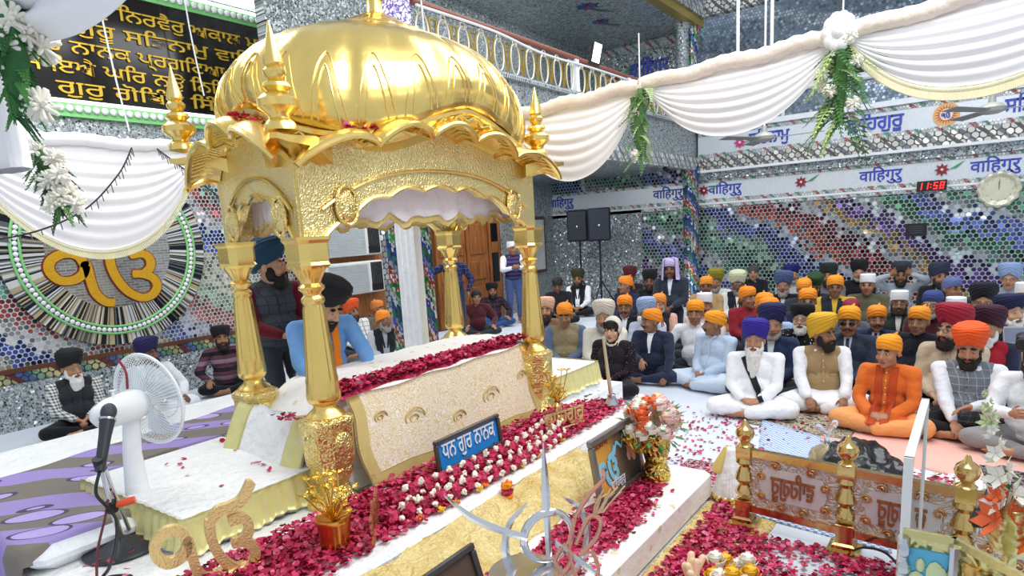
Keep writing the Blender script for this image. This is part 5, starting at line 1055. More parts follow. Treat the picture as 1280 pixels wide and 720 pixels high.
for k in range(3):
    a0 = 2 * PI * k / 3 + .4; P = np.array([[fpnt(.04 + .2 * u, a0 + (v - .5) * (1.5 - .5 * abs(u - .5)), .02 + .05 * (v - .5)) for v in np.linspace(0, 1, 8)] for u in np.linspace(0, 1, 9)]); part('blade', MB().sheet(P, .004), t_bl, fn, 60)
part('hub', MB().tube([fpnt(0, 0, -.02), fpnt(0, 0, .07), fpnt(0, 0, .095)], [.05, .05, .035], 20), M_fan, fn)
part('motor', MB().tube([fpnt(0, 0, -.06), fpnt(0, 0, -.1), fpnt(0, 0, -.26), fpnt(0, 0, -.34), fpnt(0, 0, -.37)], [.085, .095, .088, .06, .02], 24), M_fan, fn, 60); q = fpnt(0, 0, -.22); part('knob', MB().tube([q + [0, 0, .08], q + [0, 0, .12], q + [0, 0, .125]], [.008, .008, .02], 12), M_fan, fn)
part('neck', MB().tube([FCn - fd * .13 + [0, 0, -.06], (1.66, 4.13, .75), (1.66, 4.15, .5)], [.05, .055, .07], 16, flat=.7), M_fan, fn); part('foot', MB().lathe([(.06, .55), (.07, .4), (.12, .32), (.17, .3), (.18, .272)], (1.66, 4.15, 0), 30), M_fan, fn, 50)
part('red_ribbon', MB().tube(bez([fpnt(.29, 1.2, -.06), fpnt(.2, 1.4, -.08), fpnt(.1, 1.3, -.1)], 8), .008, 5), M_red, fn)
# --- bouquet at the bottom edge
bq = thing('bouquet', 'yellow and white flower bouquet lying on petals at the bottom edge', 'flowers', (3.05, .95, .01)); e = MB(); e2 = MB()
for k in range(9): a = k * .7; rose(e if k % 2 else e2, (3.08 + .1 * math.cos(a), .93 + .09 * math.sin(a), .16 + .03 * (k % 3)), .055, 0, k)
part('yellow_flowers', e, M_mariy, bq, 60); part('white_flowers', e2, FC[1], bq, 60); e = MB()
for k in range(7): e.cone((2.98 - .01 * k, 1.02 + .02 * k, .02), .018, (2.9 + .03 * k, 1.08 + .025 * (k % 3), .2 + .02 * (k % 2)), .02, 8)
part('wrapping', e, mat('peach paper', '#ecc9a8', .5), bq); part('stem', MB().tube([(3.08, .93, .15), (3.0, 1.0, .02)], .03, 8), FC[4], bq)
# ================================================================== DRAPES, GREENERY, WALL FITTINGS
M_drape = NT('sheer white satin'); _c = M_drape.obj(); _n = M_drape.n('ShaderNodeTexNoise', Vector=_c, Scale=3.0, Detail=2.0); M_drape.bump(_n.outputs[0], .25, .03)
M_drape.b.inputs['Sheen Weight'].default_value = .3; M_drape = M_drape.out(Base_Color=lin('#f3f2f4'), Roughness=.55)
M_rope = cloth('#efe2d4', 'peach white rolled cloth')
def swag(A, B, depth, out, label, nfold=7, parent_name='swag_drape', curve=.5, beads=False):
    """cloth hung between A and B: horizontal folds sagging between gathered ends"""
    A, B = np.array(A, float), np.array(B, float); out = np.array(out, float); nu, nv = 56, 44; P = []
    for u in np.linspace(0, 1, nu):
        row = []; sag = 1 - abs(2 * u - 1) ** 2.3
        for v in np.linspace(0, 1, nv):
            top = A + (B - A) * u; fold = math.sin(v * nfold * 2 * PI + 1.3 * math.sin(u * 5)) * .018 * (.25 + sag * .9) * (.3 + v) * (.6 + .5 * math.sin(v * 3.1 + u * 2))
            d = depth * v * (sag * .93 + .07 * (1 - abs(2 * u - 1))) + .04 * v
            pinch = (1 - sag) * v * .12; q = top + (A + (B - A) * .5 - top) * pinch * .5
            row.append(q + np.array([0, 0, -d]) + out * (fold + .05 * math.sin(PI * v) * sag))
        P.append(row)
    c = (A + B) / 2; th_ = thing(parent_name, label, 'drape', tuple(c)); P = np.array(P); part('cloth', MB().sheet(P, .006), M_drape, th_, 180)
    e = MB(); e.tube([A + (B - A) * u + out * .03 + [0, 0, .02 + .012 * math.sin(u * 17)] for u in np.linspace(-.01, 1.01, 30)], [.06 + .008 * math.sin(u * 3.1) for u in range(30)], 10); part('rolled_heading', e, M_rope if out[0] and A[0] > 2 else M_drape, th_, 180)
    if beads:
        e = MB()
        for i in range(0, nu):
            p = P[i, -1]; q = P[min(i + 1, nu - 1), -1]
            for k in range(3): e.ell(p + (q - p) * k / 3 + [0, 0, -.02], (.012, .012, .02), nu=6, nv=5); e.tube([p + (q - p) * k / 3 + [0, 0, -.03], p + (q - p) * k / 3 + out * .03 + [0, 0, -.09]], .006, 4)
        part('bead_fringe', e, mat('cream fringe', '#ddd8b8', .6), th_, 60)
    return th_
swag((5.60, 3.95, 3.06), (5.58, 2.46, 3.12), .66, (-1, 0, 0), 'white swag of cloth nearest the canopy, left of the first hanging greenery')
swag((5.58, 2.46, 3.12), (5.55, .89, 3.19), .50, (-1, 0, 0), 'white swag of cloth between the two hanging bunches of greenery')
swag((5.55, .89, 3.19), (5.5, -.85, 3.34), .50, (-1, 0, 0), 'white swag of cloth with beaded fringe at the upper right', beads=True)
swag((1.75, 7.0, 3.02), (4.05, 7.02, 3.03), .98, (0, -1, 0), 'wide white swag with cream fringe over the wall medallion', 8, beads=True)
swag((1.02, 3.05, 2.86), (1.0, 1.72, 2.78), .12, (-1, 0, 0), 'white swag of cloth near the camera at the upper left', 1.6)
e = MB(); e.sheet(np.array([[(.98 + .05 * math.cos(a), 3.08 + .13 * math.sin(a) + .01 * math.sin(a * 9), z) for a in np.linspace(0, 2 * PI, 24)] for z in np.linspace(2.30, 2.75, 10)]), .006)
solo('post_drape', e, M_drape, 'white cloth gathered round the corner post at the left edge', 'drape', (.98, 3.08, 2.3), 180)
def frond(mb, p, d, L, m=0, seed=0):
    d = np.array(d, float); d /= np.linalg.norm(d); u, v, _ = ortho(d); C = [np.array(p) + d * L * t + np.array([0, 0, -.25 * L * t * t]) for t in np.linspace(0, 1, 9)]; mb.tube(C, .003, 4, m=m)
    for i in range(1, 9):
        for s in (-1, 1): q = C[i] + u * s * L * .26 * (1 - i / 10) + d * L * .1; n = np.cross(d, u); mb.sheet(np.array([[C[i], C[i] + n * .001], [(C[i] + q) / 2 + d * .012, (C[i] + q) / 2 - d * .012], [q, q + n * .001]]), .0015, m)
def bunch(label, c, top, L, r, nf, nflower, seed, green, pale, flr=.05, green2=None):
    t_ = thing('greenery_bunch', label, 'greenery', top); g = np.random.default_rng(seed); a_ = MB(); b_ = MB(); c = np.array(c, float)
    for k in range(nf):
        z = g.uniform(0, 1); p = np.array(top) + (c - np.array(top)) * 2 * z + g.normal(0, r * .25, 3) * [1, 1, .4]; an = g.uniform(0, 6.28); frond(a_ if k % 3 else b_, p, (math.cos(an), math.sin(an), -g.uniform(.3, 1.6)), r * g.uniform(.9, 1.7))
    part('dark_fronds', a_, mat('fern green', green, .6, 0, .3, 30), t_, 0); part('pale_fronds', b_, mat('pale fern', pale, .6, 0, .25, 30), t_, 0)
    part('stalk', MB().tube([top, tuple(c), tuple(2 * c - np.array(top))], [.02, .05, .02], 8), mat('fern stalk', green, .7, 0, .3, 20), t_)
    part('hanging_cord', MB().tube([top, (top[0], top[1], top[2] + .45)], .006, 6), M_white, t_)
    for k in range(nflower):
        z = g.uniform(.05, .95); p = np.array(top) + (c - np.array(top)) * 2 * z + g.normal(0, r * .5, 3) * [1, 1, .3]; e = MB()
        for j in range(44): dd = g.normal(size=3); dd /= np.linalg.norm(dd); e.cone(p + dd * flr * .25, flr * .16, p + dd * flr * .92, flr * .13, 6)
        part('chrysanthemum', e, FC[1], t_, 60)
bunch('bunch of fern greenery hanging between the first two right swags', (5.5, 2.47, 2.82), (5.5, 2.46, 3.1), .6, .13, 46, 3, 81, '#4f7a3c', '#b9cf8c', .035)
bunch('bunch of ferns and white flowers hanging at the bow of the right swags', (5.45, .88, 2.86), (5.47, .88, 3.15), .6, .17, 60, 6, 82, '#3f7034', '#a9c470', .05)
bunch('bunch of white chrysanthemums and ferns hanging before the left swag', (1.31, 3.62, 2.33), (1.30, 3.70, 2.48), .35, .075, 44, 11, 83, '#37602f', '#5f8a4c', .05)
bunch('large white flowers and green leaves at the upper left corner', (.92, 2.68, 2.62), (.92, 2.66, 2.80), .4, .07, 40, 9, 84, '#2f6a34', '#4f8f48', .06)
e = MB()
for k in range(10): a = 2 * PI * k / 10; e.ell((5.46, .90 + .07 * math.cos(a), 3.22 + .08 * math.sin(a)), (.04, .05, .06), nu=10, nv=7)
e.ell((5.43, .90, 3.22), (.04, .045, .05)); solo('fabric_bow', e, M_drape, 'white cloth bow where the right swags meet above the ferns', 'bow', (5.46, .9, 3.22), 180)
def string(pts, label, k):
    C = bez(pts, 60); st = thing('string_lights', label, 'lights', tuple(C[0])); part('wire', MB().tube(C, .008, 5), M_black, st); e = MB()
    for i in range(1, 60, 2): e.tube([C[i], C[i] + [.0, -.02, -.045 - .02 * (i % 3)]], .005, 4)
    part('bulbs', e, mat('grey bulbs', '#4a4e56', .3), st)
string([(1.3, 6.7, 2.18), (2.0, 6.7, 2.15), (2.6, 6.72, 2.35), (3.0, 6.75, 2.7), (3.2, 6.8, 2.98)], 'dark string of lights curving up across the left swag', 1)
string([(3.42, 6.75, 2.98), (3.7, 6.72, 2.75), (4.05, 6.7, 2.45)], 'short dark string of lights at the right end of the left swag', 2)
# loudspeakers on stands
for (x, y, yaw, lb) in ((13.35, 7.55, -1.35, 'left of two black loudspeakers on stands by the mirror wall'), (13.0, 6.85, -1.1, 'right of two black loudspeakers on stands by the mirror wall')):
    sp = thing('loudspeaker', lb, 'loudspeaker', (x, y, 1.62), yaw, 'loudspeakers on stands'); link('cabinet', MB().box((0, 0, .36), (.5, .4, .72), bevel=.03).mesh('cabinet'), mat('speaker black', '#16181e', .5), sp, 30)
    link('grille', MB().box((0, -.205, .36), (.44, .02, .66), bevel=.01).mesh('grille'), mat('speaker grille', '#1d2634', .6, 0, .2, 80, .5, 150), sp, 30); link('badge', MB().ell((0, -.218, .34), (.025, .006, .025)).mesh('badge'), M_silver, sp)
    sd = thing('speaker_stand', lb.replace('of two black loudspeakers on stands', 'of two black tripod stands under the loudspeakers'), 'stand', (x, y, 0), yaw, 'loudspeaker stands'); link('pole', MB().tube([(0, 0, .1), (0, 0, 1.62)], .022, 10).mesh('pole'), M_black, sd)
    for k in range(3): a = k * 2.09; link('leg', MB().tube([(0, 0, .75), (.42 * math.cos(a), .42 * math.sin(a), .02)], .016, 8).mesh('leg'), M_black, sd)
# clocks, plaque, emblem on the right wall
dc = thing('digital_clock', 'red digital clock showing 11:58 on the right wall', 'clock', (14.44, .76, 2.31)); part('case', bx(14.40, 14.46, .53, .99, 2.22, 2.40), M_black, dc, 30)
t = NT('lit red digits'); t.out(Base_Color=lin('#ff2a20'), Emission_Color=lin('#ff2a22'), Emission_Strength=2.2); M_led = t.m
def seg7(s, c, ux, uy, h, parent):
    SEG = {'1': 'bc', '5': 'afgcd', '8': 'abcdefg'}; x = 0; e = MB(); w = h * .5; tk = h * .13; c = np.array(c, float); ux, uy = np.array(ux, float), np.array(uy, float); total = sum(.35 if q == ':' else .78 for q in s) * h; x = -total / 2
    for q in s:
        if q == ':':
            for zz in (.3, .7): e.prism([(x, h * zz - tk / 2), (x + tk, h * zz - tk / 2), (x + tk, h * zz + tk / 2), (x, h * zz + tk / 2)], c, ux, uy, .004)
            x += .35 * h; continue
        R = {'a': (0, h - tk, w, h), 'g': (0, h / 2 - tk / 2, w, h / 2 + tk / 2), 'd': (0, 0, w, tk), 'f': (0, h / 2, tk, h), 'b': (w - tk, h / 2, w, h), 'e': (0, 0, tk, h / 2), 'c': (w - tk, 0, w, h / 2)}
        for k in SEG[q]:
            x0, y0, x1, y1 = R[k]; sl = .12; e.prism([(x + x0 + sl * y0, y0), (x + x1 + sl * y0, y0), (x + x1 + sl * y1, y1), (x + x0 + sl * y1, y1)], c, ux, uy, .004)
        x += .78 * h
    part('digits', e, M_led, parent, 0)
seg7('11:58', (14.398, .76, 2.245), (0, -1, 0), (0, 0, 1), .125, dc)
wc = thing('wall_clock', 'round pale wall clock with a scalloped frame on the right wall', 'clock', (14.45, -.23, 2.16)); RY = np.array([[0, 0, -1.0], [-1, 0, 0], [0, 1, 0]])
part('frame', MB().lathe([(.2, 0), (.3, .0), (.31, .03), (.28, .06), (.24, .05), (.225, .03), (.2, .03)], (14.47, -.23, 2.16), 72, RY, mod=lambda a, z: 1 + .035 * np.cos(12 * a)), mat('cream gilt frame', '#d8d4bc', .35, .3), wc, 60)
part('dial', MB().lathe([(0, .02), (.225, .02), (.225, .028), (0, .03)], (14.47, -.23, 2.16), 48, RY), M_white, wc); e = MB()
e.tube([(14.432, -.23, 2.16), (14.432, -.225, 2.30)], .006, 5); e.tube([(14.432, -.23, 2.16), (14.432, -.235, 2.33)], .004, 5)
for k in range(12): a = k * PI / 6; e.box((14.438, -.23 + .19 * math.sin(a), 2.16 + .19 * math.cos(a)), (.006, .012, .012))
part('hands', e, mat('grey marks', '#6a6e70', .5), wc)
pq = thing('black_plaque', 'small black plaque hanging on the right wall below the digital clock', 'plaque', (14.45, .97, 1.53)); part('board', bx(14.46, 14.48, .80, 1.14, 1.41, 1.64), M_black, pq, 20); e = MB()
for k in range(4): bx(14.455, 14.46, .86, 1.08, 1.46 + .04 * k, 1.472 + .04 * k, 0, e)
part('text_lines', e, mat('dim print', '#4a4c52', .6), pq)
em = thing('sun_emblem', 'round orange sun emblem with a blue symbol on the banner wall', 'emblem', (14.38, .6, 3.53)); part('disc', MB().lathe([(0, 0), (.2, 0), (.2, .012), (0, .014)], (14.385, .6, 3.53), 48, RY), mat('cream orange disc', '#e8b070', .4), em)
e = MB()
for k in range(20): a = 2 * PI * k / 20; e.prism([(.10 * math.cos(a - .12), .10 * math.sin(a - .12)), (.17 * math.cos(a), .17 * math.sin(a)), (.10 * math.cos(a + .12), .10 * math.sin(a + .12))], (14.37, .6, 3.53), (0, -1, 0), (0, 0, 1), .004)
part('rays', e, mat('red ray', '#b5482e', .4), em, 0); part('centre', MB().lathe([(0, 0), (.1, 0), (.1, .006), (0, .007)], (14.372, .6, 3.53), 32, RY), mat('pale centre', '#eed9b4', .4), em)
part('symbol', ek_onkar(lambda x, y, h: (14.364 - h, .6 - x * .1, 3.525 + y * .11), .1, .004), M_blue, em, 30)
# ceiling fans
def cfan(label, c, yaws, L, rod):
    f_ = thing('ceiling_fan', label, 'fan', c, 0, 'ceiling fans'); part('hub', MB().lathe([(0, -.05), (.07, -.045), (.13, -.02), (.14, .02), (.1, .06), (.04, .08), (.03, .16)], c, 28), mat('fan grey', '#a9aba4', .4, .2), f_, 50); part('rod', MB().tube([(c[0], c[1], c[2] + .1), (c[0], c[1], c[2] + rod)], .014, 8), M_white, f_)
    for a in yaws: d = np.array([math.cos(a), math.sin(a), 0]); n = np.array([-d[1], d[0], .15]); part('blade', MB().sheet(np.array([[np.array(c) + d * (.12 + L * u) + n * w * (.06 + .02 * u) for w in (-1, 1)] for u in np.linspace(0, 1, 6)]), .008), mat('fan blade grey', '#8d9088', .4, .2), f_, 30)
cfan('grey ceiling fan below the sun emblem at the far right', (9.5, -.03, 2.98), (-1.6, .5, 2.6), .62, 4); cfan('grey ceiling fan over the seated crowd below the middle swag', (9.5, 2.45, 2.99), (-1.55, .55, 2.65), .62, 4); 
cfan('dark ceiling fan under the gallery ceiling with flower inlays', (9.2, 5.9, 5.72), (.3, 2.4, 4.5), .6, .27)
# floodlight, camera and wires on the gallery
fl_ = thing('flood_light', 'lit white flood light on the gallery railing corner', 'light', (11.0, 5.1, 4.5)); o_ = np.array(aty_ := (9.65, 5.06, 4.62)); part('housing', MB().box(o_, (.24, .06, .3), rotx(.25), bevel=.01), M_black, fl_, 30); part('lit_panel', MB().box(o_ + [0, -.035, 0], (.22, .012, .27), rotx(.25)), emis('lit flood panel', '#ffffff', 4.0), fl_, 0)
part('bracket', MB().tube([o_ + [-.12, .0, 0], o_ + [-.16, .02, -.16], o_ + [.16, .02, -.16], o_ + [.12, .0, 0]], .012, 6), M_black, fl_)
cc_ = thing('security_camera', 'white dome security camera hanging above the golden dome', 'camera', (5.72, 5.08, 4.03)); part('dome', MB().ell((5.72, 5.05, 4.05), (.085, .085, .095)), M_white, cc_); part('lens', MB().ell((5.735, 4.97, 4.05), (.032, .02, .03)), M_black, cc_); part('cable', MB().tube([(5.68, 5.06, 4.12), (5.66, 5.06, 4.6), (5.66, 5.04, 5.2)], .01, 6), M_white, cc_)
c3 = thing('security_camera', 'small black security camera under the gallery frieze by the corner column', 'camera', (12.46, 5.06, 3.0)); part('body', MB().tube([(12.42, 5.0, 2.93), (12.5, 5.1, 2.99)], .045, 12), M_black, c3); part('lens', MB().ell((12.41, 4.985, 2.92), (.03, .02, .03)), M_lens if 'M_lens' in globals() else M_black, c3); part('mount', MB().tube([(12.5, 5.1, 2.99), (12.52, 5.12, 3.04)], .02, 8), M_white, c3)
pf2 = thing('wall_picture', 'dark framed picture on the mirror wall behind the right front pillar', 'picture', (13.6, 8.94, .9)); part('frame', bx(13.2, 13.98, 8.90, 8.95, .88, 2.27), M_dwood, pf2, 20); part('picture', bx(13.28, 13.9, 8.885, 8.905, .96, 2.19), mat('pale print', '#c8ccd0', .3, 0, .4, 3), pf2, 20)
wires = MB()
for x, z0, z1 in ((3.9, 5.1, 3.4), (5.05, 5.2, 3.9), (5.75, 5.3, 4.2)): wires.tube(bez([(x, 8.6, z0), (x + .05, 8.6, (z0 + z1) / 2), (x + .12, 8.6, z1)], 8), .008, 5)
for k, (y, z1) in enumerate(((3.35, 3.05), (2.05, 3.1), (-.1, 3.3))): pass
solo('hanging_wire', MB().tube(bez([(3.9, 8.6, 6.5), (3.95, 8.6, 4.6), (4.05, 8.6, 3.45)], 10), .01, 5), M_white, 'white wire hanging in front of the board at left', 'wire', (3.9, 8.6, 5)); solo('hanging_wire', MB().tube(bez([(5.0, 8.6, 6.5), (5.02, 8.6, 5.0), (5.1, 8.6, 4.0)], 10), .01, 5), M_white, 'white wire hanging in front of the board nearest the canopy dome', 'wire', (5, 8.6, 5))
for x, y, z, lb in ((6.7, 1.98, 3.02, 'thin white rod hanging behind the middle swag'), (6.9, 1.72, 3.05, 'thin white rod hanging left of the white cloth bow')): solo('hanging_rod', MB().tube([(x, y, z), (x, y, z + 4)], .016, 8), M_white, lb, 'rod', (x, y, z))
lg = struct('trim_1', bx(13.5, 14.5, -1, 9, 0, .02), M_sheet if False else M_white)
# ================================================================== PEOPLE
SKIN = {k: mat('skin ' + k, c, .55, 0, .08, 14, .12, 120, .002) for k, c in (('light', '#c99a7b'), ('mid', '#b07e5e'), ('tan', '#95684b'), ('dark', '#754c36'))}
LIP = mat('lips', '#8f4f45', .5); M_eye = mat('eye white', '#bdb4ac', .5); M_iris = mat('iris brown', '#241510', .2); M_gl = mat('spectacle rim', '#2a2624', .3, .4); M_lens = mat('dark lens', '#0b0b0d', .08)
HAIR = {k: mat('hair ' + k, c, .75, 0, .35, 60, .7, 90, .01) for k, c in (('black', '#17120f'), ('dark', '#2b2019'), ('grey', '#8d8680'), ('white', '#e3e0da'), ('brown', '#4a3423'))}
def XF(R, p): M = np.eye(4); M[:3, :3] = R; M[:3, 3] = p; return M
def ap(M, p): p = np.asarray(p, float); return M[:3, :3] @ p + M[:3, 3]
def ik(S, Wp, a, b, pole):
    S, Wp = np.array(S, float), np.array(Wp, float); d = Wp - S; L = np.linalg.norm(d); L = min(L, (a + b) * .995); u = d / np.linalg.norm(d); Wp = S + u * L
    x = (a * a - b * b + L * L) / (2 * L); h = math.sqrt(max(a * a - x * x, 1e-6)); p = np.array(pole, float); p = p - u * (p @ u); p /= np.linalg.norm(p); return S + u * x + p * h, Wp
def hand_mb(mb, wr, d, n, side, curl=.5, r=.0082):
    """palm, four unequal bent fingers and a thumb leaving the side of the palm"""
    wr = np.array(wr, float); d = np.array(d, float); d /= np.linalg.norm(d); n = np.array(n, float); n -= d * (n @ d); n /= np.linalg.norm(n); s = np.cross(d, n) * side
    mb.ell(wr + d * .045, (.042, .052, .016), np.stack([s, d, n], 1), 14, 8); mb.cone(wr - d * .02, .025, wr + d * .02, .025, 10)
    for k, (o, L) in enumerate(((-.033, .062), (-.011, .074), (.011, .070), (.032, .054))):
        b = wr + d * (.082 - .004 * abs(k - 1.4)) + s * o * .92; d1 = d * math.cos(curl * .6) + n * math.sin(curl * .6) + s * o * 1.6; d1 /= np.linalg.norm(d1); d2 = d * math.cos(curl * 1.7) + n * math.sin(curl * 1.7) + s * o * 1.0; d2 /= np.linalg.norm(d2)
        mb.cone(b - d * .02, r * 1.15, b + d1 * L * .5, r, 8); mb.cone(b + d1 * L * .5, r, b + d1 * L * .5 + d2 * L * .5, r * .82, 8)
    t0 = wr + d * .022 - s * .030; t1 = t0 + (-s * .62 + d * .7 + n * .3) * .036; mb.cone(t0, r * 1.5, t1, r * 1.15, 8); mb.cone(t1, r * 1.15, t1 + (-s * .2 + d * .85 + n * .45) * .034, r * .9, 8)
def head_mb(mb, M, w=1.0):
    R = M[:3, :3]; k_ = np.linalg.norm(R[:, 0])
    def E(c, r, m=0): mb.ell(ap(M, c), r, R, 18, 10)
    def K(a, ra, b, rb): mb.cone(ap(M, a), ra * k_, ap(M, b), rb * k_, 10)
    E((0, .015, .03), (.075, .092, .085)); E((0, -.02, -.03), (.062 * w, .074, .09)); E((0, -.035, -.075), (.05 * w, .052, .04)); E((0, -.068, -.098), (.024, .02, .018))
    K((0, -.086, .012), .010, (0, -.113, -.026), .0135); E((.013, -.1, -.033), (.010, .010, .008)); E((-.013, -.1, -.033), (.010, .010, .008))
    for s in (-1, 1):
        E((s * .031, -.080, .026), (.026, .012, .009)); E((s * .038 * w, -.062, -.032), (.025, .025, .026)); E((s * .078, .012, -.008), (.009, .02, .031)); E((s * .031, -.074, .006), (.016, .012, .011))
    E((0, -.089, -.061), (.025, .011, .007)); E((0, -.087, -.071), (.021, .011, .007))
def turban_mb(style, seed=0):
    mb = MB(); nt, na = 40, 72; g = random.Random(seed); TH = np.linspace(-PI, PI, na, endpoint=False); T = np.linspace(0, 1, nt); R = []
    if style == 'turban': prof = ((0, .99), (.12, 1.13), (.36, 1.28), (.6, 1.22), (.8, .95), (.93, .54), (1, .02)); top, f0, b0, amp = .195, .052, -.045, .007
    elif style == 'round': prof = ((0, .99), (.15, 1.14), (.4, 1.25), (.65, 1.18), (.84, .95), (.95, .5), (1, .02)); top, f0, b0, amp = .158, .048, -.05, .0055
    elif style == 'patka': prof = ((0, 1.0), (.22, 1.05), (.45, 1.0), (.65, .84), (.82, .6), (.94, .33), (1, .02)); top, f0, b0, amp = .132, .045, -.03, .0022
    elif style == 'cap': prof = ((0, 1.02), (.3, 1.06), (.75, 1.04), (.9, .96), (.96, .6), (1, .02)); top, f0, b0, amp = .135, .05, .0, .0006
    else: prof = ((0, 1.01), (.22, 1.08), (.45, 1.04), (.65, .88), (.82, .64), (.94, .36), (1, .02)); top, f0, b0, amp = .14, .046, -.02, .0045
    P0, P1 = [p[0] for p in prof], [p[1] for p in prof]; ph = g.uniform(0, 3)
    for t in T:
        row = []; rr = np.interp(t, P0, P1)
        for a in TH:
            zb = (f0 + b0) / 2 + (f0 - b0) / 2 * math.cos(a) + (.02 * math.exp(-(a / .33) ** 2) if style in ('turban', 'round') else 0)
            w = abs(a) / PI; pl = t * (7 if style in ('turban', 'round') else 4.5) + 2.6 * w + ph; k = abs((pl % 1) - .5) * 2
            dsp = amp * (1 - k ** 2) * (1 if 0 < t < .95 else .3)
            ex = .010 * math.sin(abs(a)) * math.sin(PI * t) if style in ('turban', 'round') else 0
            tilt = .03 * (1 - t) if style != 'cap' else 0
            x = math.sin(a) * ((.079 + ex) * rr + dsp); y = -math.cos(a) * (.097 * rr + dsp) + .012; z = zb + (top - zb) * (math.sin(t * PI / 2) ** (.92 if style in ('turban', 'round', 'cap') else 1.0)) + (.012 * math.cos(a) * math.sin(PI * t) if style in ('turban', 'round') else 0)
            row.append((x, y, z))
        R.append(row)
    inner = [[(x * .93, (y - .012) * .93 + .012, z + .004) for x, y, z in R[0]]]
    mb.rings(inner + R, caps=True)
    if style == 'kerchief':
        mb.ell((0, .108, .03), (.03, .02, .022)); 
        for s in (-1, 1): mb.sheet(np.array([[(s * .008 + s * .018 * u + v * .03 - .015, .112 + .018 * u, .03 - .10 * u + .01 * s) for v in np.linspace(0, 1, 5)] for u in np.linspace(0, 1, 6)]), .004)
        mb.cone((.02, .06, .125), .02, (.03, .075, .15), .006)
    return mb
BEARD = {}
def beard_mb(style):
    mb = MB()
    for s in (-1, 1):
        mb.cone((s * .012, -.103, -.046), .0085, (s * .036, -.088, -.058), .006, 8)
        if style != 'mustache': mb.ell((s * .062, -.016, -.05), (.013, .034, .048)); mb.cone((s * .058, -.03, -.07), .024, (s * .02, -.082, -.103), .026, 10)
    if style == 'short': mb.ell((0, -.066, -.106), (.045, .032, .022))
    if style in ('full', 'long', 'verylong'):
        mb.ell((0, -.062, -.118), (.058, .05, .038)); mb.ell((0, -.088, -.092), (.02, .014, .014)); mb.cone((.04, -.09, -.062), .011, (.035, -.085, -.095), .018, 8); mb.cone((-.04, -.09, -.062), .011, (-.035, -.085, -.095), .018, 8)
    if style in ('long', 'verylong'):
        L = .09 if style == 'long' else .17; mb.cone((0, -.075, -.13), .05, (0, -.085, -.13 - L), .024, 12); mb.cone((.03, -.07, -.12), .035, (.028, -.085, -.12 - L * .75), .02, 10); mb.cone((-.03, -.07, -.12), .035, (-.028, -.085, -.12 - L * .75), .02, 10)
    return mb
TIER = (.0062, .0095, .0125)
PARTS_CACHE = {}
def cloth_fuse(mb, vox, seed, amp=.006, f=18, nm='cloth'):
    me = fuse(mb, vox, 3, nm); V = coords(me); N = normals(me)
    V2 = V * np.array([1, 1, .55]); d = amp * wob(V2, seed, f) + amp * .7 * wob(V * np.array([1, .7, 1.6]), seed + 1, f * 2.1) * np.clip(1.2 - V[:, 2] * .7, .4, 1.2); d = d + amp * .9 * ((1 - np.abs(wob(V2, seed + 3, f * 1.3))) ** 3 - .5) * np.clip(1.5 - 1.2 * V[:, 2], .2, 1); setco(me, V + N * d[:, None]); return me
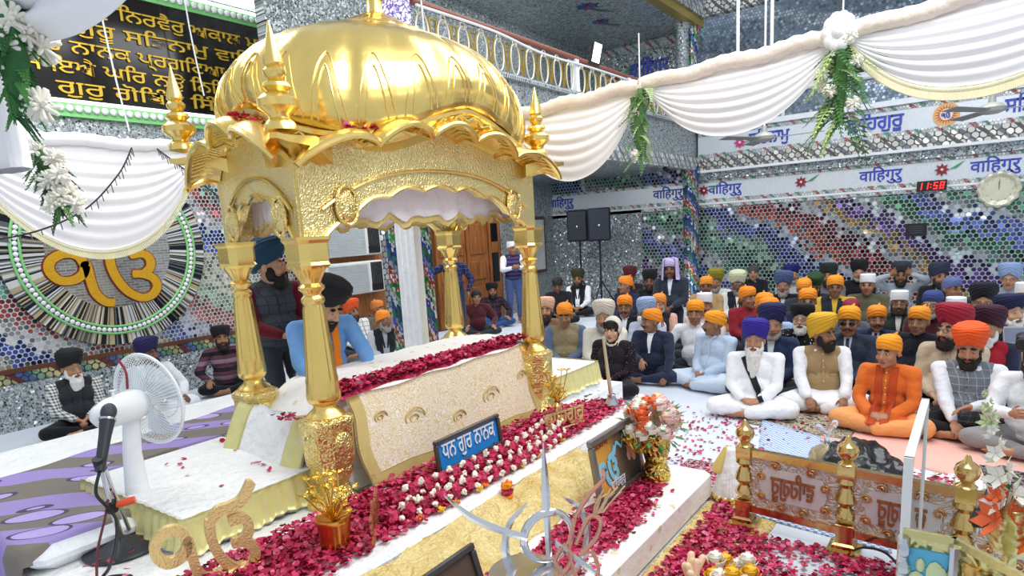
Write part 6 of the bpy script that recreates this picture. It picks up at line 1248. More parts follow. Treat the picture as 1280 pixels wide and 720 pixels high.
def person(loc, yaw, label, tier=1, pose='sit', hands='lap', skin='mid', hw=('turban', '#222'), beard=None, hy=0, hp=0, top='#ddd', bottom=None, vest=None, suit=None, tie=None, kurta=False, glasses=None, stole=None, sash=None, lean=0, w=1.0, s=1.0, hidden_legs=False, group=None, feet=True, extra=None, hems=None, roll=0, bodyseed=0, wr=None, hs=1.15, dzo=None):
    root = thing('person', label, 'person', loc, yaw, group); seed = int(abs(loc[0] * 131 + loc[1] * 717)) + bodyseed; vox = TIER[tier]; cv = max(.011, vox * 1.35)
    sm = SKIN[skin]; hm = HAIR[(beard or ('', 'black'))[1]]
    dz = dzo if dzo is not None else {'sit': 0, 'kneel': .40, 'stand': .84}[pose]
    pel = np.array([0, .03, .12 + dz]); TR = XF(rotx(math.radians(lean)), pel) @ XF(np.eye(3), -pel)   # torso bends about the pelvis
    def tp(x, y, z): return ap(TR, (x * 1.0, y, z + dz))
    Hc = tp(0, -.008, .745); HR = rotz(math.radians(hy)) @ rotx(math.radians(hp)) @ roty(math.radians(roll)); HM = XF(HR * hs, Hc)
    SH = {q: tp(q * .198 * (.6 + .4 * w), .035, .548) for q in (-1, 1)}
    # wrists and finger directions by what the hands do (q = -1 the person's right)
    W_ = {}
    for q in (-1, 1):
        if hands == 'lap': W_[q] = ((q * .055, -.235, .20 + dz), (-q * .75, -.55, -.25), (q * .1, -.3, -1))
        elif hands == 'clasp': W_[q] = ((q * .075, -.28, .19 + dz), (-q * .9, -.35, -.1), (0, .5, -1))
        elif hands == 'knees': W_[q] = ((q * .25, -.25, .215 + dz), (q * .25, -.9, -.35), (0, -.3, -1))
        elif hands == 'down': W_[q] = ((q * .16, -.34, .17 + dz), (-q * .2, -.8, -.6), (-q * .3, .3, -1))
        elif hands == 'side': W_[q] = ((q * .27, -.03, .0 + dz + .04), (0, -.15, -1), (-q, 0, 0))
        elif hands == 'phone': W_[q] = ((q * .13, -.16, .78 + dz), (-q * .55, -.1, .8), (0, -1, .1))
        elif hands == 'gesture': W_[q] = ((-.02, -.32, .30 + dz), (.3, -.85, -.45), (.3, -.2, -1)) if q < 0 else ((.30, -.34, .10 + dz), (-.35, -.55, -.75), (-.5, .6, -.6))
        elif hands == 'hold': W_[q] = ((q * .07, -.30, .36 + dz), (-q * .4, -.85, .25), (-q, 0, .2))
        elif hands == 'bed': W_[q] = ((q * .20, -.50, .14 + dz), (-q * .1, -.95, -.3), (0, .1, -1))
        elif hands == 'wave': W_[q] = ((-.22, -.22, .60 + dz), (0, -.3, 1), (0, -1, 0)) if q < 0 else ((.22, -.1, .08 + dz), (0, -.3, -1), (-1, 0, 0))
    if wr: W_.update(wr)
    B = MB(); head_mb(B, HM, .96 + .06 * w); B.cone(ap(HM, (0, .015, -.06)), .058, tp(0, .03, .585), .06, 14)
    B.ell(tp(0, .025, .43), (.15 * w, .1, .15)); B.ell(tp(0, .01, .25), (.14 * w, .11, .13)); B.ell(pel, (.15, .11, .09)); B.ell(tp(0, .03, .56), (.13, .07, .05))
    EL = {}
    for q in (-1, 1):
        wp, fd, pn = W_[q]; pole = (q * .75, .55, -.35) if hands not in ('phone', 'wave') else (q * 1.0, .1, -.5)
        e, wq = ik(SH[q], wp, .285, .255, pole); EL[q] = (e, wq); B.cone(SH[q], .05, e, .038, 12); B.cone(e, .038, wq, .026, 12); hand_mb(B, wq, fd, pn, q, .9 if hands in ('lap', 'clasp', 'hold') else .45)
    LG = {}
    for q in (-1, 1):
        hip = pel + [q * .095, -.02, -.01]
        if pose == 'sit': kn = np.array([q * .345 * (.85 + .15 * w), -.265, .115]); an = np.array([-q * .07, -.345 if q > 0 else -.275, .065]); toe = an + [-q * .15, .055, -.022]
        elif pose == 'kneel': kn = np.array([q * .12, -.16, .07]); an = np.array([q * .1, .28, .06]); toe = an + [0, .12, -.02]
        else: kn = np.array([q * .10, -.02 if dzo is None else -.1, .50 * dz / .84]); an = np.array([q * .10, .05, .09]); toe = an + [q * .02, -.16, -.055]
        LG[q] = (hip, kn, an, toe)
        if not (hidden_legs and pose == 'sit'):
            B.cone(hip, .08, kn, .056, 12); B.cone(kn, .054, an, .036, 12); hl = an + [0, .03, -.03] if pose == 'stand' else an
            B.cone(hl, .034, an + (toe - an) * .55, .03, 10); B.cone(an + (toe - an) * .5, .032, toe, .022, 10, sq=1.3)
            for k in range(5): u = np.cross(toe - an, [0, 0, 1.0]); u /= np.linalg.norm(u) + 1e-9; B.cone(toe + u * (.03 - .015 * k), .0095, toe + u * (.034 - .016 * k) + (toe - an) * (.17 - .02 * k), .0085, 6)
        else: B.cone(hip, .08, kn, .056, 12); B.cone(kn, .054, an, .036, 12)
    me = fuse(B, vox, 2, 'body'); V = coords(me); k = len(me.polygons); C = np.empty(k * 3); me.polygons.foreach_get('center', C); C = (C.reshape(-1, 3) - HM[:3, 3]) @ HR / hs; mi = np.zeros(k, int)
    def inside(c, r): return (((C - np.array(c)) / np.array(r)) ** 2).sum(1) < 1
    mi[inside((0, -.095, -.066), (.026, .02, .0105))] = 1
    for q in (-1, 1): mi[inside((q * .032, -.088, .031), (.025, .02, .0075))] = 2
    if tier == 2:
        for q in (-1, 1): mi[inside((q * .031, -.085, .008), (.014, .02, .007))] = 2
    o = link('body', me, [sm, LIP, hm if not beard or beard[1] in ('black', 'dark') else HAIR['grey']], root, 180); me.polygons.foreach_set('material_index', mi.astype(np.int32)); me.update()
    def put(nm, mb, m, par=root, ang=180):
        return link(nm, mb.mesh(nm), m, par, ang)
    if tier < 2:
        for q in (-1, 1):
            e = MB(); e.ell(ap(HM, (q * .031, -.0835, .0065)), (.0122, .006, .0038), HM[:3, :3], 14, 8, 0); e.ell(ap(HM, (q * .031 - .001, -.0885, .0065)), (.0068, .0027, .0037), HM[:3, :3], 10, 6, 1); put('eye', e, [M_eye, M_iris])
    # headwear
    st, hc = hw
    if st in ('turban', 'round', 'patka', 'kerchief', 'cap'):
        key = (st, seed % 3)
        if key not in PARTS_CACHE: PARTS_CACHE[key] = turban_mb(st, key[1])
        src = PARTS_CACHE[key]; t_ = MB(); t_.V = [v.copy() for v in src.V]; t_.F = src.F; t_.M = src.M; t_.nv = src.nv; t_.xform(HM)
        put({'cap': 'cap', 'kerchief': 'head_kerchief'}.get(st, 'turban'), t_, mat('headcloth', hc, .8, 0, .10, 22, .3, 90, .004), root, 60)
    elif st == 'drape':
        e = MB(); R = []
        for u in np.linspace(0, 1, 14):
            row = []
            for a in np.linspace(-2.35, 2.35, 40) + PI: rr = 1.1 + .25 * u ** 2; zz = .145 * math.cos(u * 1.5) ** .6 if u < .5 else .145 * math.cos(.75) ** .6 - (u - .5) * .5; rad = math.sin(min(u * 3.2, PI / 2)); row.append(ap(HM, (math.sin(a) * .085 * rr * rad, -math.cos(a) * .1 * rr * rad + .012, zz + .004 * math.sin(a * 9))))
            R.append(row)
        e.sheet(np.array(R), .006); put('head_cloth', e, mat('headcloth', hc, .8, 0, .1, 22, .3, 90, .004)); src = turban_mb('kerchief', 1); src.xform(HM); put('head_kerchief', src, mat('headcloth', hc, .8, 0, .1, 22, .3, 90, .004), root, 60)
    elif st == 'hood':
        e = MB(); e.ell(ap(HM, (0, .03, .03)), (.098, .10, .115), HM[:3, :3]); e.cone(ap(HM, (0, .05, -.02)), .095, tp(0, .06, .56), .13); me = fuse(e, .011, 3, 'hood'); V = coords(me); L = (V - HM[:3, 3]) @ HR / hs
        bad = {i for i in range(len(L)) if ((L[i, 0] / .07) ** 2 + ((L[i, 2] + .035) / .10) ** 2 < 1 and L[i, 1] < .02)}
        import bmesh
        bm = bmesh.new(); bm.from_mesh(me); bm.verts.ensure_lookup_table(); bmesh.ops.delete(bm, geom=[bm.verts[i] for i in bad], context='VERTS'); bm.to_mesh(me); bm.free(); link('hood', me, mat('headcloth', hc, .85, 0, .1, 22, .4, 90, .004), root, 180)
        hr = MB(); hr.ell(ap(HM, (0, .0, .035)), (.083, .094, .082), HM[:3, :3]); 
        for k in range(16): x = -.06 + .008 * k; hr.cone(ap(HM, (x, -.07, .085)), .012, ap(HM, (x * 1.12, -.092 + abs(x) * .5, .045 + .25 * abs(x) * -1)), .006, 6)
        put('hair', hr, HAIR['black'])
    elif st == 'hair':
        e = MB(); e.ell(ap(HM, (0, .02, .045)), (.09, .103, .085), HM[:3, :3]); me = fuse(e, .011, 1, 'hair'); V = coords(me); setco(me, V + normals(me) * (.006 * wob(V, seed, 60))[:, None]); link('hair', me, mat('hair cap', hc, .8, 0, .3, 40, .6, 70, .01), root, 180)
    if beard:
        key = ('beard', beard[0], tier)
        if key not in PARTS_CACHE: m_ = fuse(beard_mb(beard[0]), max(.0065, vox * .8), 1, 'beard'); V = coords(m_); setco(m_, V + normals(m_) * (.0035 * wob(V * np.array([1, 1, .35]), 5, 150))[:, None]); PARTS_CACHE[key] = m_
        m_ = PARTS_CACHE[key].copy(); setco(m_, coords(m_) @ HM[:3, :3].T + HM[:3, 3]); m_.materials.clear(); link('moustache' if beard[0] == 'mustache' else 'beard', m_, hm, root, 180)
    if glasses:
        e = MB(); l = MB()
        for q in (-1, 1):
            P = [ap(HM, (q * .033 + .021 * math.cos(a), -.108, .004 + .016 * math.sin(a))) for a in np.linspace(0, 2 * PI, 17)[:-1]]; e.tube(P, .0022, 5, True); e.tube([ap(HM, (q * .054, -.106, .008)), ap(HM, (q * .082, -.03, .01)), ap(HM, (q * .082, .01, .0))], .002, 5)
            if glasses == 'sun': l.ell(ap(HM, (q * .033, -.108, .002)), (.023, .003, .018), HM[:3, :3], 14, 8)
        e.tube([ap(HM, (-.014, -.109, .008)), ap(HM, (.014, -.109, .008))], .002, 5); gg = put('glasses', e, M_gl)
        if glasses == 'sun': put('lens', l, M_lens, gg)
    # clothing
    def cm(c, nm): return c if isinstance(c, bpy.types.Material) else cloth(c, nm)
    T = MB(); T.ell(tp(0, .02, .42), (.178 * w, .122, .175)); T.ell(tp(0, -.005, .25), (.172 * w, .142 * w, .16)); T.ell(tp(0, .02, .14), (.178 * w, .135, .09)); T.cone(tp(-.07, .03, .565), .066, tp(.07, .03, .565), .066, 14); T.cone(tp(0, .03, .56), .07, tp(0, .02, .635), .058, 14)
    for q in (-1, 1):
        e, wq = EL[q]; T.cone(tp(q * .06, .032, .565), .06, SH[q], .068, 14); T.cone(SH[q], .069, e, .058, 14); T.cone(e, .058, e + (wq - e) * .86, .043 if not kurta else .05, 14)
    if kurta: T.ell((0, -.12, .135 + dz), (.26, .22, .075)); T.ell((0, -.24, .12 + dz), (.17, .13, .05))
    tm = cloth_fuse(T, cv, seed, .0085, 17, 'top'); tn = 'jacket' if suit else 'kurta' if kurta else 'shirt'; to = link(tn, tm, cm(top, 'garment'), root, 180)
    front = tm
    if vest:
        Z = MB(); Z.ell(tp(0, .02, .42), (.188 * w, .136, .178)); Z.ell(tp(0, -.005, .25), (.182 * w, .155 * w, .16)); Z.ell(tp(0, .01, .15), (.186 * w, .15, .085)); Z.cone(tp(-.07, .032, .57), .068, tp(.07, .032, .57), .068)
        for q in (-1, 1): Z.cone(tp(q * .06, .032, .567), .066, tp(q * .145 * (.6 + .4 * w), .035, .552), .07)
        if w > 0 and vest[1] != 'open': Z.cone(tp(0, .03, .57), .074, tp(0, .025, .628), .064)
        front = cloth_fuse(Z, cv, seed + 5, .003, 15, 'vest'); vo = link('vest', front, cm(vest[0], 'vest'), root, 180)
    # details laid on the chest
    if tier < 2 or suit or (vest and vest[1] == 'open'):
        nv = len(front.vertices); pol = [tuple(p.vertices) for p in front.polygons]; bvh = BVHTree.FromPolygons([tuple(c) for c in coords(front)], pol); Ri = TR[:3, :3]; dirv = Vector(Ri @ np.array([0, 1.0, 0]))
        def patch(grid, eps=.004, th=.004):
            P = []; last = None
            for row in grid:
                q = []
                for x, z in row:
                    o_ = Vector(tp(x, -.6, z)); h = bvh.ray_cast(o_, dirv)[0]
                    if h is None: h = last if last is not None else Vector(tp(x, -.1, z))
                    last = h; q.append(np.array(h) - np.array(dirv) * eps)
                P.append(q)
            return MB().sheet(np.array(P)[:, ::-1], th)
        def strip(x0, z0, x1, z1, w0, w1, n=12): return [[(x0 + (x1 - x0) * t + k * (w0 + (w1 - w0) * t), z0 + (z1 - z0) * t) for k in (-1, -.5, 0, .5, 1)] for t in np.linspace(0, 1, n)]
        if suit or (vest and vest[1] == 'open'):
            sc_ = suit or vest[2]; put('shirt_front', patch(strip(0, .60, 0, .36 if suit else .2, .055, .012 if suit else .04), .004), cm(sc_, 'shirt'), root)
            for q in (-1, 1):
                put('lapel', patch(strip(q * .062, .60, q * .02, .35, .022, .010), .007, .006), (to if suit else vo).data.materials[0], root); 
            if tie: put('tie', patch(strip(0, .585, 0, .34, .013, .026), .010, .005), cm(tie, 'tie'), root)
            elif tier < 2: put('shirt_collar', patch([[(-.06, .615), (-.03, .60), (0, .575), (.03, .60), (.06, .615)], [(-.055, .60), (-.03, .58), (0, .57), (.03, .58), (.055, .60)]], .009, .005), cm(sc_, 'shirt'), root)
        else:
            put('placket', patch(strip(0, .60, 0, .28, .014, .014), .003, .004), front.materials[0], root)
            for k in range(5):
                h = bvh.ray_cast(Vector(tp(0, -.6, .56 - .065 * k)), dirv)[0]
                if h and tier == 0: put('button', MB().ell(np.array(h) - np.array(dirv) * .008, (.0055, .004, .0055), nu=8, nv=6), M_gl if not kurta else M_page)
            if not vest:
                for q in (-1, 1): put('collar', patch([[(q * .012, .605), (q * .035, .615), (q * .06, .625)], [(q * .02, .572), (q * .045, .585), (q * .068, .60)]], .006, .006), cm(top, 'garment'), root)
            if tier == 0 and vest:
                for q in (-1, 1): put('pocket_flap', patch([[(q * .055, .37), (q * .09, .375), (q * .125, .37)], [(q * .055, .345), (q * .09, .34), (q * .125, .345)]], .004, .004), front.materials[0], root)
        if stole:
            for q in (-1, 1): put('stole', patch(strip(q * .062, .61, q * (.05 if stole[1] == 'long' else .07), .16 if stole[1] == 'long' else .2, .03, .034, 18), .008, .008), cm(stole[0], 'stole'), root)
        if sash: put('sash', patch([[(-.10 + .19 * t + k * .028, .58 - .40 * t + k * .012) for k in (-1, -.3, .4, 1)] for t in np.linspace(0, 1, 18)], .007, .006), cm(sash, 'sash'), root)
    if pose != 'sit' or not hidden_legs or tier < 2:
        Q = MB(); Q.ell(pel + [0, 0, .0], (.175 * w, .14, .105)); loose = .016 if kurta else .0
        for q in (-1, 1):
            hip, kn, an, toe = LG[q]; Q.cone(hip, .10 + loose * .5, kn, .074 + loose, 14); Q.cone(kn, .073 + loose, an + (kn - an) * .16, .050 + loose, 14)
        link('trousers', cloth_fuse(Q, cv, seed + 9, .008, 16, 'trousers'), cm(bottom or '#2a2c33', 'trousers'), root, 180)
    root.scale = (s, s, s)
    if extra: extra(root, locals())
    return root

OR = '#f28c1e'; KER = lambda c=OR: ('kerchief', c)
CHK = patterned('grey check wool', 'pane', '#72777f', '#9da3aa', 16); CHKW = patterned('white check', 'pane', '#e6e4e0', '#6d7078', 14); PLAID = patterned('black white gingham', 'check', '#e4e4e0', '#4c5054', 30); DPLAID = patterned('dark plaid', 'pane', '#24202a', '#5a3a48', 12)
STRIPE = patterned('mauve stripe knit', 'stripe', '#5a3a46', '#241c24', 9, .9, '#8d7480'); NSTR = patterned('navy stripe knit', 'stripe', '#2c2a4a', '#5a3d6a', 12, .9, '#4a4a72'); DOTS = patterned('black white dots', 'dots', '#16151a', '#d8d4d0', 30); DOTW = patterned('dark plum dots', 'dots', '#1a1218', '#8a6f86', 55); TWILL = patterned('dark check vest', 'pane', '#4a4f58', '#3a3e46', 14)
def P(x, y, yaw, label, tier, *a, z=0, **k):
    if a and a[0] == 'sit': k.setdefault('group', 'people seated on the hall floor')
    return person((x, y, z), yaw, label, tier, *a, **k)
# front row
P(6.71, 3.41, -1.54, 'woman in dark shawl and beige hood seated beside the suited man in orange kerchief', 0, 'sit', 'lap', 'light', ('hood', '#d9d2c4'), None, hy=8, top=DOTW, bottom='#17141a', vest=('#1d191e', 'open', DOTW), w=1.15)
P(7.45, 3.24, -1.51, 'man in navy suit and orange kerchief seated gesturing with his open right hand', 0, 'sit', 'gesture', 'tan', KER(), ('mustache', 'black'), hy=-48, top='#222a40', suit='#eef1f5', bottom='#252e48', sash=None, w=1.05)
P(7.40, 2.44, -1.95, 'man in pale blue kurta and orange kerchief seated with his face in profile', 0, 'sit', 'lap', 'tan', KER('#f39a1c'), ('mustache', 'black'), hy=-42, top='#b9cbe2', bottom='#c9d6e6', kurta=True, w=1.2)
P(6.54, 1.75, -1.41, 'white bearded man in white robes and violet blue turban seated in the front row', 0, 'sit', 'clasp', 'mid', ('turban', '#2d1a8e'), ('verylong', 'white'), hy=-4, top='#eef0f3', bottom='#eff1f4', kurta=True, sash='#20262c', w=1.12, s=.99)
P(7.0, 1.22, -1.26, 'man in khaki vest over white kurta with a mustard yellow turban looking aside', 0, 'sit', 'down', 'tan', ('turban', '#e0ad2a'), ('full', 'black'), hy=48, top='#eef0f4', bottom='#eceef2', vest=('#a98f66', 'closed'), kurta=True, w=1.05)
P(6.5, .58, -1.69, 'man in saffron orange robe and orange head cloth seated with clasped hands', 0, 'sit', 'clasp', 'mid', KER('#f39a1a'), None, hy=-14, hp=4, top='#e0702a', bottom='#eea262', kurta=True, stole=('#c04a1c', 'long'), w=.94, s=.96, lean=6)
P(6.61, .01, -1.60, 'man in grey checked vest and bright orange turban seated looking down', 0, 'sit', 'gesture', 'mid', ('turban', '#ee5a1c'), ('full', 'black'), hy=-4, hp=14, top='#e6e9f0', bottom='#17181d', vest=(CHK, 'closed'), w=1.12, wr={-1: ((-.06, -.32, .16), (.3, -.7, -.6), (.2, -.4, -1)), 1: ((.03, -.28, .30), (-.75, -.55, -.15), (-.2, -.6, -.8))})
P(6.30, -.42, -1.8, 'man in white shirt and grey trousers seated at the right edge of the front row', 0, 'sit', 'hold', 'mid', ('patka', '#22262e'), ('full', 'black'), top='#e9ebee', bottom='#8d8a8a')
# second rows
P(7.43, 4.48, -1.17, 'man in tan quilted vest with grey blue sleeves and orange kerchief', 1, 'sit', 'lap', 'tan', KER(), None, hp=10, top='#5d6f8c', vest=('#8f8060', 'closed'), w=1.1, hidden_legs=True, s=1.05, hs=1.2)
P(7.90, 5.09, -1.09, 'bearded man in brown jacket and peach turban just right of the front pillar', 1, 'sit', 'lap', 'mid', ('round', '#e8b794'), ('full', 'black'), top='#8a684e', suit='#5e4a3e', hidden_legs=True, s=1.05, hs=1.2)
P(7.37, 3.86, -1.26, 'man in cream shawl and cream turban sitting directly behind the hooded woman', 1, 'sit', 'lap', 'mid', ('turban', '#d6cdbd'), ('full', 'grey'), top='#e3ddd0', hidden_legs=True, w=1.15, s=1.05, hs=1.2)
P(8.40, 4.06, -1.26, 'man with spectacles in black vest over white shirt and orange kerchief', 1, 'sit', 'lap', 'tan', KER(), ('mustache', 'black'), top='#eceef2', vest=('#1c1e26', 'open', '#eceef2'), glasses='clear', hidden_legs=True, s=1.05, hs=1.2)
P(8.28, 3.67, -1.24, 'man in light blue turban and pale shirt hidden behind the navy suited man', 1, 'sit', 'lap', 'tan', ('turban', '#9fb4dc'), ('full', 'grey'), hy=30, top='#c6cfe6', hidden_legs=True, s=0.975, hs=1.2)
P(9.07, 3.82, -1.35, 'grey bearded man in black vest with a salmon shawl and orange kerchief', 1, 'sit', 'lap', 'mid', KER('#f09038'), ('short', 'grey'), top='#e0b09c', vest=('#22222a', 'open', '#3a3a40'), hidden_legs=True, s=0.995, hs=1.2)
P(7.96, 2.87, -1.36, 'young man in white shirt and orange kerchief seated behind the pale blue kurta', 1, 'sit', 'knees', 'tan', KER('#f4961a'), None, top='#e8ebf0', hidden_legs=False, bottom='#1c1e24', s=1.05, hs=1.2)
P(8.77, 3.03, -1.33, 'man in white cap and pale shirt peering behind the young man in white', 1, 'sit', 'lap', 'tan', ('cap', '#e6e6ea'), ('mustache', 'black'), top='#d8c6c0', hidden_legs=True, s=1.05, hs=1.2)
P(9.63, 2.69, -.86, 'young man in dark red sweater and orange kerchief turned towards the right', 1, 'sit', 'lap', 'tan', KER(), None, hy=18, top='#8f1f2a', hidden_legs=True, s=1.05, hs=1.2)
P(8.82, 2.24, -1.32, 'man in navy jacket with tall orange kerchief behind another orange kerchief', 2, 'sit', 'lap', 'tan', KER('#f3911f'), None, hy=30, top='#2c3560', hidden_legs=True, s=1.05, hs=1.2)
P(8.30, 2.05, -1.33, 'man in light blue shirt and orange kerchief turned right beside the navy turban', 2, 'sit', 'lap', 'tan', KER('#f28a1c'), None, hy=40, top='#a9c0e4', hidden_legs=True, s=1.05, hs=1.2)
P(7.26, 1.77, -1.42, 'grey bearded man in navy blazer and dark navy turban behind the white robed man', 1, 'sit', 'lap', 'mid', ('turban', '#1f1f52'), ('short', 'grey'), hy=10, top='#223150', suit='#d8dce4', hidden_legs=True, s=1.05, hs=1.2)
P(8.02, 1.62, -1.46, 'white bearded man in spectacles and dotted black top with a wide black turban', 1, 'sit', 'lap', 'light', ('round', '#141519'), ('full', 'white'), hy=-6, top=DOTS, glasses='clear', hidden_legs=True, s=0.994, hs=1.2)
P(7.60, 1.07, -1.52, 'man in dark suit with sunglasses and orange kerchief behind the khaki vest', 1, 'sit', 'lap', 'tan', KER('#f5a01c'), ('mustache', 'black'), top='#2e3648', suit='#cfd6ee', tie=patterned('dotted tie', 'dots', '#232a44', '#c8ccd8', 70), glasses='sun', bottom='#1c1f2a', w=1.1, s=1.05, hs=1.2)
P(8.31, 0.89, -1.55, 'man in dark blue suit and maroon tie with an orange kerchief', 1, 'sit', 'lap', 'tan', KER(), ('mustache', 'black'), hy=12, top='#232c4e', suit='#e6e6ee', tie='#6d2030', hidden_legs=True, s=0.963, hs=1.2)
P(8.06, 0.47, -1.77, 'man in black zipped jacket and orange kerchief behind the saffron robed man', 1, 'sit', 'lap', 'tan', KER('#f39420'), None, top='#1b1d28', hidden_legs=True, w=1.12, s=0.995, hs=1.2)
P(7.21, 0.15, -1.81, 'man with spectacles in beige shirt and large crimson turban', 0, 'sit', 'lap', 'light', ('turban', '#9c1630'), ('full', 'black'), hy=-22, top='#c2b198', bottom='#1e2028', glasses='clear', w=1.05, s=1.083, hs=1.2)
P(7.63, -0.12, -1.76, 'white bearded man in red vest and dark maroon turban behind the orange turban', 1, 'sit', 'lap', 'mid', ('turban', '#3c1226'), ('full', 'white'), hy=-4, top='#2a2c44', vest=('#a8202e', 'closed'), hidden_legs=True, s=1.012, hs=1.2)
P(8.65, -0.31, -1.34, 'white bearded man in navy turban and black coat holding up a tablet', 1, 'sit', 'hold', 'light', ('round', '#171a44'), ('full', 'white'), hy=26, top='#17181d', hidden_legs=True, s=1.05, hs=1.2)
P(9.48, -0.08, -1.58, 'grey bearded man in spectacles and black turban beneath the light blue turban', 1, 'sit', 'lap', 'mid', ('turban', '#17181f'), ('full', 'grey'), top='#d8d6d2', glasses='clear', hidden_legs=True, s=1.05, hs=1.2)
P(9.00, 0.40, -1.61, 'stubbled man in spectacles, indigo head cloth and maroon sweater', 1, 'sit', 'lap', 'mid', ('patka', '#34427e'), ('short', 'grey'), hy=-10, top='#4a1c26', glasses='clear', hidden_legs=True, s=1.083, hs=1.2)
P(9.54, 0.78, -1.49, 'man with white cap, spectacles and dark green jacket', 1, 'sit', 'lap', 'tan', ('cap', '#eceef0'), ('short', 'black'), top='#23322a', suit='#dfe0d8', glasses='clear', hidden_legs=True, s=1.006, hs=1.2)
P(8.97, 0.17, -1.55, 'person in white cap almost hidden behind the crimson turban', 2, 'sit', 'lap', 'mid', ('cap', '#f0f0f2'), ('full', 'grey'), hy=15, top='#2a3048', hidden_legs=True, s=0.995, hs=1.2)
# back rows
P(10.75, 0.26, -1.46, 'man with spectacles, slate blue head cloth and dark zipped jacket looking right', 2, 'sit', 'lap', 'tan', ('patka', '#5d6a9a'), None, hy=35, top='#22262a', suit='#dcdcd8', glasses='clear', hidden_legs=True, s=1.08, hs=1.2)
P(12.56, 0.49, -1.53, 'black bearded man in black jacket and dark slate turban near the wall', 2, 'sit', 'lap', 'tan', ('turban', '#2c3348'), ('full', 'black'), hy=25, top='#15161c', suit='#a8b0bc', hidden_legs=True, s=1.08, hs=1.2)
P(12.91, 1.05, -1.49, 'man in grey shirt raising both arms to take a photo with his phone', 2, 'sit', 'phone', 'tan', ('turban', '#33394a'), ('full', 'black'), top='#a4adb8', hidden_legs=True, s=1.08, hs=1.2)
P(11.26, 1.35, -1.54, 'smiling man in white cap and olive jacket before the phone holder', 2, 'sit', 'lap', 'tan', ('cap', '#eef0f2'), None, top='#5a5844', hidden_legs=True, w=1.2, s=1.08, hs=1.2)
P(13.54, 1.77, -1.44, 'grey bearded man in black clothes and black turban left of the phone holder', 2, 'sit', 'lap', 'mid', ('turban', '#16181c'), ('short', 'grey'), top='#15171c', hidden_legs=True, s=1.08, hs=1.2)
P(10.70, 1.71, -1.41, 'man in yellow shirt and black vest with an orange kerchief', 2, 'sit', 'lap', 'dark', KER('#f49a24'), None, top='#d2a83a', vest=('#20242e', 'open', '#d2a83a'), hidden_legs=True, w=1.1, s=1.112, hs=1.2)
P(12.85, 2.17, -1.4, 'black bearded man in dark green turban against the wall', 2, 'sit', 'lap', 'tan', ('turban', '#1c2a22'), ('full', 'black'), hy=-8, top='#6a6e70', hidden_legs=True, s=1.08, hs=1.2)
P(11.59, 2.16, -1.39, 'man bending so that mostly his forest green turban is seen', 2, 'sit', 'lap', 'tan', ('turban', '#26421f'), ('full', 'black'), hp=25, top='#2a2c34', hidden_legs=True, s=1.016, hs=1.2)
P(10.73, 2.15, -1.37, 'man in orange kerchief half hidden left of the forest green turban', 2, 'sit', 'lap', 'tan', KER('#f0962a'), None, hp=12, top='#30343e', hidden_legs=True, s=1.059, hs=1.2)
P(9.13, 1.78, -1.38, 'smiling man in navy jacket and orange kerchief above the wide black turban', 2, 'sit', 'lap', 'tan', KER('#f28f22'), None, top='#1f2a44', hidden_legs=True, w=1.15, s=1.08, hs=1.2)
P(8.86, 1.23, -1.43, 'person whose maroon head cloth shows behind the man in sunglasses', 2, 'sit', 'lap', 'tan', ('patka', '#7c1c30'), None, hp=15, top='#5c616c', hidden_legs=True, s=0.974, hs=1.2)
P(13.25, 2.88, -1.36, 'man in deep indigo turban and pale jacket against the wall', 2, 'sit', 'lap', 'mid', ('round', '#22186c'), ('short', 'grey'), hy=20, top='#b4b8b4', hidden_legs=True, s=1.08, hs=1.2)
P(11.21, 2.56, -1.43, 'man in black jacket over white shirt with a slate blue turban', 2, 'sit', 'lap', 'tan', ('turban', '#4a5c86'), ('full', 'grey'), top='#161a22', suit='#e8eaee', hidden_legs=True, s=1.08, hs=1.2)
P(13.8, 3.74, -1.39, 'bareheaded grey haired man in dark coat by the wall', 2, 'sit', 'lap', 'mid', ('hair', '#4e4844'), None, top='#1a1c24', hidden_legs=True, s=1.08, hs=1.2)
P(11.49, 3.38, -1.28, 'man in dark vest over white shirt with a pale cream turban', 2, 'sit', 'lap', 'dark', ('turban', '#d6d9b4'), ('full', 'grey'), hp=12, top='#e6eae6', vest=('#1d2536', 'open', '#e6eae6'), hidden_legs=True, s=1.08, hs=1.2)
P(11.93, 3.91, -1.34, 'man in olive yellow turban behind the beige jacket', 2, 'sit', 'lap', 'tan', ('turban', '#8f8424'), ('full', 'grey'), hp=8, top='#e4e4de', hidden_legs=True, s=1.08, hs=1.2)
P(11.07, 3.79, -1.33, 'moustached man in beige jacket and orange kerchief right of the kneeling man', 2, 'sit', 'lap', 'dark', KER('#f39a30'), ('mustache', 'black'), top='#b09468', suit='#6a6a64', hidden_legs=True, s=1.08, hs=1.2)
P(9.88, 3.96, -1.36, 'man in dark suit kneeling upright with a lavender head cloth', 2, 'kneel', 'lap', 'dark', ('drape', '#c3b4de'), ('mustache', 'black'), top='#2c3440', suit='#d8e2f2', bottom='#1c2028', s=1.05, hs=1.2)
P(11.99, 5.24, -1.25, 'black bearded man in black turban left of the kneeling man', 2, 'sit', 'lap', 'dark', ('turban', '#121216'), ('full', 'black'), top='#1d1c22', hidden_legs=True, s=1.08, hs=1.2)
P(13.00, 6.14, -1.3, 'man in dark clothes with a maroon turban near the corner column', 2, 'sit', 'lap', 'dark', ('turban', '#5c1222'), ('short', 'black'), top='#22202a', hidden_legs=True, s=1.08, hs=1.2)
P(11.28, 5.42, -1.82, 'man in navy and maroon sweater with orange kerchief seen from the side', 2, 'sit', 'lap', 'tan', KER('#f08a22'), ('mustache', 'black'), hy=-30, top=patterned('navy maroon knit', 'stripe', '#2a2d44', '#2a2d44', 3, .9, '#6a1c2c'), w=1.15, s=1.08, hs=1.2)
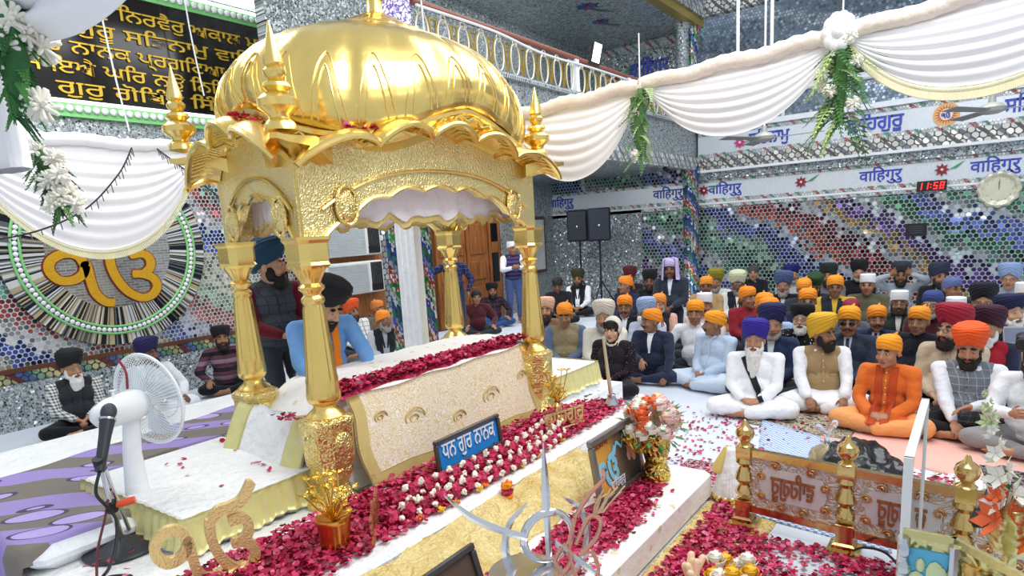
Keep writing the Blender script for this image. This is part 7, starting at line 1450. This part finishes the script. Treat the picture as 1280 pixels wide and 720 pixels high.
P(12.55, 7.19, -1.23, 'man in black vest and white sleeves seated alone before the mirror wall', 2, 'sit', 'clasp', 'tan', ('turban', '#3a3a22'), ('full', 'black'), top='#eef0f4', vest=('#17191f', 'open', '#eef0f4'), bottom='#191b21', s=1.08, hs=1.2)
P(11.34, 6.98, -1.1, 'person in black with dark hair slumped left of the man in white sleeves', 2, 'sit', 'lap', 'dark', ('hair', '#1c1818'), None, hp=20, top='#1a1a20', bottom='#15161a', s=1.08, hs=1.2)
P(12.15, -0.40, -1.69, 'grey haired man in grey shirt and loose light blue turban at the right', 2, 'sit', 'lap', 'mid', ('turban', '#8fa6cc'), ('mustache', 'grey'), top='#8d96a0', glasses='clear', hidden_legs=True, s=1.08, hs=1.2)
P(9.90, -0.49, -1.62, 'person in white shirt cut by the right edge above the navy turban', 2, 'sit', 'lap', 'mid', ('cap', '#e8e8ea'), None, top='#dfe2e6', hidden_legs=True, s=1.08, hs=1.2)
# people on the left and behind the canopy
P(2.79, 8.12, -.25, 'old man with long white beard, black turban and gingham sleeves by the wall', 0, 'sit', 'lap', 'mid', ('turban', '#131215'), ('verylong', 'white'), hy=22, hp=6, top=PLAID, vest=('#262b30', 'open', '#26292e'), bottom='#101115', s=1.0, w=1.08)
P(3.62, 8.1, -.2, 'man in white kurta and navy turban half hidden behind the electric fan', 1, 'sit', 'knees', 'dark', ('turban', '#1c1a4c'), ('full', 'black'), hy=30, top='#eef0f3', bottom='#eef0f3', kurta=True)
P(4.72, 8.35, -.38, 'man in striped mauve sweater and black turban seated by the wall', 0, 'sit', 'knees', 'tan', ('round', '#15100f'), ('full', 'black'), top=STRIPE, bottom='#14141a')
P(3.42, 5.1, -.15, 'bearded man in grey checked vest and teal turban standing behind the left pillars', 0, 'stand', 'lap', 'light', ('turban', '#123c58'), ('full', 'black'), hy=48, top='#6a1424', vest=(TWILL, 'closed'), bottom='#3a3d46', z=.27, s=1.1, dzo=.62, w=1.1, hs=1.25)
P(3.50, 4.66, -.25, 'man in sky blue shirt and black turban leaning over the scripture bed', 0, 'kneel', 'bed', 'light', ('turban', '#15161c'), ('full', 'black'), hy=22, hp=36, top='#6fa3dc', bottom='#2a2d36', stole=('#ee8420', 'short'), lean=24, z=.27, w=1.15, s=1.12, hs=1.2, dzo=.36)
P(7.0, 8.3, -.55, 'man in white check shirt and orange turban seated beneath the air conditioners', 2, 'sit', 'lap', 'tan', ('turban', '#e2561c'), ('full', 'black'), hy=30, top=CHKW, z=.06, bottom='#30343e')
P(7.75, 8.5, -.5, 'person in orange kerchief peeping beside the check shirted man', 2, 'sit', 'lap', 'tan', KER('#d9823a'), None, hy=40, top='#7a6a5c', bottom='#30343e')
P(6.62, 7.16, -.7, 'man in black vest and orange kerchief seated left of the white draped column', 2, 'sit', 'lap', 'dark', KER('#ee8a1e'), ('full', 'grey'), hy=35, top='#b8bac0', vest=('#191b22', 'open', '#9a9ca2'), bottom='#3a4a72')
P(10.7, 8.2, -.75, 'man in dark plaid jacket and jeans with a black turban seated by the door', 2, 'sit', 'knees', 'tan', ('round', '#131318'), ('full', 'black'), top=DPLAID, bottom='#2c4a7e')
P(9.6, 7.75, -.75, 'person in maroon sweater seated behind the back right pillar', 2, 'sit', 'knees', 'tan', ('hair', '#1c1614'), None, top='#4a1720', bottom='#2a2c34')
P(8.75, 7.55, -.6, 'man in navy clothes raising his hand behind the back right pillar', 2, 'stand', 'wave', 'tan', ('hair', '#18161a'), None, top=patterned('navy plaid', 'pane', '#1c2446', '#4a5680', 14), bottom='#24304e', s=1.0)
P(11.15, 7.95, -.75, 'man in white cap and striped navy sweater vest standing by the mirror wall', 2, 'stand', 'hold', 'tan', ('cap', '#ecedf0'), None, hy=25, top='#e8eaf0', vest=(NSTR, 'closed'), bottom='#4a5a8c', s=1.0)
# things they hold
def held(name, label, cat, c, size, m, yaw=0): return solo(name, MB().box(c, size, rotz(yaw), bevel=min(size) * .3), m, label, cat, c, 30)
held('phone', 'phone held up by the man in grey shirt near the wall', 'phone', (12.62, 1.02, .96), (.012, .16, .08), M_black)
tb = thing('tablet', 'silver edged tablet held by the man in navy turban at the right', 'tablet', (8.40, -.38, .55)); part('case', MB().box((8.40, -.38, .58), (.02, .26, .18), rotz(.3) @ roty(.25), bevel=.006), M_silver, tb, 30); part('screen', MB().box((8.387, -.384, .58), (.008, .23, .15), rotz(.3) @ roty(.25)), mat('grey screen', '#7c8498', .2), tb, 30)

vc = thing('video_camera', 'black video camera held up at the right edge beside the orange turban', 'camera', (6.0, -.30, .84)); part('body', MB().box((6.0, -.31, .92), (.16, .09, .13), bevel=.02), M_black, vc, 30); part('lens', MB().tube([(5.93, -.30, .93), (5.84, -.29, .93)], .035, 14), M_black, vc); part('grip', MB().tube([(6.02, -.33, .86), (6.03, -.34, .76)], .022, 10), M_black, vc)
